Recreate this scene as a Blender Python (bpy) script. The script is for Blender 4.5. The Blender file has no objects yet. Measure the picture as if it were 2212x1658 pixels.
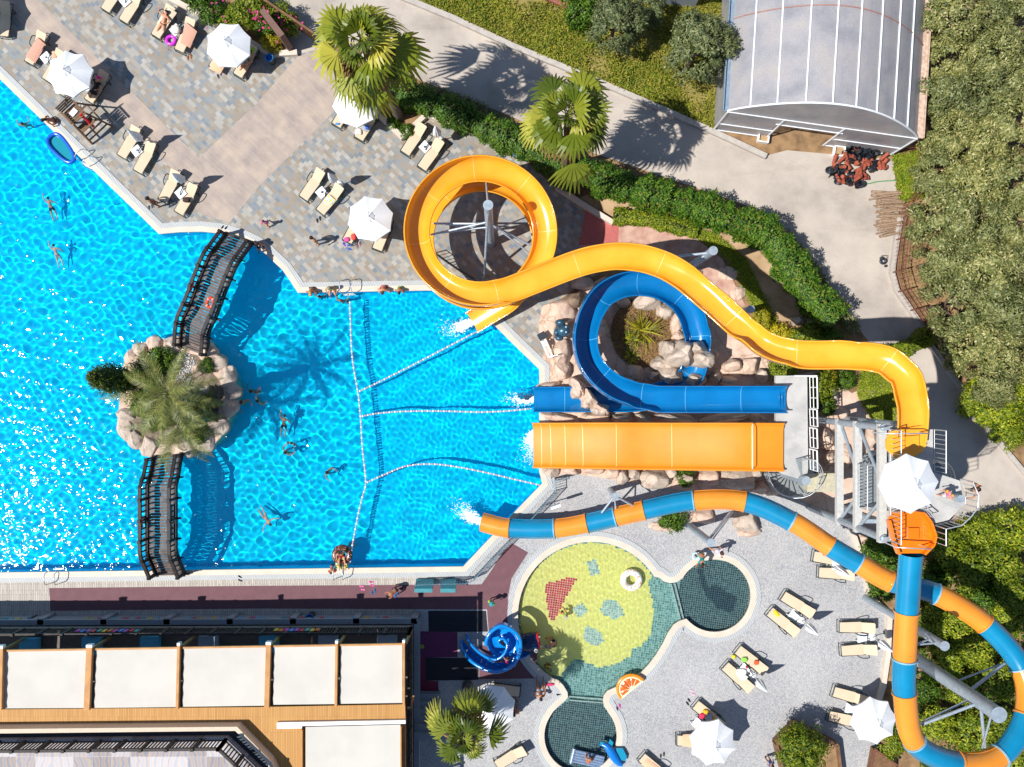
import bpy, math, random
import numpy as np
from mathutils import Vector, Matrix, geometry, noise
R = math.radians
PI = math.pi
rnd = random.Random(11)
nrg = np.random.default_rng(5)
scene = bpy.context.scene
COL = scene.collection
# ------------------------------------------------------------------ plan coordinates
# drone survey: 38 plan units per metre on the ground, the drone 48 m above the origin
H, S, CX, CY = 48.0, 38.0, 1106.0, 829.0


def G(x, y, z=0.0):
    k = (H - z) / H / S
    return Vector(((x - CX) * k, (CY - y) * k, z))


def GT(x, y, z=0.0):
    return Vector(((x - CX) / S, (CY - y) / S, z))


def T(c, r, x, y):
    return (552.75 * c + x / 4.0, (0.0, 414.75, 829.4, 1243.0)[r] + y / 4.0)


def TG(c, r, x, y, z=0.0):
    return G(*T(c, r, x, y), z)


def g2(pts, z=0.0):
    return [tuple(G(x, y, z).xy) for x, y in pts]


SUN_EL = R(55)
SUN_TO = Vector((-0.961 * math.cos(SUN_EL), -0.277 * math.cos(SUN_EL), math.sin(SUN_EL)))

# ------------------------------------------------------------------ materials
def srgb(h):
    h = h.lstrip('#')
    out = []
    for i in (0, 2, 4):
        c = int(h[i:i + 2], 16) / 255
        out.append(c / 12.92 if c <= 0.04045 else ((c + 0.055) / 1.055) ** 2.4)
    return (*out, 1.0)


def lin(c):
    return srgb(c) if isinstance(c, str) else (*c[:3], 1.0)


class NT:
    def __init__(self, name):
        self.m = bpy.data.materials.new(name)
        self.m.use_nodes = True
        self.t = self.m.node_tree
        self.p = self.t.nodes['Principled BSDF']
        self.out = self.t.nodes['Material Output']

    def n(self, kind, **kw):
        nd = self.t.nodes.new(kind)
        for k, v in kw.items():
            if k.startswith('i_'):
                nd.inputs[k[2:].replace('_', ' ')].default_value = v
            else:
                setattr(nd, k, v)
        return nd

    def l(self, a, b):
        self.t.links.new(a, b)

    def coord(self, scale=(1, 1, 1), rz=0.0):
        tc = self.n('ShaderNodeTexCoord')
        mp = self.n('ShaderNodeMapping')
        mp.inputs['Scale'].default_value = scale
        mp.inputs['Rotation'].default_value = (0, 0, rz)
        self.l(tc.outputs['Object'], mp.inputs['Vector'])
        return mp.outputs['Vector']

    def noise(self, vec, scale, detail=4.0, rough=.55):
        nd = self.n('ShaderNodeTexNoise')
        nd.inputs['Scale'].default_value = scale
        nd.inputs['Detail'].default_value = detail
        nd.inputs['Roughness'].default_value = rough
        if vec is not None:
            self.l(vec, nd.inputs['Vector'])
        return nd.outputs['Fac']

    def ramp(self, fac, stops, interp='LINEAR'):
        nd = self.n('ShaderNodeValToRGB')
        cr = nd.color_ramp
        cr.interpolation = interp
        while len(cr.elements) > 1:
            cr.elements.remove(cr.elements[-1])
        cr.elements[0].position = stops[0][0]
        cr.elements[0].color = lin(stops[0][1])
        for p, c in stops[1:]:
            e = cr.elements.new(p)
            e.color = lin(c)
        self.l(fac, nd.inputs['Fac'])
        return nd.outputs['Color']

    def mix(self, fac, a, b, mode='MIX'):
        nd = self.n('ShaderNodeMix', data_type='RGBA', blend_type=mode)
        for s, v in ((nd.inputs[0], fac), (nd.inputs[6], a), (nd.inputs[7], b)):
            if hasattr(v, 'is_linked'):
                self.l(v, s)
            elif isinstance(v, (int, float)):
                s.default_value = v
            else:
                s.default_value = lin(v)
        return nd.outputs[2]

    def bump(self, h, strength=.3, dist=.02):
        nd = self.n('ShaderNodeBump')
        nd.inputs['Strength'].default_value = strength
        nd.inputs['Distance'].default_value = dist
        self.l(h, nd.inputs['Height'])
        self.l(nd.outputs[0], self.p.inputs['Normal'])

    def base(self, c):
        if hasattr(c, 'is_linked'):
            self.l(c, self.p.inputs['Base Color'])
        else:
            self.p.inputs['Base Color'].default_value = lin(c)

    def set(self, rough=.6, metal=0.0, spec=.5):
        self.p.inputs['Roughness'].default_value = rough
        self.p.inputs['Metallic'].default_value = metal
        self.p.inputs['Specular IOR Level'].default_value = spec
        return self.m


MATS = {}


def plain(name, col, rough=.6, metal=0.0, var=.12, scale=6.0, bump=0.0, bscale=40.0, spec=.5, col2=None):
    """colour broken up by large soft noise; optional fine bump"""
    if name in MATS:
        return MATS[name]
    k = NT(name)
    c = lin(col)
    c2 = lin(col2) if col2 else tuple(v * (1 - var * 2) for v in c[:3]) + (1,)
    v = k.coord()
    f = k.noise(v, scale, 5)
    k.base(k.ramp(f, [(.3, c2), (.62, c)]))
    if bump:
        k.bump(k.noise(v, bscale, 3), bump)
    MATS[name] = k.set(rough, metal, spec)
    return MATS[name]


def rockmat(name, col, col2):
    k = NT(name)
    v = k.coord()
    f = k.noise(v, 1.4, 8, .65)
    c = k.ramp(f, [(.3, col2), (.62, col)])
    vo = k.n('ShaderNodeTexVoronoi', feature='DISTANCE_TO_EDGE')
    vo.inputs['Scale'].default_value = .48
    ds = k.n('ShaderNodeVectorMath', operation='ADD')
    nz = k.n('ShaderNodeTexNoise')
    nz.inputs['Scale'].default_value = 1.6
    nz.inputs['Detail'].default_value = 6
    k.l(v, nz.inputs['Vector'])
    k.l(v, ds.inputs[0])
    k.l(nz.outputs['Color'], ds.inputs[1])
    k.l(ds.outputs[0], vo.inputs['Vector'])
    cr_ = k.ramp(vo.outputs['Distance'], [(0, (.66, .62, .60)), (.03, (1, 1, 1))])
    c = k.mix(1.0, c, cr_, 'MULTIPLY')
    c = k.mix(k.ramp(k.noise(v, .55, 4), [(.5, (0, 0, 0)), (.7, (.5, .5, .5))]), c, k.mix(1.0, c, (.82, .79, .76), 'MULTIPLY'))
    k.base(c)
    k.bump(k.noise(v, 5, 10, .7), .8, .06)
    return k.set(.9)


def leafmat(name, stops, trans=.3, rough=.55):
    if name in MATS:
        return MATS[name]
    k = NT(name)
    gn = k.n('ShaderNodeNewGeometry')
    c = k.ramp(gn.outputs['Random Per Island'], stops)
    oi = k.n('ShaderNodeObjectInfo')
    c = k.mix(1.0, c, k.ramp(oi.outputs['Random'], [(0, (.70, .74, .72)), (.5, (.92, .92, .9)), (1, (1.14, 1.08, .98))]), 'MULTIPLY')
    tc = k.n('ShaderNodeTexCoord')
    f = k.noise(tc.outputs['Object'], .9, 2)
    c = k.mix(k.ramp(f, [(.35, (0, 0, 0)), (.65, (.55, .55, .55))]), c, k.mix(1.0, c, (.62, .70, .55), 'MULTIPLY'))
    k.base(c)
    k.set(rough, 0, .35)
    tr = k.n('ShaderNodeBsdfTranslucent')
    k.l(c, tr.inputs[0])
    mx = k.n('ShaderNodeMixShader')
    mx.inputs[0].default_value = trans
    k.l(k.p.outputs[0], mx.inputs[1])
    k.l(tr.outputs[0], mx.inputs[2])
    k.l(mx.outputs[0], k.out.inputs[0])
    MATS[name] = k.m
    return k.m


# ------------------------------------------------------------------ mesh building
class MB:
    def __init__(self):
        self.v, self.f, self.mi, self.sm = [], [], [], []
        self.cur = 0

    def add(self, vs, fs, smooth=False):
        b = len(self.v)
        self.v += [tuple(p) for p in vs]
        for f in fs:
            self.f.append([b + i for i in f])
            self.mi.append(self.cur)
            self.sm.append(smooth)
        return self

    def obox(self, c, ax, ay, az):
        c, ax, ay, az = map(Vector, (c, ax, ay, az))
        vs = [c + ax * i + ay * j + az * k for k in (-1, 1) for j in (-1, 1) for i in (-1, 1)]
        return self.add(vs, [(0, 2, 3, 1), (4, 5, 7, 6), (0, 1, 5, 4), (2, 6, 7, 3), (0, 4, 6, 2), (1, 3, 7, 5)])

    def box(self, c, s, rz=0.0):
        m = Matrix.Rotation(rz, 3, 'Z')
        return self.obox(c, m @ Vector((s[0] / 2, 0, 0)), m @ Vector((0, s[1] / 2, 0)), Vector((0, 0, s[2] / 2)))

    def bar(self, p, q, w, h, up=(0, 0, 1)):
        p, q, up = Vector(p), Vector(q), Vector(up)
        d = q - p
        if d.length < 1e-6:
            return self
        t = d.normalized()
        s = t.cross(up)
        if s.length < 1e-3:
            s = t.cross(Vector((1, 0, 0)))
        s.normalize()
        u = s.cross(t)
        return self.obox((p + q) / 2, d / 2, s * w / 2, u * h / 2)

    def tube(self, pts, r, n=8, closed=False, cap=True):
        pts = [Vector(p) for p in pts]
        m = len(pts)
        rs = r if isinstance(r, (list, tuple)) else [r] * m
        vs = []
        ref = None
        for i, p in enumerate(pts):
            a = pts[(i - 1) % m] if (closed or i > 0) else p
            b = pts[(i + 1) % m] if (closed or i < m - 1) else p
            t = (b - a).normalized()
            if ref is None:
                ref = Vector((0, 0, 1)) if abs(t.z) < .9 else Vector((1, 0, 0))
            s = t.cross(ref)
            if s.length < 1e-4:
                s = t.cross(Vector((0, 1, 0)))
            s.normalize()
            u = s.cross(t).normalized()
            ref = u
            for k in range(n):
                an = 2 * PI * k / n
                vs.append(p + (s * math.cos(an) + u * math.sin(an)) * rs[i])
        fs = []
        for i in range(m if closed else m - 1):
            a, b = i * n, ((i + 1) % m) * n
            for k in range(n):
                k2 = (k + 1) % n
                fs.append((a + k, a + k2, b + k2, b + k))
        self.add(vs, fs, n > 4)
        if cap and not closed:
            self.add(vs[:n], [tuple(range(n))[::-1]])
            self.add(vs[-n:], [tuple(range(n))])
        return self

    def cyl(self, c, r, h, n=16, r2=None):
        c = Vector(c)
        return self.tube([c, c + Vector((0, 0, h))], [r, r if r2 is None else r2], n)

    def lathe(self, c, prof, n=20):
        c = Vector(c)
        vs = [c + Vector((r * math.cos(2 * PI * k / n), r * math.sin(2 * PI * k / n), z)) for r, z in prof for k in range(n)]
        fs = [(i * n + k, i * n + (k + 1) % n, (i + 1) * n + (k + 1) % n, (i + 1) * n + k)
              for i in range(len(prof) - 1) for k in range(n)]
        return self.add(vs, fs, True)

    def torus(self, c, rx, ry, rt, n=28, m=8, rz=0.0, mat=None, flat=1.0):
        vs, fs = [], []
        for i in range(n):
            a = 2 * PI * i / n
            for j in range(m):
                b = 2 * PI * j / m
                p = Vector(((rx + rt * math.cos(b)) * math.cos(a), (ry + rt * math.cos(b)) * math.sin(a), rt * flat * math.sin(b)))
                if mat is not None:
                    p = mat @ p
                else:
                    p = Matrix.Rotation(rz, 3, 'Z') @ p
                vs.append(Vector(c) + p)
                fs.append((i * m + j, ((i + 1) % n) * m + j, ((i + 1) % n) * m + (j + 1) % m, i * m + (j + 1) % m))
        return self.add(vs, fs, True)

    def prism(self, out, z0, z1, bottom=True):
        n = len(out)
        area = sum(out[i][0] * out[(i + 1) % n][1] - out[(i + 1) % n][0] * out[i][1] for i in range(n))
        if area < 0:
            out = out[::-1]
        lo = [(x, y, z0) for x, y in out]
        hi = [(x, y, z1) for x, y in out]
        for i in range(n):
            j = (i + 1) % n
            self.add([lo[i], lo[j], hi[j], hi[i]], [(0, 1, 2, 3)])
        tris = geometry.tessellate_polygon([[Vector((x, y, 0)) for x, y in out]])
        for tri in tris:
            self._tri([hi[i] for i in tri], True)
            if bottom:
                self._tri([lo[i] for i in tri], False)
        return self

    def _tri(self, p, upward):
        a, b, c = map(Vector, p)
        up = (b - a).cross(c - a).z > 0
        self.add([a, b, c] if up == upward else [a, c, b], [(0, 1, 2)])

    def sheet(self, outer, holes=(), z=0.0):
        loops = [[Vector((x, y, 0)) for x, y in L] for L in [outer, *holes]]
        flat = [p for L in loops for p in L]
        vs = [(p.x, p.y, z) for p in flat]
        fs = []
        for t in geometry.tessellate_polygon(loops):
            a, b, c = (flat[i] for i in t)
            fs.append(tuple(t) if (b - a).cross(c - a).z > 0 else (t[0], t[2], t[1]))
        return self.add(vs, fs)

    def ell(self, c, r, n=12, m=8, mat=None):
        vs, fs = [], []
        c = Vector(c)
        for i in range(m + 1):
            th = PI * i / m
            for k in range(n):
                p = Vector((r[0] * math.sin(th) * math.cos(2 * PI * k / n), r[1] * math.sin(th) * math.sin(2 * PI * k / n), r[2] * math.cos(th)))
                if mat is not None:
                    p = mat @ p
                vs.append(c + p)
        for i in range(m):
            for k in range(n):
                fs.append((i * n + k, (i + 1) * n + k, (i + 1) * n + (k + 1) % n, i * n + (k + 1) % n))
        return self.add(vs, fs, True)

    def build(self, name, mats, parent=None, local=False, origin=None):
        if not isinstance(mats, (list, tuple)):
            mats = [mats]
        off = Vector((0, 0, 0))
        if origin is not None:
            off = Vector(origin)
        elif parent is not None and not local:
            off = wl(parent)
        elif parent is None and not local:
            n = max(1, len(self.v))
            off = Vector((sum(p[0] for p in self.v) / n, sum(p[1] for p in self.v) / n, min((p[2] for p in self.v), default=0)))
            off = Vector((0, 0, 0)) if origin is None and len(self.v) > 60000 else off
        me = bpy.data.meshes.new(name)
        me.from_pydata([(a - off.x, b - off.y, c - off.z) for a, b, c in self.v], [], self.f)
        for m in mats:
            me.materials.append(m)
        me.polygons.foreach_set('material_index', self.mi)
        me.polygons.foreach_set('use_smooth', self.sm)
        me.update()
        o = bpy.data.objects.new(name, me)
        COL.objects.link(o)
        if parent is not None:
            o.parent = parent
        if not local and parent is None:
            o.location = off
        return o


def wl(o):
    v = Vector((0, 0, 0))
    while o is not None:
        v += o.location
        o = o.parent
    return v


def npmesh(name, V, F, mats, parent=None, smooth=False, mi=None):
    """V (n,3) world coordinates, F (m,4) quads"""
    off = wl(parent) if parent is not None else Vector((0, 0, 0))
    V = np.asarray(V, np.float64) - np.array(off)
    F = np.asarray(F, np.int32)
    me = bpy.data.meshes.new(name)
    me.vertices.add(len(V))
    me.vertices.foreach_set('co', V.astype(np.float32).ravel())
    w = F.shape[1]
    me.loops.add(F.size)
    me.loops.foreach_set('vertex_index', F.ravel())
    me.polygons.add(len(F))
    me.polygons.foreach_set('loop_start', np.arange(len(F), dtype=np.int32) * w)
    me.polygons.foreach_set('loop_total', np.full(len(F), w, np.int32))
    for m in (mats if isinstance(mats, (list, tuple)) else [mats]):
        me.materials.append(m)
    if mi is not None:
        me.polygons.foreach_set('material_index', np.asarray(mi, np.int32))
    me.polygons.foreach_set('use_smooth', np.full(len(F), bool(smooth)))
    me.update(calc_edges=True)
    o = bpy.data.objects.new(name, me)
    COL.objects.link(o)
    if parent is not None:
        o.parent = parent
    return o


def tag(o, label=None, cat=None, group=None, kind=None):
    if label:
        o['label'] = label
    if cat:
        o['category'] = cat
    if group:
        o['group'] = group
    if kind:
        o['kind'] = kind
    return o


def thing(name, loc, label, cat, group=None, rz=0.0):
    o = bpy.data.objects.new(name, None)
    COL.objects.link(o)
    o.empty_display_size = .3
    o.location = loc
    o.rotation_euler = (0, 0, rz)
    return tag(o, label, cat, group)


def struct(o):
    o['kind'] = 'structure'
    return o


def dup(root, loc=None, rz=None, label=None, group=None, parent=None, scale=None):
    c = root.copy()
    COL.objects.link(c)
    if parent is not None:
        c.parent = parent
    for ch in list(root.children):
        dup(ch, parent=c)
    if loc is not None:
        c.location = loc
    if rz is not None:
        c.rotation_euler = (0, 0, rz)
    if scale is not None:
        c.scale = (scale,) * 3
    if label:
        c['label'] = label
    if group:
        c['group'] = group
    return c


def cr(pts, n=8, closed=False):
    """Catmull-Rom through points of any dimension"""
    P = [np.array(p, float) for p in pts]
    m = len(P)
    out = []
    for i in range(m if closed else m - 1):
        p1, p2 = P[i], P[(i + 1) % m]
        p0 = P[i - 1] if (closed or i > 0) else 2 * p1 - p2
        p3 = P[(i + 2) % m] if (closed or i + 2 < m) else 2 * p2 - p1
        for k in range(n):
            t = k / n
            out.append(.5 * (2 * p1 + (p2 - p0) * t + (2 * p0 - 5 * p1 + 4 * p2 - p3) * t * t + (3 * p1 - p0 - 3 * p2 + p3) * t ** 3))
    if not closed:
        out.append(P[-1])
    return out


def offset(poly, d):
    """offset a closed 2D loop outward (d>0), mitred"""
    n = len(poly)
    area = sum(poly[i][0] * poly[(i + 1) % n][1] - poly[(i + 1) % n][0] * poly[i][1] for i in range(n))
    sg = 1 if area > 0 else -1
    out = []
    for i in range(n):
        p0, p1, p2 = Vector(poly[i - 1]), Vector(poly[i]), Vector(poly[(i + 1) % n])
        a = (p1 - p0).normalized()
        b = (p2 - p1).normalized()
        na, nb = Vector((a.y, -a.x)) * sg, Vector((b.y, -b.x)) * sg
        m = (na + nb)
        if m.length < 1e-5:
            m = na
        m.normalize()
        k = max(.4, m.dot(na))
        out.append(tuple(p1 + m * d / k))
    return out


def inside(poly, X, Y):
    px = np.array([p[0] for p in poly]); py = np.array([p[1] for p in poly])
    r = np.zeros(X.shape, bool)
    j = len(px) - 1
    for i in range(len(px)):
        c = ((py[i] > Y) != (py[j] > Y)) & (X < (px[j] - px[i]) * (Y - py[i]) / (py[j] - py[i] + 1e-12) + px[i])
        r ^= c
        j = i
    return r


def arc(cx, cy, r, a0, a1, n):
    return [(cx + r * math.cos(R(a0 + (a1 - a0) * i / n)), cy + r * math.sin(R(a0 + (a1 - a0) * i / n))) for i in range(n + 1)]


# ------------------------------------------------------------------ ground materials
def m_stone_deck():
    k = NT('stone_deck')
    v = k.coord(rz=R(45))
    b = k.n('ShaderNodeTexBrick', offset=.5, squash=1.0)
    b.inputs['Scale'].default_value = 1.0
    b.inputs['Brick Width'].default_value = .30
    b.inputs['Row Height'].default_value = .215
    b.inputs['Mortar Size'].default_value = .004
    b.inputs['Color1'].default_value = (0, 0, 0, 1)
    b.inputs['Color2'].default_value = (1, 1, 1, 1)
    b.inputs['Mortar'].default_value = (.5, .5, .5, 1)
    k.l(v, b.inputs['Vector'])
    n = k.noise(v, 2.3, 4)
    big = k.noise(v, .22, 2)
    c = k.ramp(b.outputs['Color'], [(0, '#858d92'), (.14, '#a8a59f'), (.30, '#958b80'), (.42, '#9e9991'), (.52, '#898e91'),
                                    (.62, '#928677'), (.74, '#78848f'), (.82, '#b2b0ab'), (.90, '#9a9388'), (.96, '#6f7d8a')], 'CONSTANT')
    c = k.mix(k.ramp(n, [(.3, (.0, .0, .0)), (.7, (.35, .35, .35))]), c, '#a19584')
    c = k.mix(k.ramp(big, [(.40, (0, 0, 0)), (.62, (.4, .4, .4))]), c, k.mix(1.0, c, (.92, .84, .72), 'MULTIPLY'))
    c = k.mix(b.outputs['Fac'], c, '#a09a90')
    c = k.mix(1.0, c, (.87, .87, .86), 'MULTIPLY')
    k.base(c)
    k.bump(k.noise(v, 30, 3), .15)
    return k.set(.65)


def m_planks():
    k = NT('plank_paving')
    v = k.coord(rz=R(43))
    b = k.n('ShaderNodeTexBrick', offset=.37)
    b.inputs['Brick Width'].default_value = 1.6
    b.inputs['Row Height'].default_value = .105
    b.inputs['Scale'].default_value = 1.0
    b.inputs['Mortar Size'].default_value = .010
    b.inputs['Color1'].default_value = lin('#a0928a')
    b.inputs['Color2'].default_value = lin('#94877f')
    b.inputs['Mortar'].default_value = lin('#8d7f77')
    k.l(v, b.inputs['Vector'])
    n = k.noise(v, 1.1, 4)
    k.base(k.mix(k.ramp(n, [(.35, (0, 0, 0)), (.7, (.5, .5, .5))]), b.outputs['Color'], '#c9b49c'))
    return k.set(.75)


def m_planks_v():
    k = NT('plank_paving_shore')
    v = k.coord(rz=R(90))
    b = k.n('ShaderNodeTexBrick', offset=.4)
    b.inputs['Brick Width'].default_value = .6
    b.inputs['Row Height'].default_value = .105
    b.inputs['Scale'].default_value = 1.0
    b.inputs['Mortar Size'].default_value = .012
    b.inputs['Color1'].default_value = lin('#c2b8ac')
    b.inputs['Color2'].default_value = lin('#a9a197')
    b.inputs['Mortar'].default_value = lin('#7d766f')
    k.l(v, b.inputs['Vector'])
    k.base(b.outputs['Color'])
    return k.set(.75)


def m_concrete(name, a, b2, c3, sc=.35):
    k = NT(name)
    v = k.coord()
    f1 = k.noise(v, sc, 6, .6)
    f2 = k.noise(v, 14, 4)
    c = k.ramp(f1, [(.3, a), (.5, b2), (.7, c3)])
    c = k.mix(k.ramp(f2, [(.45, (0, 0, 0)), (.75, (.25, .25, .25))]), c, k.mix(1.0, c, (.7, .68, .66), 'MULTIPLY'))
    b = k.n('ShaderNodeTexBrick', offset=.3)
    for nm, vv in (('Brick Width', 4.6), ('Row Height', 3.7), ('Scale', 1.0), ('Mortar Size', .014)):
        b.inputs[nm].default_value = vv
    k.l(k.coord(rz=R(27)), b.inputs['Vector'])
    c = k.mix(b.outputs['Fac'], c, k.mix(1.0, c, (.9, .89, .88), 'MULTIPLY'))
    st = k.noise(k.coord((.35, 1.6, 1), R(25)), .5, 6, .7)
    c = k.mix(k.ramp(st, [(.55, (0, 0, 0)), (.72, (.55, .55, .55))]), c, k.mix(1.0, c, (.74, .72, .70), 'MULTIPLY'))
    k.base(c)
    k.bump(f2, .1)
    return k.set(.85)


def m_pebble():
    k = NT('pebble_paving')
    v = k.coord()
    vo = k.n('ShaderNodeTexVoronoi')
    vo.inputs['Scale'].default_value = 26
    k.l(v, vo.inputs['Vector'])
    sep = k.n('ShaderNodeSeparateColor')
    k.l(vo.outputs['Color'], sep.inputs[0])
    c = k.ramp(sep.outputs[0], [(0, '#868c93'), (.14, '#aeaba8'), (.45, '#a09f9e'), (.62, '#b9b6b2'), (.8, '#8f9195'), (.93, '#8c8d91')], 'CONSTANT')
    f = k.noise(v, .5, 4)
    c = k.mix(k.ramp(f, [(.35, (0, 0, 0)), (.7, (.4, .4, .4))]), c, '#b1aeaa')
    c = k.mix(1.0, c, k.ramp(k.noise(v, .23, 6, .65), [(.35, (.86, .86, .87)), (.6, (1.03, 1.03, 1.03))]), 'MULTIPLY')
    k.base(c)
    k.bump(vo.outputs['Distance'], .25, .01)
    return k.set(.8)


def m_grid(name, cols, grout, size, mortar, rough=.25):
    k = NT(name)
    v = k.coord(rz=R(8))
    b = k.n('ShaderNodeTexBrick', offset=0.0)
    b.inputs['Scale'].default_value = 1.0
    b.inputs['Brick Width'].default_value = size
    b.inputs['Row Height'].default_value = size
    b.inputs['Mortar Size'].default_value = mortar
    b.inputs['Color1'].default_value = (0, 0, 0, 1)
    b.inputs['Color2'].default_value = (1, 1, 1, 1)
    k.l(v, b.inputs['Vector'])
    n = len(cols)
    c = k.ramp(b.outputs['Color'], [(i / n, q) for i, q in enumerate(cols)], 'CONSTANT')
    k.base(k.mix(b.outputs['Fac'], c, grout))
    return k.set(rough)


def m_coping(name, c1, c2, line, period=None, ang=0.0):
    k = NT(name)
    v = k.coord(rz=ang)
    f = k.noise(v, 1.4, 5)
    c = k.ramp(f, [(.3, c2), (.65, c1)])
    if period:
        b = k.n('ShaderNodeTexBrick', offset=0.0)
        b.inputs['Scale'].default_value = 1.0
        b.inputs['Brick Width'].default_value = period
        b.inputs['Row Height'].default_value = 50.0
        b.inputs['Mortar Size'].default_value = period * .2
        k.l(v, b.inputs['Vector'])
        c = k.mix(b.outputs['Fac'], c, line)
    k.base(c)
    return k.set(.6)


def m_water():
    k = NT('pool_water')
    k.t.nodes.remove(k.p)
    rf = k.n('ShaderNodeBsdfRefraction')
    rf.inputs['Roughness'].default_value = 0.0
    rf.inputs['IOR'].default_value = 1.33
    gl = k.n('ShaderNodeBsdfGlossy')
    gl.inputs['Roughness'].default_value = .045
    v = k.coord()
    rip = k.noise(v, 3.4, 1, .5)
    gust = k.ramp(k.noise(v, .33, 3), [(.38, (.25, .25, .25)), (.62, (1, 1, 1))])
    bp = k.n('ShaderNodeBump')
    bp.inputs['Distance'].default_value = .034
    k.l(gust, bp.inputs['Strength'])
    k.l(rip, bp.inputs['Height'])
    k.l(bp.outputs[0], gl.inputs['Normal'])
    fr = k.n('ShaderNodeFresnel')
    fr.inputs['IOR'].default_value = 1.33
    mx = k.n('ShaderNodeMixShader')
    k.l(fr.outputs[0], mx.inputs[0])
    k.l(rf.outputs[0], mx.inputs[1])
    k.l(gl.outputs[0], mx.inputs[2])
    k.l(mx.outputs[0], k.out.inputs[0])
    return k.m


def m_pool():
    k = NT('pool_tiles')
    v = k.coord()
    f = k.noise(v, .25, 3)
    k.base(k.ramp(f, [(.3, (.001, .53, .80)), (.7, (.002, .60, .88))]))
    return k.set(.6, 0, 0.0)


MAT_WATER = m_water()
MAT_POOL = m_pool()
MAT_DECK = m_stone_deck()
MAT_PLANK = m_planks()
MAT_PLANKV = m_planks_v()
MAT_ROAD = m_concrete('road_concrete', '#9a9086', '#b3a89c', '#c0b4a6')
MAT_PAD = m_concrete('pad_concrete', '#9b9b99', '#b4b2ae', '#c2beb8', .8)
MAT_PEB = m_pebble()
MAT_COPE = m_coping('coping_stone', '#d3c5b4', '#c6b7a4', '#a0988c')
MAT_GRATE = m_coping('overflow_grate', '#c3c2bd', '#b8b6b0', '#7f8b95', .085, R(20))
MAT_SOIL = plain('dry_soil', '#9a7a56', .95, col2='#6a5138', scale=1.5, bump=.4, bscale=15)
MAT_SOIL2 = plain('pale_soil', '#b79a78', .95, col2='#94754f', scale=1.2, bump=.4, bscale=18)
MAT_MAT = plain('maroon_rubber', '#6f4a50', .8, var=.08, scale=2.5, bump=.15, bscale=60)
MAT_MATD = plain('dark_rubber', '#22232b', .8, var=.1)
MAT_MATP = plain('purple_rubber', '#6e2b57', .8, var=.1)
MAT_MATR = plain('wine_rubber', '#7d2340', .8, var=.1)
MAT_ROCKP = rockmat('pink_rockwork', '#d6bca8', '#bd9f8a')
MAT_ROCKG = rockmat('grey_rockwork', '#c8b8a8', '#a89686')
MAT_ROCKD = plain('brown_rockwork', '#8b7663', .9, col2='#5d4c3e', scale=2.6, bump=.7, bscale=10)
MAT_FLAG = plain('red_flagstone', '#c2a08d', .85, col2='#a67868', scale=2.2, bump=.3, bscale=10)
MAT_STEEL = plain('galvanised_steel', '#aab6bf', .45, .35, var=.12, scale=5)
MAT_BEAM = plain('painted_beam', '#c6c4be', .5, .1, var=.08)
MAT_RAIL = plain('rail_steel', '#c8ced1', .35, .5, var=.06)
MAT_WHITE = plain('white_paint', '#e8e8e4', .5, var=.04)
MAT_FABRIC = plain('white_canvas', '#ecedee', .9, var=.03, scale=3)
MAT_DWOOD = plain('dark_timber', '#39302d', .7, col2='#231d1d', scale=5)
MAT_DECKWOOD = plain('weathered_boards', '#73665f', .8, col2='#564a46', scale=4)
MAT_WOOD = plain('brown_timber', '#7d5b3c', .75, col2='#5f432b', scale=4)
MAT_OCHRE = plain('ochre_timber', '#c08a4e', .65, col2='#a8743d', scale=1.4)

# ------------------------------------------------------------------ pool outlines (plan units)
POOL = [(-330, -138), (0, 170), (250, 414), (300, 462), (344, 505), (390, 501), (437, 500), (475, 504), (520, 516), (553, 532), (573, 547),
        (588, 562), (610, 582), (628, 607), (644, 632), (758, 630), (923, 627), (990, 630), (1068, 702), (1106, 740), (1166, 798),
        (1166, 1020), (1172, 1045), (1065, 1157), (1001, 1225), (553, 1231), (0, 1238), (-330, 1242)]
KIDS = (arc(1278, 1330, 160, 121, 328, 46) + [(1424, 1247), (1435, 1256), (1448, 1259), (1462, 1257), (1474, 1248)] +
        arc(1543, 1287, 79, 214, 500, 40) + [(1468, 1342), (1456, 1350), (1444, 1367), (1433, 1390), (1418, 1415), (1402, 1436), (1386, 1453), (1358, 1473),
         (1326, 1487), (1313, 1493), (1305, 1503), (1303, 1515), (1306, 1526), (1313, 1536)] +
        arc(1254, 1590, 79, -40, 211, 36) + [(1194, 1537), (1206, 1525), (1218, 1515), (1226, 1506), (1225, 1496), (1216, 1481), (1205, 1470)])
POOLW, KIDSW = g2(POOL), g2(KIDS)

# ground sheets -----------------------------------------------------------------
big = [(-90, -90), (90, -90), (90, 90), (-90, 90)]
ground = struct(MB().sheet(big, [POOLW, KIDSW], -.03).build('ground', MAT_SOIL, origin=(0, 0, 0)))
i0, i1 = POOL.index((-330, -138)), POOL.index((1166, 798))
deck_out = [(-330, -138), (-330, -330), (300, -330), (362, 0), (472, 57), (592, 122), (640, 118), (715, 101), (760, 180), (818, 252), (869, 300), (922, 252), (1105, 322),
            (1213, 415), (1321, 481), (1335, 560), (1250, 620), (1190, 660), (1190, 790), (1166, 798)] + POOL[i0 + 1:i1][::-1]
stone_deck = struct(MB().sheet(g2(deck_out), (), 0.0).build('stone_deck', MAT_DECK, origin=(0, 0, 0)))
mb = MB()
mb.sheet(g2([(-60, -70), (10, -80), (82, 0), (250, 166), (430, 342), (553, 226), (643, 122), (700, 107), (735, 140), (738, 225), (553, 410), (496, 481), (440, 466), (398, 430), (372, 366), (272, 265), (55, 60)]), (), .004)
struct(mb.build('plank_walkway', MAT_PLANK, origin=(0, 0, 0)))
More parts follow.
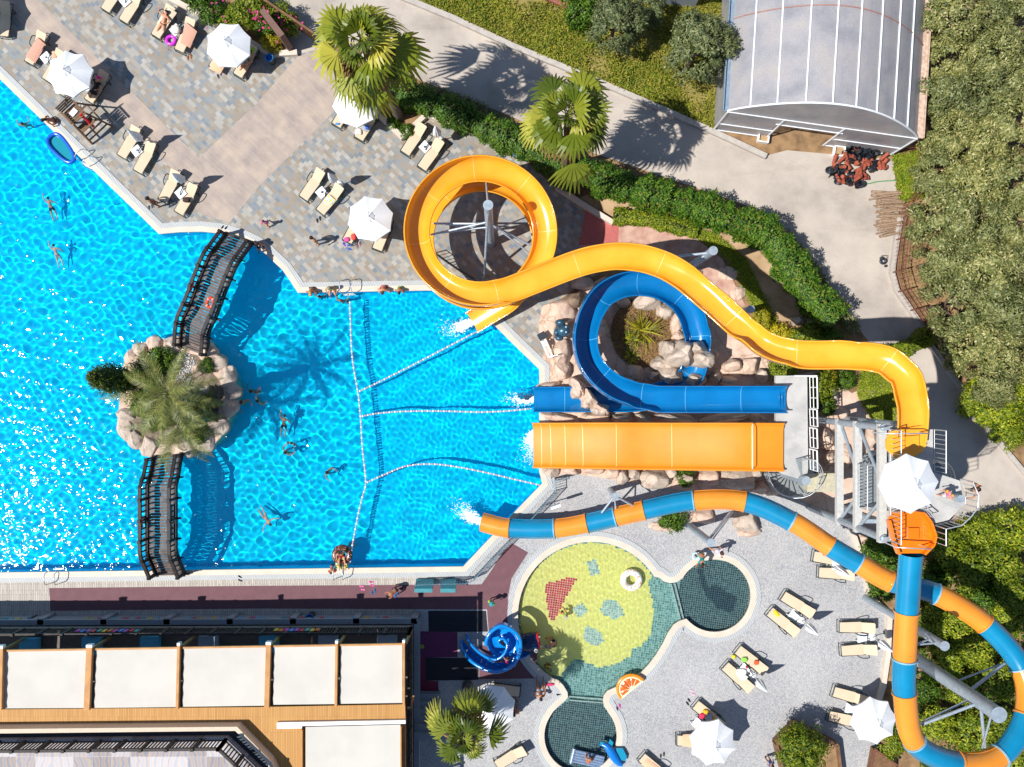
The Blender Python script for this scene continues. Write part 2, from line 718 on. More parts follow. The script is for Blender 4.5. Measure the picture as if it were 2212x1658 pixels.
road = [(560, -330), (700, -330), (858, -8), (1106, 102), (1231, 154), (1456, 247), (1653, 337), (1700, 325), (1930, 345), (1940, 440), (1941, 475), (1924, 590), (1934, 627),
        (1991, 710), (2068, 829), (2143, 939), (2300, 1120), (2500, 1300), (2300, 1230), (2100, 1130), (1990, 1080), (1960, 1000), (1950, 830), (1868, 727), (1766, 590), (1658, 462),
        (1560, 425), (1280, 330), (1100, 250), (900, 170), (820, 160), (740, 100), (640, 118), (592, 120), (560, 60)]
struct(MB().sheet(g2(road), (), -.014).build('service_road', MAT_ROAD, origin=(0, 0, 0)))
i2 = POOL.index((1172, 1045))
peb = [(1172, 1040), (1230, 1020), (1490, 1040), (1690, 1062), (1740, 1085), (1831, 1122), (1866, 1243), (1881, 1290), (1921, 1330), (1918, 1413), (1908, 1480), (1885, 1560), (1900, 1640), (1890, 1780),
       (700, 1780), (880, 1500), (900, 1262), (1020, 1236), (1001, 1225), (1065, 1157), (1172, 1045)]
struct(MB().sheet(g2(peb), [KIDSW], 0.0).build('pebble_terrace', MAT_PEB, origin=(0, 0, 0)))
struct(MB().sheet(g2([(-330, 1242), (0, 1238), (553, 1231), (1001, 1225), (1020, 1236), (900, 1262), (905, 1345), (905, 1420), (-330, 1425)]), (), -.004).build('plank_path', MAT_PLANKV, origin=(0, 0, 0)))
mb = MB()
mb.sheet(g2([(106, 1271), (553, 1266), (1040, 1263), (1060, 1235), (1088, 1190), (1106, 1174), (1141, 1194), (1105, 1250), (1097, 1290), (1100, 1365), (1056, 1366), (1052, 1317), (553, 1315), (109, 1320)]), (), .004)
mb.sheet(g2([(1035, 1395), (1160, 1388), (1160, 1466), (1035, 1468)]), (), .004)
struct(mb.build('maroon_rubber_path', MAT_MAT, origin=(0, 0, 0)))
mb = MB()
mb.sheet(g2([(925, 1320), (1050, 1320), (1054, 1365), (926, 1366)]), (), .004)
mb.sheet(g2([(918, 1421), (1034, 1422), (1034, 1469), (920, 1471)]), (), .006)
struct(mb.build('dark_rubber_path', MAT_MATD, origin=(0, 0, 0)))
struct(MB().sheet(g2([(907, 1364), (988, 1366), (988, 1420), (907, 1421)]), (), .0085).build('purple_rubber_path', MAT_MATP, origin=(0, 0, 0)))
struct(MB().sheet(g2([(907, 1421), (918, 1421), (920, 1471), (947, 1472), (947, 1496), (908, 1492)]), (), .0085).build('wine_rubber_path', MAT_MATR, origin=(0, 0, 0)))
# rockwork base, flagstones, soil pockets
rockbase = [(1166, 812), (1185, 690), (1230, 640), (1300, 600), (1400, 585), (1510, 600), (1600, 690), (1690, 790), (1690, 1064), (1490, 1062), (1230, 1022), (1172, 1035)]
struct(MB().sheet(g2(rockbase), (), .012).build('rockwork_ground', MAT_ROCKP, origin=(0, 0, 0)))
struct(MB().sheet(g2([(1250, 560), (1252, 525), (1265, 452), (1336, 486), (1400, 492), (1500, 512), (1560, 560), (1610, 660), (1560, 690), (1480, 600), (1380, 560)]), (), .008).build('flagstone_path', MAT_FLAG, origin=(0, 0, 0)))
struct(MB().sheet(g2([(1250, 530), (1265, 453), (1337, 486), (1335, 530)]), (), .013).build('red_ramp', plain('red_paint', '#b5625c', .8, var=.08), origin=(0, 0, 0)))
struct(MB().sheet(g2([(1272, 420), (1330, 405), (1480, 450), (1620, 520), (1700, 610), (1760, 700), (1650, 690), (1610, 600), (1540, 500), (1400, 470), (1321, 470), (1250, 430)]), (), -.008).build('planting_soil', MAT_SOIL2, origin=(0, 0, 0)))
struct(MB().sheet([tuple(G(1387 + 68 * math.cos(a), 719 + 76 * math.sin(a)).xy) for a in np.linspace(0, 2 * PI, 30, endpoint=False)], (), .018).build('island_bed_soil', plain('straw_soil', '#8b6a47', .95, col2='#5a4028', scale=5, bump=.6, bscale=25), origin=(0, 0, 0)))
struct(MB().sheet(g2([(1690, 815), (1770, 800), (1840, 850), (1960, 800), (1990, 1080), (1860, 1240), (1831, 1122), (1740, 1085), (1690, 1062)]), (), -.018).build('rocky_ground', MAT_ROCKP, origin=(0, 0, 0)))

# coping rings --------------------------------------------------------------------
def coping(name, outline, inner, mid, outer, z):
    a, b, c = (g2(offset(outline, d)) for d in (inner, mid, outer))
    m = MB()
    n = len(a)
    for i in range(n):
        j = (i + 1) % n
        q = [a[i], a[j], b[j], b[i], c[i], c[j]]
        p = [(*q[0], z), (*q[1], z), (*q[2], z), (*q[3], z), (*q[4], z), (*q[5], z)]
        m.cur = 0
        m.add([p[0], p[1], p[2], p[3]], [(0, 3, 2, 1)])
        m.add([(*q[0], -.16), (*q[1], -.16), p[1], p[0]], [(0, 1, 2, 3)])
        m.add([(*q[4], -.02), (*q[5], -.02), p[5], p[4]], [(0, 3, 2, 1)])
        m.cur = 1
        m.add([p[3], p[2], p[5], p[4]], [(0, 3, 2, 1)])
    return struct(m.build(name, [MAT_COPE, MAT_GRATE], origin=(0, 0, 0)))


coping('pool_coping', POOL, -1.0, 10.5, 21, .035)
coping('paddling_pool_coping', KIDS, -.8, 12, 22, .035)

# pool basins -----------------------------------------------------------------------
def basin(name, outline, depth, fmat, wmat, band=None):
    w = g2(outline)
    m = MB()
    m.sheet(w, (), -depth)
    m.cur = 1
    n = len(w)
    for i in range(n):
        j = (i + 1) % n
        m.add([(*w[i], -depth), (*w[j], -depth), (*w[j], -.22), (*w[i], -.22)], [(0, 1, 2, 3)])
        m.cur = 2
        m.add([(*w[i], -.22), (*w[j], -.22), (*w[j], .02), (*w[i], .02)], [(0, 1, 2, 3)])
        m.cur = 1
    o = struct(m.build(name, [fmat, wmat, band or wmat], origin=(0, 0, 0)))
    o.cycles.is_caustics_receiver = True
    return o


MAT_BAND = plain('navy_tile_band', '#12306e', .3, var=.1)
basin('pool_basin', POOL, 1.45, MAT_POOL, MAT_POOL, MAT_BAND)
MAT_TEAL = m_grid('teal_mosaic', ['#5f9491', '#6ea19c', '#508684', '#7bada6'], '#a9c4bb', .135, .010)
MAT_DTEAL = m_grid('dark_teal_mosaic', ['#2b4a50', '#33565b', '#25424a', '#3d6166'], '#8aa39b', .125, .009)
MAT_YEL = m_grid('yellow_mosaic', ['#dadc80', '#dcde86', '#d8da7a'], '#dee094', .135, .006)
MAT_RED = m_grid('red_mosaic', ['#b23a3c', '#c2484a', '#a43236'], '#d9b9a8', .135, .012)
MAT_GREYT = m_grid('grey_mosaic', ['#7fa7a3', '#95b8b2', '#a9c6bf'], '#c3d6cf', .135, .010)
basin('paddling_pool_basin', KIDS, .42, MAT_TEAL, MAT_DTEAL, MAT_BAND)


def mosaic(name, polys, z, mat, cell=.135):
    """whole tiles only, so the edge of the picture is stepped like laid mosaic"""
    m = MB()
    seen = set()
    rot = Matrix.Rotation(R(-8), 2)
    inv = rot.transposed()
    for poly in polys:
        w = [inv @ Vector(p) for p in g2(poly, -.3)]
        x0, x1 = min(p.x for p in w), max(p.x for p in w)
        y0, y1 = min(p.y for p in w), max(p.y for p in w)
        i0_, i1_ = math.floor(x0 / cell), math.ceil(x1 / cell)
        j0_, j1_ = math.floor(y0 / cell), math.ceil(y1 / cell)
        X, Y = np.meshgrid((np.arange(i0_, i1_) + .5) * cell, (np.arange(j0_, j1_) + .5) * cell)
        ok = inside([tuple(p) for p in w], X, Y)
        for j, i in zip(*np.nonzero(ok)):
            if (i0_ + i, j0_ + j) in seen:
                continue
            seen.add((i0_ + i, j0_ + j))
            c = [((i0_ + i + a) * cell, (j0_ + j + b) * cell) for a, b in ((0, 0), (1, 0), (1, 1), (0, 1))]
            m.add([(*(rot @ Vector(p)), z) for p in c], [(0, 1, 2, 3)])
    o = struct(m.build(name, mat, origin=(0, 0, 0)))
    o.cycles.is_caustics_receiver = True
    return o


yel = arc(1278, 1330, 157, 123, 327, 40) + [(1399, 1258), (1408, 1290), (1412, 1325), (1407, 1368), (1396, 1385), (1382, 1398), (1368, 1402), (1362, 1418), (1337, 1433), (1295, 1443),
                                             (1275, 1434), (1258, 1428), (1240, 1426), (1227, 1438), (1212, 1460)]
mosaic('yellow_pool_floor', [yel], -.416, MAT_YEL)
mosaic('red_pool_floor', [[(1178, 1262), (1205, 1255), (1231, 1248), (1248, 1249), (1221, 1293), (1198, 1340), (1188, 1338), (1180, 1300)]], -.411, MAT_RED)
mosaic('grey_pool_floor', [arc(1253, 1319, 14, 0, 350, 12), [T(2, 3, *p) for p in [(760, 300), (800, 225), (860, 208), (935, 250), (970, 345), (900, 382), (800, 352)]],
                           [T(2, 3, *p) for p in [(612, 530), (650, 438), (760, 490), (802, 570), (740, 610), (640, 580)]],
                           [T(2, 2, *p) for p in [(640, 1530), (730, 1525), (765, 1640), (680, 1660)]]], -.4105, MAT_GREYT)
mosaic('dark_pool_floor', [arc(1543, 1287, 78, 0, 355, 40), [(1469, 1255), (1490, 1250), (1500, 1330), (1478, 1338)],
                           arc(1254, 1590, 78, 0, 355, 40), [(1228, 1518), (1303, 1518), (1306, 1540), (1206, 1540)]], -.4155, MAT_DTEAL, .125)
mosaic('deep_pool_floor', [[T(2, 3, *p) for p in [(1600, -60), (1640, -60), (1700, 110), (1770, 85), (1950, 200), (1900, 330), (1780, 285), (1690, 190), (1640, 100)]]], -.408, m_grid('navy_mosaic', ['#1d3440', '#223b46', '#1a2f3a'], '#5f7a7a', .125, .009), .125)
# low stepped sills between the paddling pool's lobes
mb = MB()
for a, b in (((1449, 1261), (1469, 1338)), ((1457, 1260), (1476, 1337)), ((1228, 1503), (1303, 1509)), ((1229, 1511), (1302, 1517))):
    mb.bar(G(*a, -.3), G(*b, -.3), .06, .22)
o = struct(mb.build('pool_sill', plain('pale_tile_edge', '#b9cfc9', .3)))
o.cycles.is_caustics_receiver = True

# water surfaces ----------------------------------------------------------------------
def waves(X, Y, seed, spec):
    r = np.random.default_rng(seed)
    Z = np.zeros_like(X)
    for n_, l0, l1, amp in spec:
        for _ in range(n_):
            lam = math.exp(r.uniform(math.log(l0), math.log(l1)))
            a, ph = r.uniform(0, 2 * PI), r.uniform(0, 2 * PI)
            k = 2 * PI / lam
            Z += amp * lam * np.sin(k * (math.cos(a) * X + math.sin(a) * Y) + ph)
    return Z


def water(name, outline, z, step, fn, keep=None):
    w = g2(offset(outline, 1.5))
    xs = [p[0] for p in w]; ys = [p[1] for p in w]
    x = np.arange(max(min(xs), -31.5), max(xs) + step, step)
    y = np.arange(min(ys), max(ys) + step, step)
    X, Y = np.meshgrid(x, y)
    Z = z + fn(X, Y)
    ok = inside(w, X, Y)
    q = ok[:-1, :-1] | ok[1:, :-1] | ok[:-1, 1:] | ok[1:, 1:]
    idx = np.arange(X.size).reshape(X.shape)
    F = np.stack([idx[:-1, :-1][q], idx[:-1, 1:][q], idx[1:, 1:][q], idx[1:, :-1][q]], -1)
    used = np.unique(F)
    mp = np.zeros(X.size, np.int64)
    mp[used] = np.arange(len(used))
    V = np.stack([X, Y, Z], -1).reshape(-1, 3)[used]
    o = struct(npmesh(name, V, mp[F], MAT_WATER, smooth=True))
    o.cycles.is_caustics_caster = True
    return o


def sstep(e0, e1, x):
    t = np.clip((x - e0) / (e1 - e0), 0, 1)
    return t * t * (3 - 2 * t)


def pool_fn(X, Y):
    calm = waves(X, Y, 3, [(32, .26, .80, .0031), (6, .9, 1.8, .0030)])
    chop = waves(X, Y, 8, [(24, .22, .55, .0020), (12, .9, 3.0, .0052)])
    k = sstep(-9.5, -6.5, X)
    return calm * (1 - k) + chop * k


water('pool_water', POOL, -.10, .055, pool_fn)
water('paddling_pool_water', KIDS, -.07, .032, lambda X, Y: waves(X, Y, 21, [(26, .15, .55, .0020)]))
# ================================================================== camera, sun, sky
cam = bpy.data.cameras.new('camera')
cam.lens = 18 * H / (1106 / S)
cam.sensor_width = 36
cam.clip_end = 500
camo = bpy.data.objects.new('camera', cam)
camo.location = (0, 0, H)
COL.objects.link(camo)
scene.camera = camo
sun = bpy.data.lights.new('sun', 'SUN')
sun.energy = 5.0
sun.angle = R(.53)
sun.color = (1.0, .975, .935)
sun.cycles.is_caustics_light = True
suno = bpy.data.objects.new('sun', sun)
suno.rotation_euler = (-SUN_TO).to_track_quat('-Z', 'Y').to_euler()
suno.location = (-20, -6, 40)
COL.objects.link(suno)
w = bpy.data.worlds.new('World')
scene.world = w
w.use_nodes = True
bg = w.node_tree.nodes['Background']
sky = w.node_tree.nodes.new('ShaderNodeTexSky')
sky.sky_type = 'NISHITA'
sky.sun_disc = False
sky.sun_elevation = SUN_EL
sky.sun_rotation = math.atan2(SUN_TO.x, SUN_TO.y)
sky.ozone_density = 3.0
sky.dust_density = .3
w.node_tree.links.new(sky.outputs[0], bg.inputs[0])
bg.inputs[1].default_value = .09
scene.view_settings.view_transform = 'Standard'
scene.view_settings.look = 'None'
scene.view_settings.exposure = .27
scene.cycles.caustics_refractive = True
scene.cycles.max_bounces = 10
scene.cycles.use_denoising = True

# ================================================================== slides
def frames(pts):
    out = []
    n = len(pts)
    for i in range(n):
        t = (pts[min(i + 1, n - 1)] - pts[max(i - 1, 0)]).normalized()
        s = t.cross(Vector((0, 0, 1))).normalized()
        out.append((t, s, s.cross(t).normalized()))
    return out


def curvature(pts):
    n = len(pts)
    k = [0.0] * n
    for i in range(1, n - 1):
        a = (pts[i] - pts[i - 1]).xy
        b = (pts[i + 1] - pts[i]).xy
        k[i] = a.angle_signed(b) / max(.02, (a.length + b.length) / 2) if a.length > 1e-6 and b.length > 1e-6 else 0
    for _ in range(6):
        k = [(k[max(i - 1, 0)] + 2 * k[i] + k[min(i + 1, n - 1)]) / 4 for i in range(n)]
    return k


def fibreglass(name, col, dark, rough=.16):
    k = NT(name)
    v = k.coord()
    f = k.noise(v, .9, 4)
    k.base(k.ramp(f, [(.25, dark), (.65, col)]))
    k.bump(k.noise(v, 3.0, 2), .04)
    k.p.inputs['Coat Weight'].default_value = .4
    k.p.inputs['Coat Roughness'].default_value = .08
    return k.set(rough)


MAT_YSL = fibreglass('yellow_fibreglass', '#f3a832', '#ec9b22')
MAT_YSEAM = plain('pale_yellow_joint', '#f3d682', .4)
MAT_BSL = fibreglass('blue_fibreglass', '#0872b0', '#07659e')
MAT_BSEAM = plain('pale_blue_joint', '#63b4e6', .4)
MAT_OSL = fibreglass('orange_fibreglass', '#df8812', '#d57f0e', .55)
MAT_OSL.node_tree.nodes['Principled BSDF'].inputs['Coat Weight'].default_value = 0
MAT_OTUBE = fibreglass('tube_orange', '#e5912f', '#d98426', .25)
MAT_BTUBE = fibreglass('tube_blue', '#0d84ae', '#0a769e', .25)
MAT_TUB = fibreglass('orange_start_tub', '#ee7d0c', '#e4720a')
MAT_OFLANGE = plain('dark_flange', '#8a5a2a', .5)
MAT_BFLANGE = plain('pale_flange', '#7fb4cf', .5)


def trough_section(w, h, hl, hr, th=.035, lip=.075, n=12):
    """hl / hr: wall height on the left / right of travel"""
    ins, outs = [], []
    for i in range(n + 1):
        a = PI * i / n
        c, s = math.cos(a), math.sin(a)
        x = -w / 2 * (abs(c) ** .72) * (1 if c > 0 else -1)
        hh = hl if x < 0 else hr
        ins.append((x, hh * (1 - s ** .9)))
        outs.append((x * (1 + 2 * th / w), hh * (1 - s ** .9) - th))
    ins = [(-w / 2 - lip, hl - .03), (-w / 2 - lip * .5, hl + .012)] + ins + [(w / 2 + lip * .5, hr + .012), (w / 2 + lip, hr - .03)]
    return ins + [(x, u) for x, u in outs[::-1]]


def trough(pts, w, h, bank=1.2, lim=.55, seams=10, sink=0.0):
    mb = MB()
    fr, kk = frames(pts), curvature(pts)
    secs = []
    for i, (p, (t, s, u)) in enumerate(zip(pts, fr)):
        roll = max(-lim, min(lim, -kk[i] * bank))   # the outer wall of a bend is raised
        hk = h * (.72 + .56 * min(1, abs(kk[i]) / .25))
        hl = hk * (1 + .5 * max(0, -roll)) * (1 - .35 * max(0, roll))
        hr = hk * (1 + .5 * max(0, roll)) * (1 - .35 * max(0, -roll))
        s2 = s * math.cos(roll) + u * math.sin(roll)
        u2 = -s * math.sin(roll) + u * math.cos(roll)
        secs.append((p, s2, u2, trough_section(w, h, hl, hr)))
    m = len(secs[0][3])
    vs = [p + s * a + u * b for p, s, u, sec in secs for a, b in sec]
    fs = [(i * m + k, (i + 1) * m + k, (i + 1) * m + (k + 1) % m, i * m + (k + 1) % m) for i in range(len(secs) - 1) for k in range(m)]
    mb.add(vs, fs, True)
    mb.add(vs[:m], [tuple(range(m))])
    mb.add(vs[-m:], [tuple(range(m))[::-1]])
    mb.cur = 1
    for i in range(seams, len(secs) - 2, seams):
        q = []
        for j, e in ((i, -.012), (i, .012)):
            p, s, u, sec = secs[j]
            t = fr[j][0]
            q += [p + t * e + s * (a * .985) + u * (b + .006) for a, b in sec[1:16]]
        mb.add(q, [(k, k + 1, 16 + k, 15 + k) for k in range(14)], True)
    return mb


def slide_path(img):
    return [GT(CX + (x - CX) * (H - z) / H, CY + (y - CY) * (H - z) / H, z) for x, y, z in img]


ypts = [(1962, 953, 10.35), (1965, 915, 10.2), (1964, 872, 9.95), (1955, 823, 9.7), (1936, 798, 9.5), (1908, 776, 9.25), (1865, 765, 9.0), (1818, 766, 8.75), (1775, 769, 8.5),
        (1733, 769, 8.3), (1700, 768, 8.1), (1668, 761, 7.9), (1636, 746, 7.7), (1608, 721, 7.4), (1581, 692, 7.1), (1546, 660, 6.9), (1511, 632, 6.7),
        (1480, 603, 6.55), (1448, 580, 6.4), (1418, 566, 6.28), (1388, 558, 6.18), (1331, 553, 6.0), (1290, 558, 5.9), (1258, 567, 5.82), (1220, 581, 5.72), (1183, 596, 5.63), (1140, 613, 5.52)]
yw = [tuple(p) for p in slide_path(ypts)]
for i in range(0, 73):
    a = 66 + i * 10
    z = 5.4 - (5.4 - .95) * i / 72
    p = GT(1047 + 130 * math.cos(R(a)), 534 + 130 * math.sin(R(a)), z)
    yw.append(tuple(p))
e0 = yw[-1]
e1 = tuple(GT(1022, 698, .22))
for k in (.3, .6, .85, 1.0):
    yw.append(tuple(a + (b - a) * k for a, b in zip(e0, e1)))
yl = [Vector(p) for p in cr(yw, 3)]
ysl = thing('yellow_slide', wl(None) + GT(1047, 534, 0), 'tall yellow open flume that loops twice round a steel column and drops into the pool', 'water slide')
trough(yl, 1.22, .46, bank=1.0, lim=.27, seams=14).build('flume', [MAT_YSL, MAT_YSEAM], ysl)
# start tub of the yellow flume, on the tower deck
mb = MB()
P0 = G(1950, 955, 10.45)
mb.prism([(P0.x + a, P0.y + b) for a, b in [(-.75, .05), (-.6, .45), (.95, .75), (1.05, -.15), (.85, -.45), (.4, -.7), (-.35, -.7), (-.72, -.35)]], 10.37, 10.47)
mb.prism([(P0.x + a, P0.y + b) for a, b in [(.05, .25), (.65, .3), (.65, -.2), (.05, -.2)]], 10.47, 10.62)
mb.build('start_tub', MAT_YSL, ysl)

bpts = [(1697, 863, 3.45), (1650, 863, 3.35), (1600, 863, 3.2), (1540, 863, 3.05), (1480, 863, 2.95), (1430, 863, 2.85), (1385, 862, 2.75), (1335, 852, 2.65), (1293, 825, 2.55), (1262, 785, 2.4), (1252, 735, 2.25),
        (1262, 685, 2.1), (1288, 640, 1.95), (1328, 614, 1.8), (1376, 606, 1.65), (1425, 614, 1.5), (1470, 642, 1.35), (1497, 682, 1.2), (1507, 727, 1.05), (1507, 770, .9),
        (1495, 815, .75), (1455, 850, .6), (1400, 863, .5), (1300, 863, .4), (1220, 863, .3), (1153, 863, .15)]
bl = [Vector(p) for p in cr([tuple(p) for p in slide_path(bpts)], 6)]
bsl = thing('blue_slide', G(1387, 735, 0), 'wide blue open flume curling round the planted rock bed and ducking under the boulders', 'water slide')
trough(bl, 1.30, .74, bank=1.3, lim=.30, seams=12).build('flume', [MAT_BSL, MAT_BSEAM], bsl)
mb = MB()
for x in (1684, 1690):
    mb.bar(G(x, 838, 3.5), G(x, 888, 3.5), .05, .06)
mb.build('stop_bar', MAT_BSL, bsl)

osl = thing('orange_slide', G(1420, 965, 0), 'broad straight orange slide running down from the concrete deck to the water', 'water slide')
prof = [(1692, 3.42), (1640, 3.40), (1600, 3.33), (1560, 3.12), (1500, 2.72), (1440, 2.35), (1390, 2.12), (1340, 1.98), (1300, 1.72), (1250, 1.25), (1215, .85), (1190, .58), (1170, .40), (1152, .28)]
pl = [Vector(p) for p in cr([tuple(G(x, 962 + (x - 1150) * .0075, z)) for x, z in prof], 5)]


def flat_section(w, h, th=.05, lip=.07):
    s = []
    for sg in (-1, 1):
        q = [(-w / 2 - lip, h - .02), (-w / 2, h), (-w / 2 + .07, h * .35), (-w / 2 + .16, .06), (-w / 2 + .3, 0)]
        s += q if sg < 0 else [(-x, u) for x, u in q[::-1]]
    return s + [(w / 2 + .05, -th), (-w / 2 - .05, -th)]


mb = MB()
fr = frames(pl)
sec = flat_section(2.42, .26)
m = len(sec)
vs = [p + s * a + u * b for p, (t, s, u) in zip(pl, fr) for a, b in sec]
mb.add(vs, [(i * m + k, (i + 1) * m + k, (i + 1) * m + (k + 1) % m, i * m + (k + 1) % m) for i in range(len(pl) - 1) for k in range(m)], True)
mb.add(vs[:m], [tuple(range(m))])
mb.add(vs[-m:], [tuple(range(m))[::-1]])
mb.cur = 1
for i in (7, 24, 36, 44, 49, 55, 60):
    if i < len(pl) - 1:
        p, (t, s, u) = pl[i], fr[i]
        q = [p + t * e + s * a * .992 + u * (b + .006) for e in (-.014, .014) for a, b in sec[1:9]]
        mb.add(q, [(k, k + 1, 9 + k, 8 + k) for k in range(7)], True)
mb.build('slide_bed', [MAT_OSL, MAT_YSEAM], osl)
mb = MB()
mb.tube([G(1626, 916, 3.42), G(1626, 916, 3.95), G(1626, 1013, 3.95), G(1626, 1013, 3.42)], .025, 6)
mb.build('grab_bar', MAT_WHITE, osl)

# closed tube slide -----------------------------------------------------------------
tj = [(1968, 1196, 9.75, 0), (1959, 1322, 9.3, 1), (1954, 1423, 8.95, 0), (1954, 1497, 8.65, 1), (1976, 1603, 8.2, 0), (2068, 1648, 7.7, 1), (2160, 1633, 7.2, 0), (2216, 1545, 6.7, 1),
      (2206, 1443, 6.2, 0), (2127, 1349, 5.7, 1), (2022, 1284, 5.2, 0), (1924, 1257, 4.75, 1), (1855, 1218, 4.35, 0), (1792, 1181, 4.0, 1), (1710, 1127, 3.55, 0), (1608, 1084, 3.0, 1),
      (1497, 1082, 2.45, 0), (1390, 1103, 1.95, 1), (1328, 1117, 1.65, 0), (1267, 1131, 1.38, 1), (1197, 1142, 1.12, 0), (1100, 1141, .78, 1), (1041, 1128, .55, 1)]
tp = slide_path([(x, y, z) for x, y, z, c in tj])
tw = cr([tuple(p) for p in tp], 9)
tw = [Vector(p) for p in tw]
tsl = thing('tube_slide', G(1968, 1270, 0), 'closed tube slide of alternating blue and orange sections winding from the tower to the pool', 'water slide')
for i in range(len(tp) - 1):
    seg = tw[i * 9:i * 9 + 10]
    mb = MB()
    orange = tj[i][3]
    rad = .52
    last = i == len(tp) - 2
    # outer and inner skin so that the mouth shows a wall thickness
    n = 20
    fr = frames(tw)[i * 9:i * 9 + 10]
    vo = []
    for rr in (rad, rad - .03):
        for p, (t, s, u) in zip(seg, fr):
            vo += [p + (s * math.cos(2 * PI * k / n) + u * math.sin(2 * PI * k / n)) * rr for k in range(n)]
    L = len(seg)
    fs = [(j * n + k, (j + 1) * n + k, (j + 1) * n + (k + 1) % n, j * n + (k + 1) % n) for j in range(L - 1) for k in range(n)]
    fs += [(L * n + a, L * n + d, L * n + c, L * n + b) for a, b, c, d in fs]
    mb.add(vo, fs, True)
    mb.add(vo, [((L - 1) * n + k, (2 * L - 1) * n + k, (2 * L - 1) * n + (k + 1) % n, (L - 1) * n + (k + 1) % n) for k in range(n)])
    # raised lengthwise joint of the two half shells
    for sgn in (-1, 1):
        if i % 3 != 1 or sgn > 0:
            mb.tube([p + (s * (.99 * sgn) + u * .14).normalized() * (rad + .004) for p, (t, s, u) in zip(seg, fr)], .022, 5)
    so = mb.build('tube_section', [MAT_OTUBE if orange else MAT_BTUBE], tsl)
    if i > 0:
        f = MB()
        p, (t, s, u) = seg[0], fr[0]
        q = []
        for rr, e in ((rad, -.035), (rad + .062, -.035), (rad + .062, .035), (rad, .035)):
            q += [p + t * e + (s * math.cos(2 * PI * k / 24) + u * math.sin(2 * PI * k / 24)) * rr for k in range(24)]
        f.add(q, [(j * 24 + k, j * 24 + (k + 1) % 24, (j + 1) * 24 + (k + 1) % 24, (j + 1) * 24 + k) for j in range(3) for k in range(24)])
        f.build('flange', MAT_OTUBE if i % 2 else MAT_BFLANGE, so)
mb = MB()
P0 = G(1966, 1150, 10.4)
out = [(-1.0, .55), (-.75, .85), (-.1, .95), (.55, .85), (.85, .45), (1.05, -.15), (.95, -.55), (.55, -.95), (-.55, -.95), (-.75, -.5)]
mb.prism([(P0.x + a, P0.y + b) for a, b in out], 10.30, 10.38)
for i in range(len(out)):
    a, b = out[i], out[(i + 1) % len(out)]
    if i not in (0, 7):
        mb.bar((P0.x + a[0], P0.y + a[1], 10.48), (P0.x + b[0], P0.y + b[1], 10.48), .1, .34)
mb.prism([(P0.x + a, P0.y + b) for a, b in [(-.1, .2), (.35, .2), (.35, -.3), (-.1, -.3)]], 10.38, 10.5)
mb.build('start_tub', MAT_TUB, tsl)

# steel columns with slanting arms ----------------------------------------------------
def column(label, base, top_z, r, arms, cat='column', lean=(0, 0)):
    b = GT(*base, 0)
    c = thing('steel_column', b, label, cat, 'steel slide columns')
    mb = MB()
    t = Vector((b.x + lean[0], b.y + lean[1], top_z))
    mb.tube([b, t], r, 18)
    mb.build('shaft', MAT_STEEL, c)
    mb = MB()
    mb.tube([t, t + Vector((0, 0, .03))], r + .03, 18)
    mb.build('cap_plate', MAT_STEEL, c)
    for (za, q, ra) in arms:
        p = b.lerp(t, za / top_z)
        mb = MB()
        mb.tube([p, q], ra, 8)
        mb.build('arm', MAT_STEEL, c)
    return c


arms = [(6.6, GT(1046, 600, .1), .07)]
for a, z, rr in ((182, 3.9, .075), (186, 3.0, .05), (196, 3.55, .075), (200, 2.6, .05), (20, 3.8, .05), (10, 3.5, .085), (330, 2.2, .05)):
    arms.append((z + .4, GT(1047 + 104 * math.cos(R(a)), 534 + 104 * math.sin(R(a)), max(.9, z - .5)), rr * .8))
arms.append((5.6, G(1050, 393, 3.9), .05))
column('grey steel column at the centre of the yellow spiral with arms to the flume', (1060, 528), 7.0, .22, arms, lean=(.05, .74))
column('tilted-looking grey column beside the planting bed north of the yellow flume', (1470, 590), 6.1, .2, [(5.6, G(1455, 555, 5.2), .07), (5.2, G(1480, 575, 4.9), .05)], lean=(.4, .3))
column('short grey column top poking out beside the yellow flume over the rocks', (1553, 690), 6.4, .17, [(6.0, G(1590, 690, 6.5), .06)])
column('short grey column beside the tube slide near the sign and the railing', (1317, 1059), 2.6, .16, [(2.4, G(1300, 1108, 1.9), .06), (2.5, G(1366, 1092, 2.1), .06), (2.2, G(1330, 1100, 2.0), .04)])
column('grey column on the terrace between the two women and the tube slide', (1491, 1137), 5.0, .19, [(4.4, G(1578, 1106, 2.8), .075), (4.9, G(1584, 1106, 2.7), .04)])
column('tall grey column standing at the terrace kerb under the tube slide', (1869, 1292), 8.8, .2, [(8.3, G(1962, 1395, 8.6), .05), (7.6, G(1965, 1398, 8.4), .05)])
column('thickest grey column rising inside the lower right loop of the tube slide', (1945, 1400), 9.7, .34,
       [(8.2, G(1990, 1566, 7.9), .08), (7.0, G(2170, 1434, 6.0), .08), (7.6, G(1992, 1560, 7.8), .05), (8.2, G(2128, 1620, 7.1), .08), (9.2, G(2122, 1616, 7.3), .05), (5.6, G(2172, 1432, 5.9), .05)])

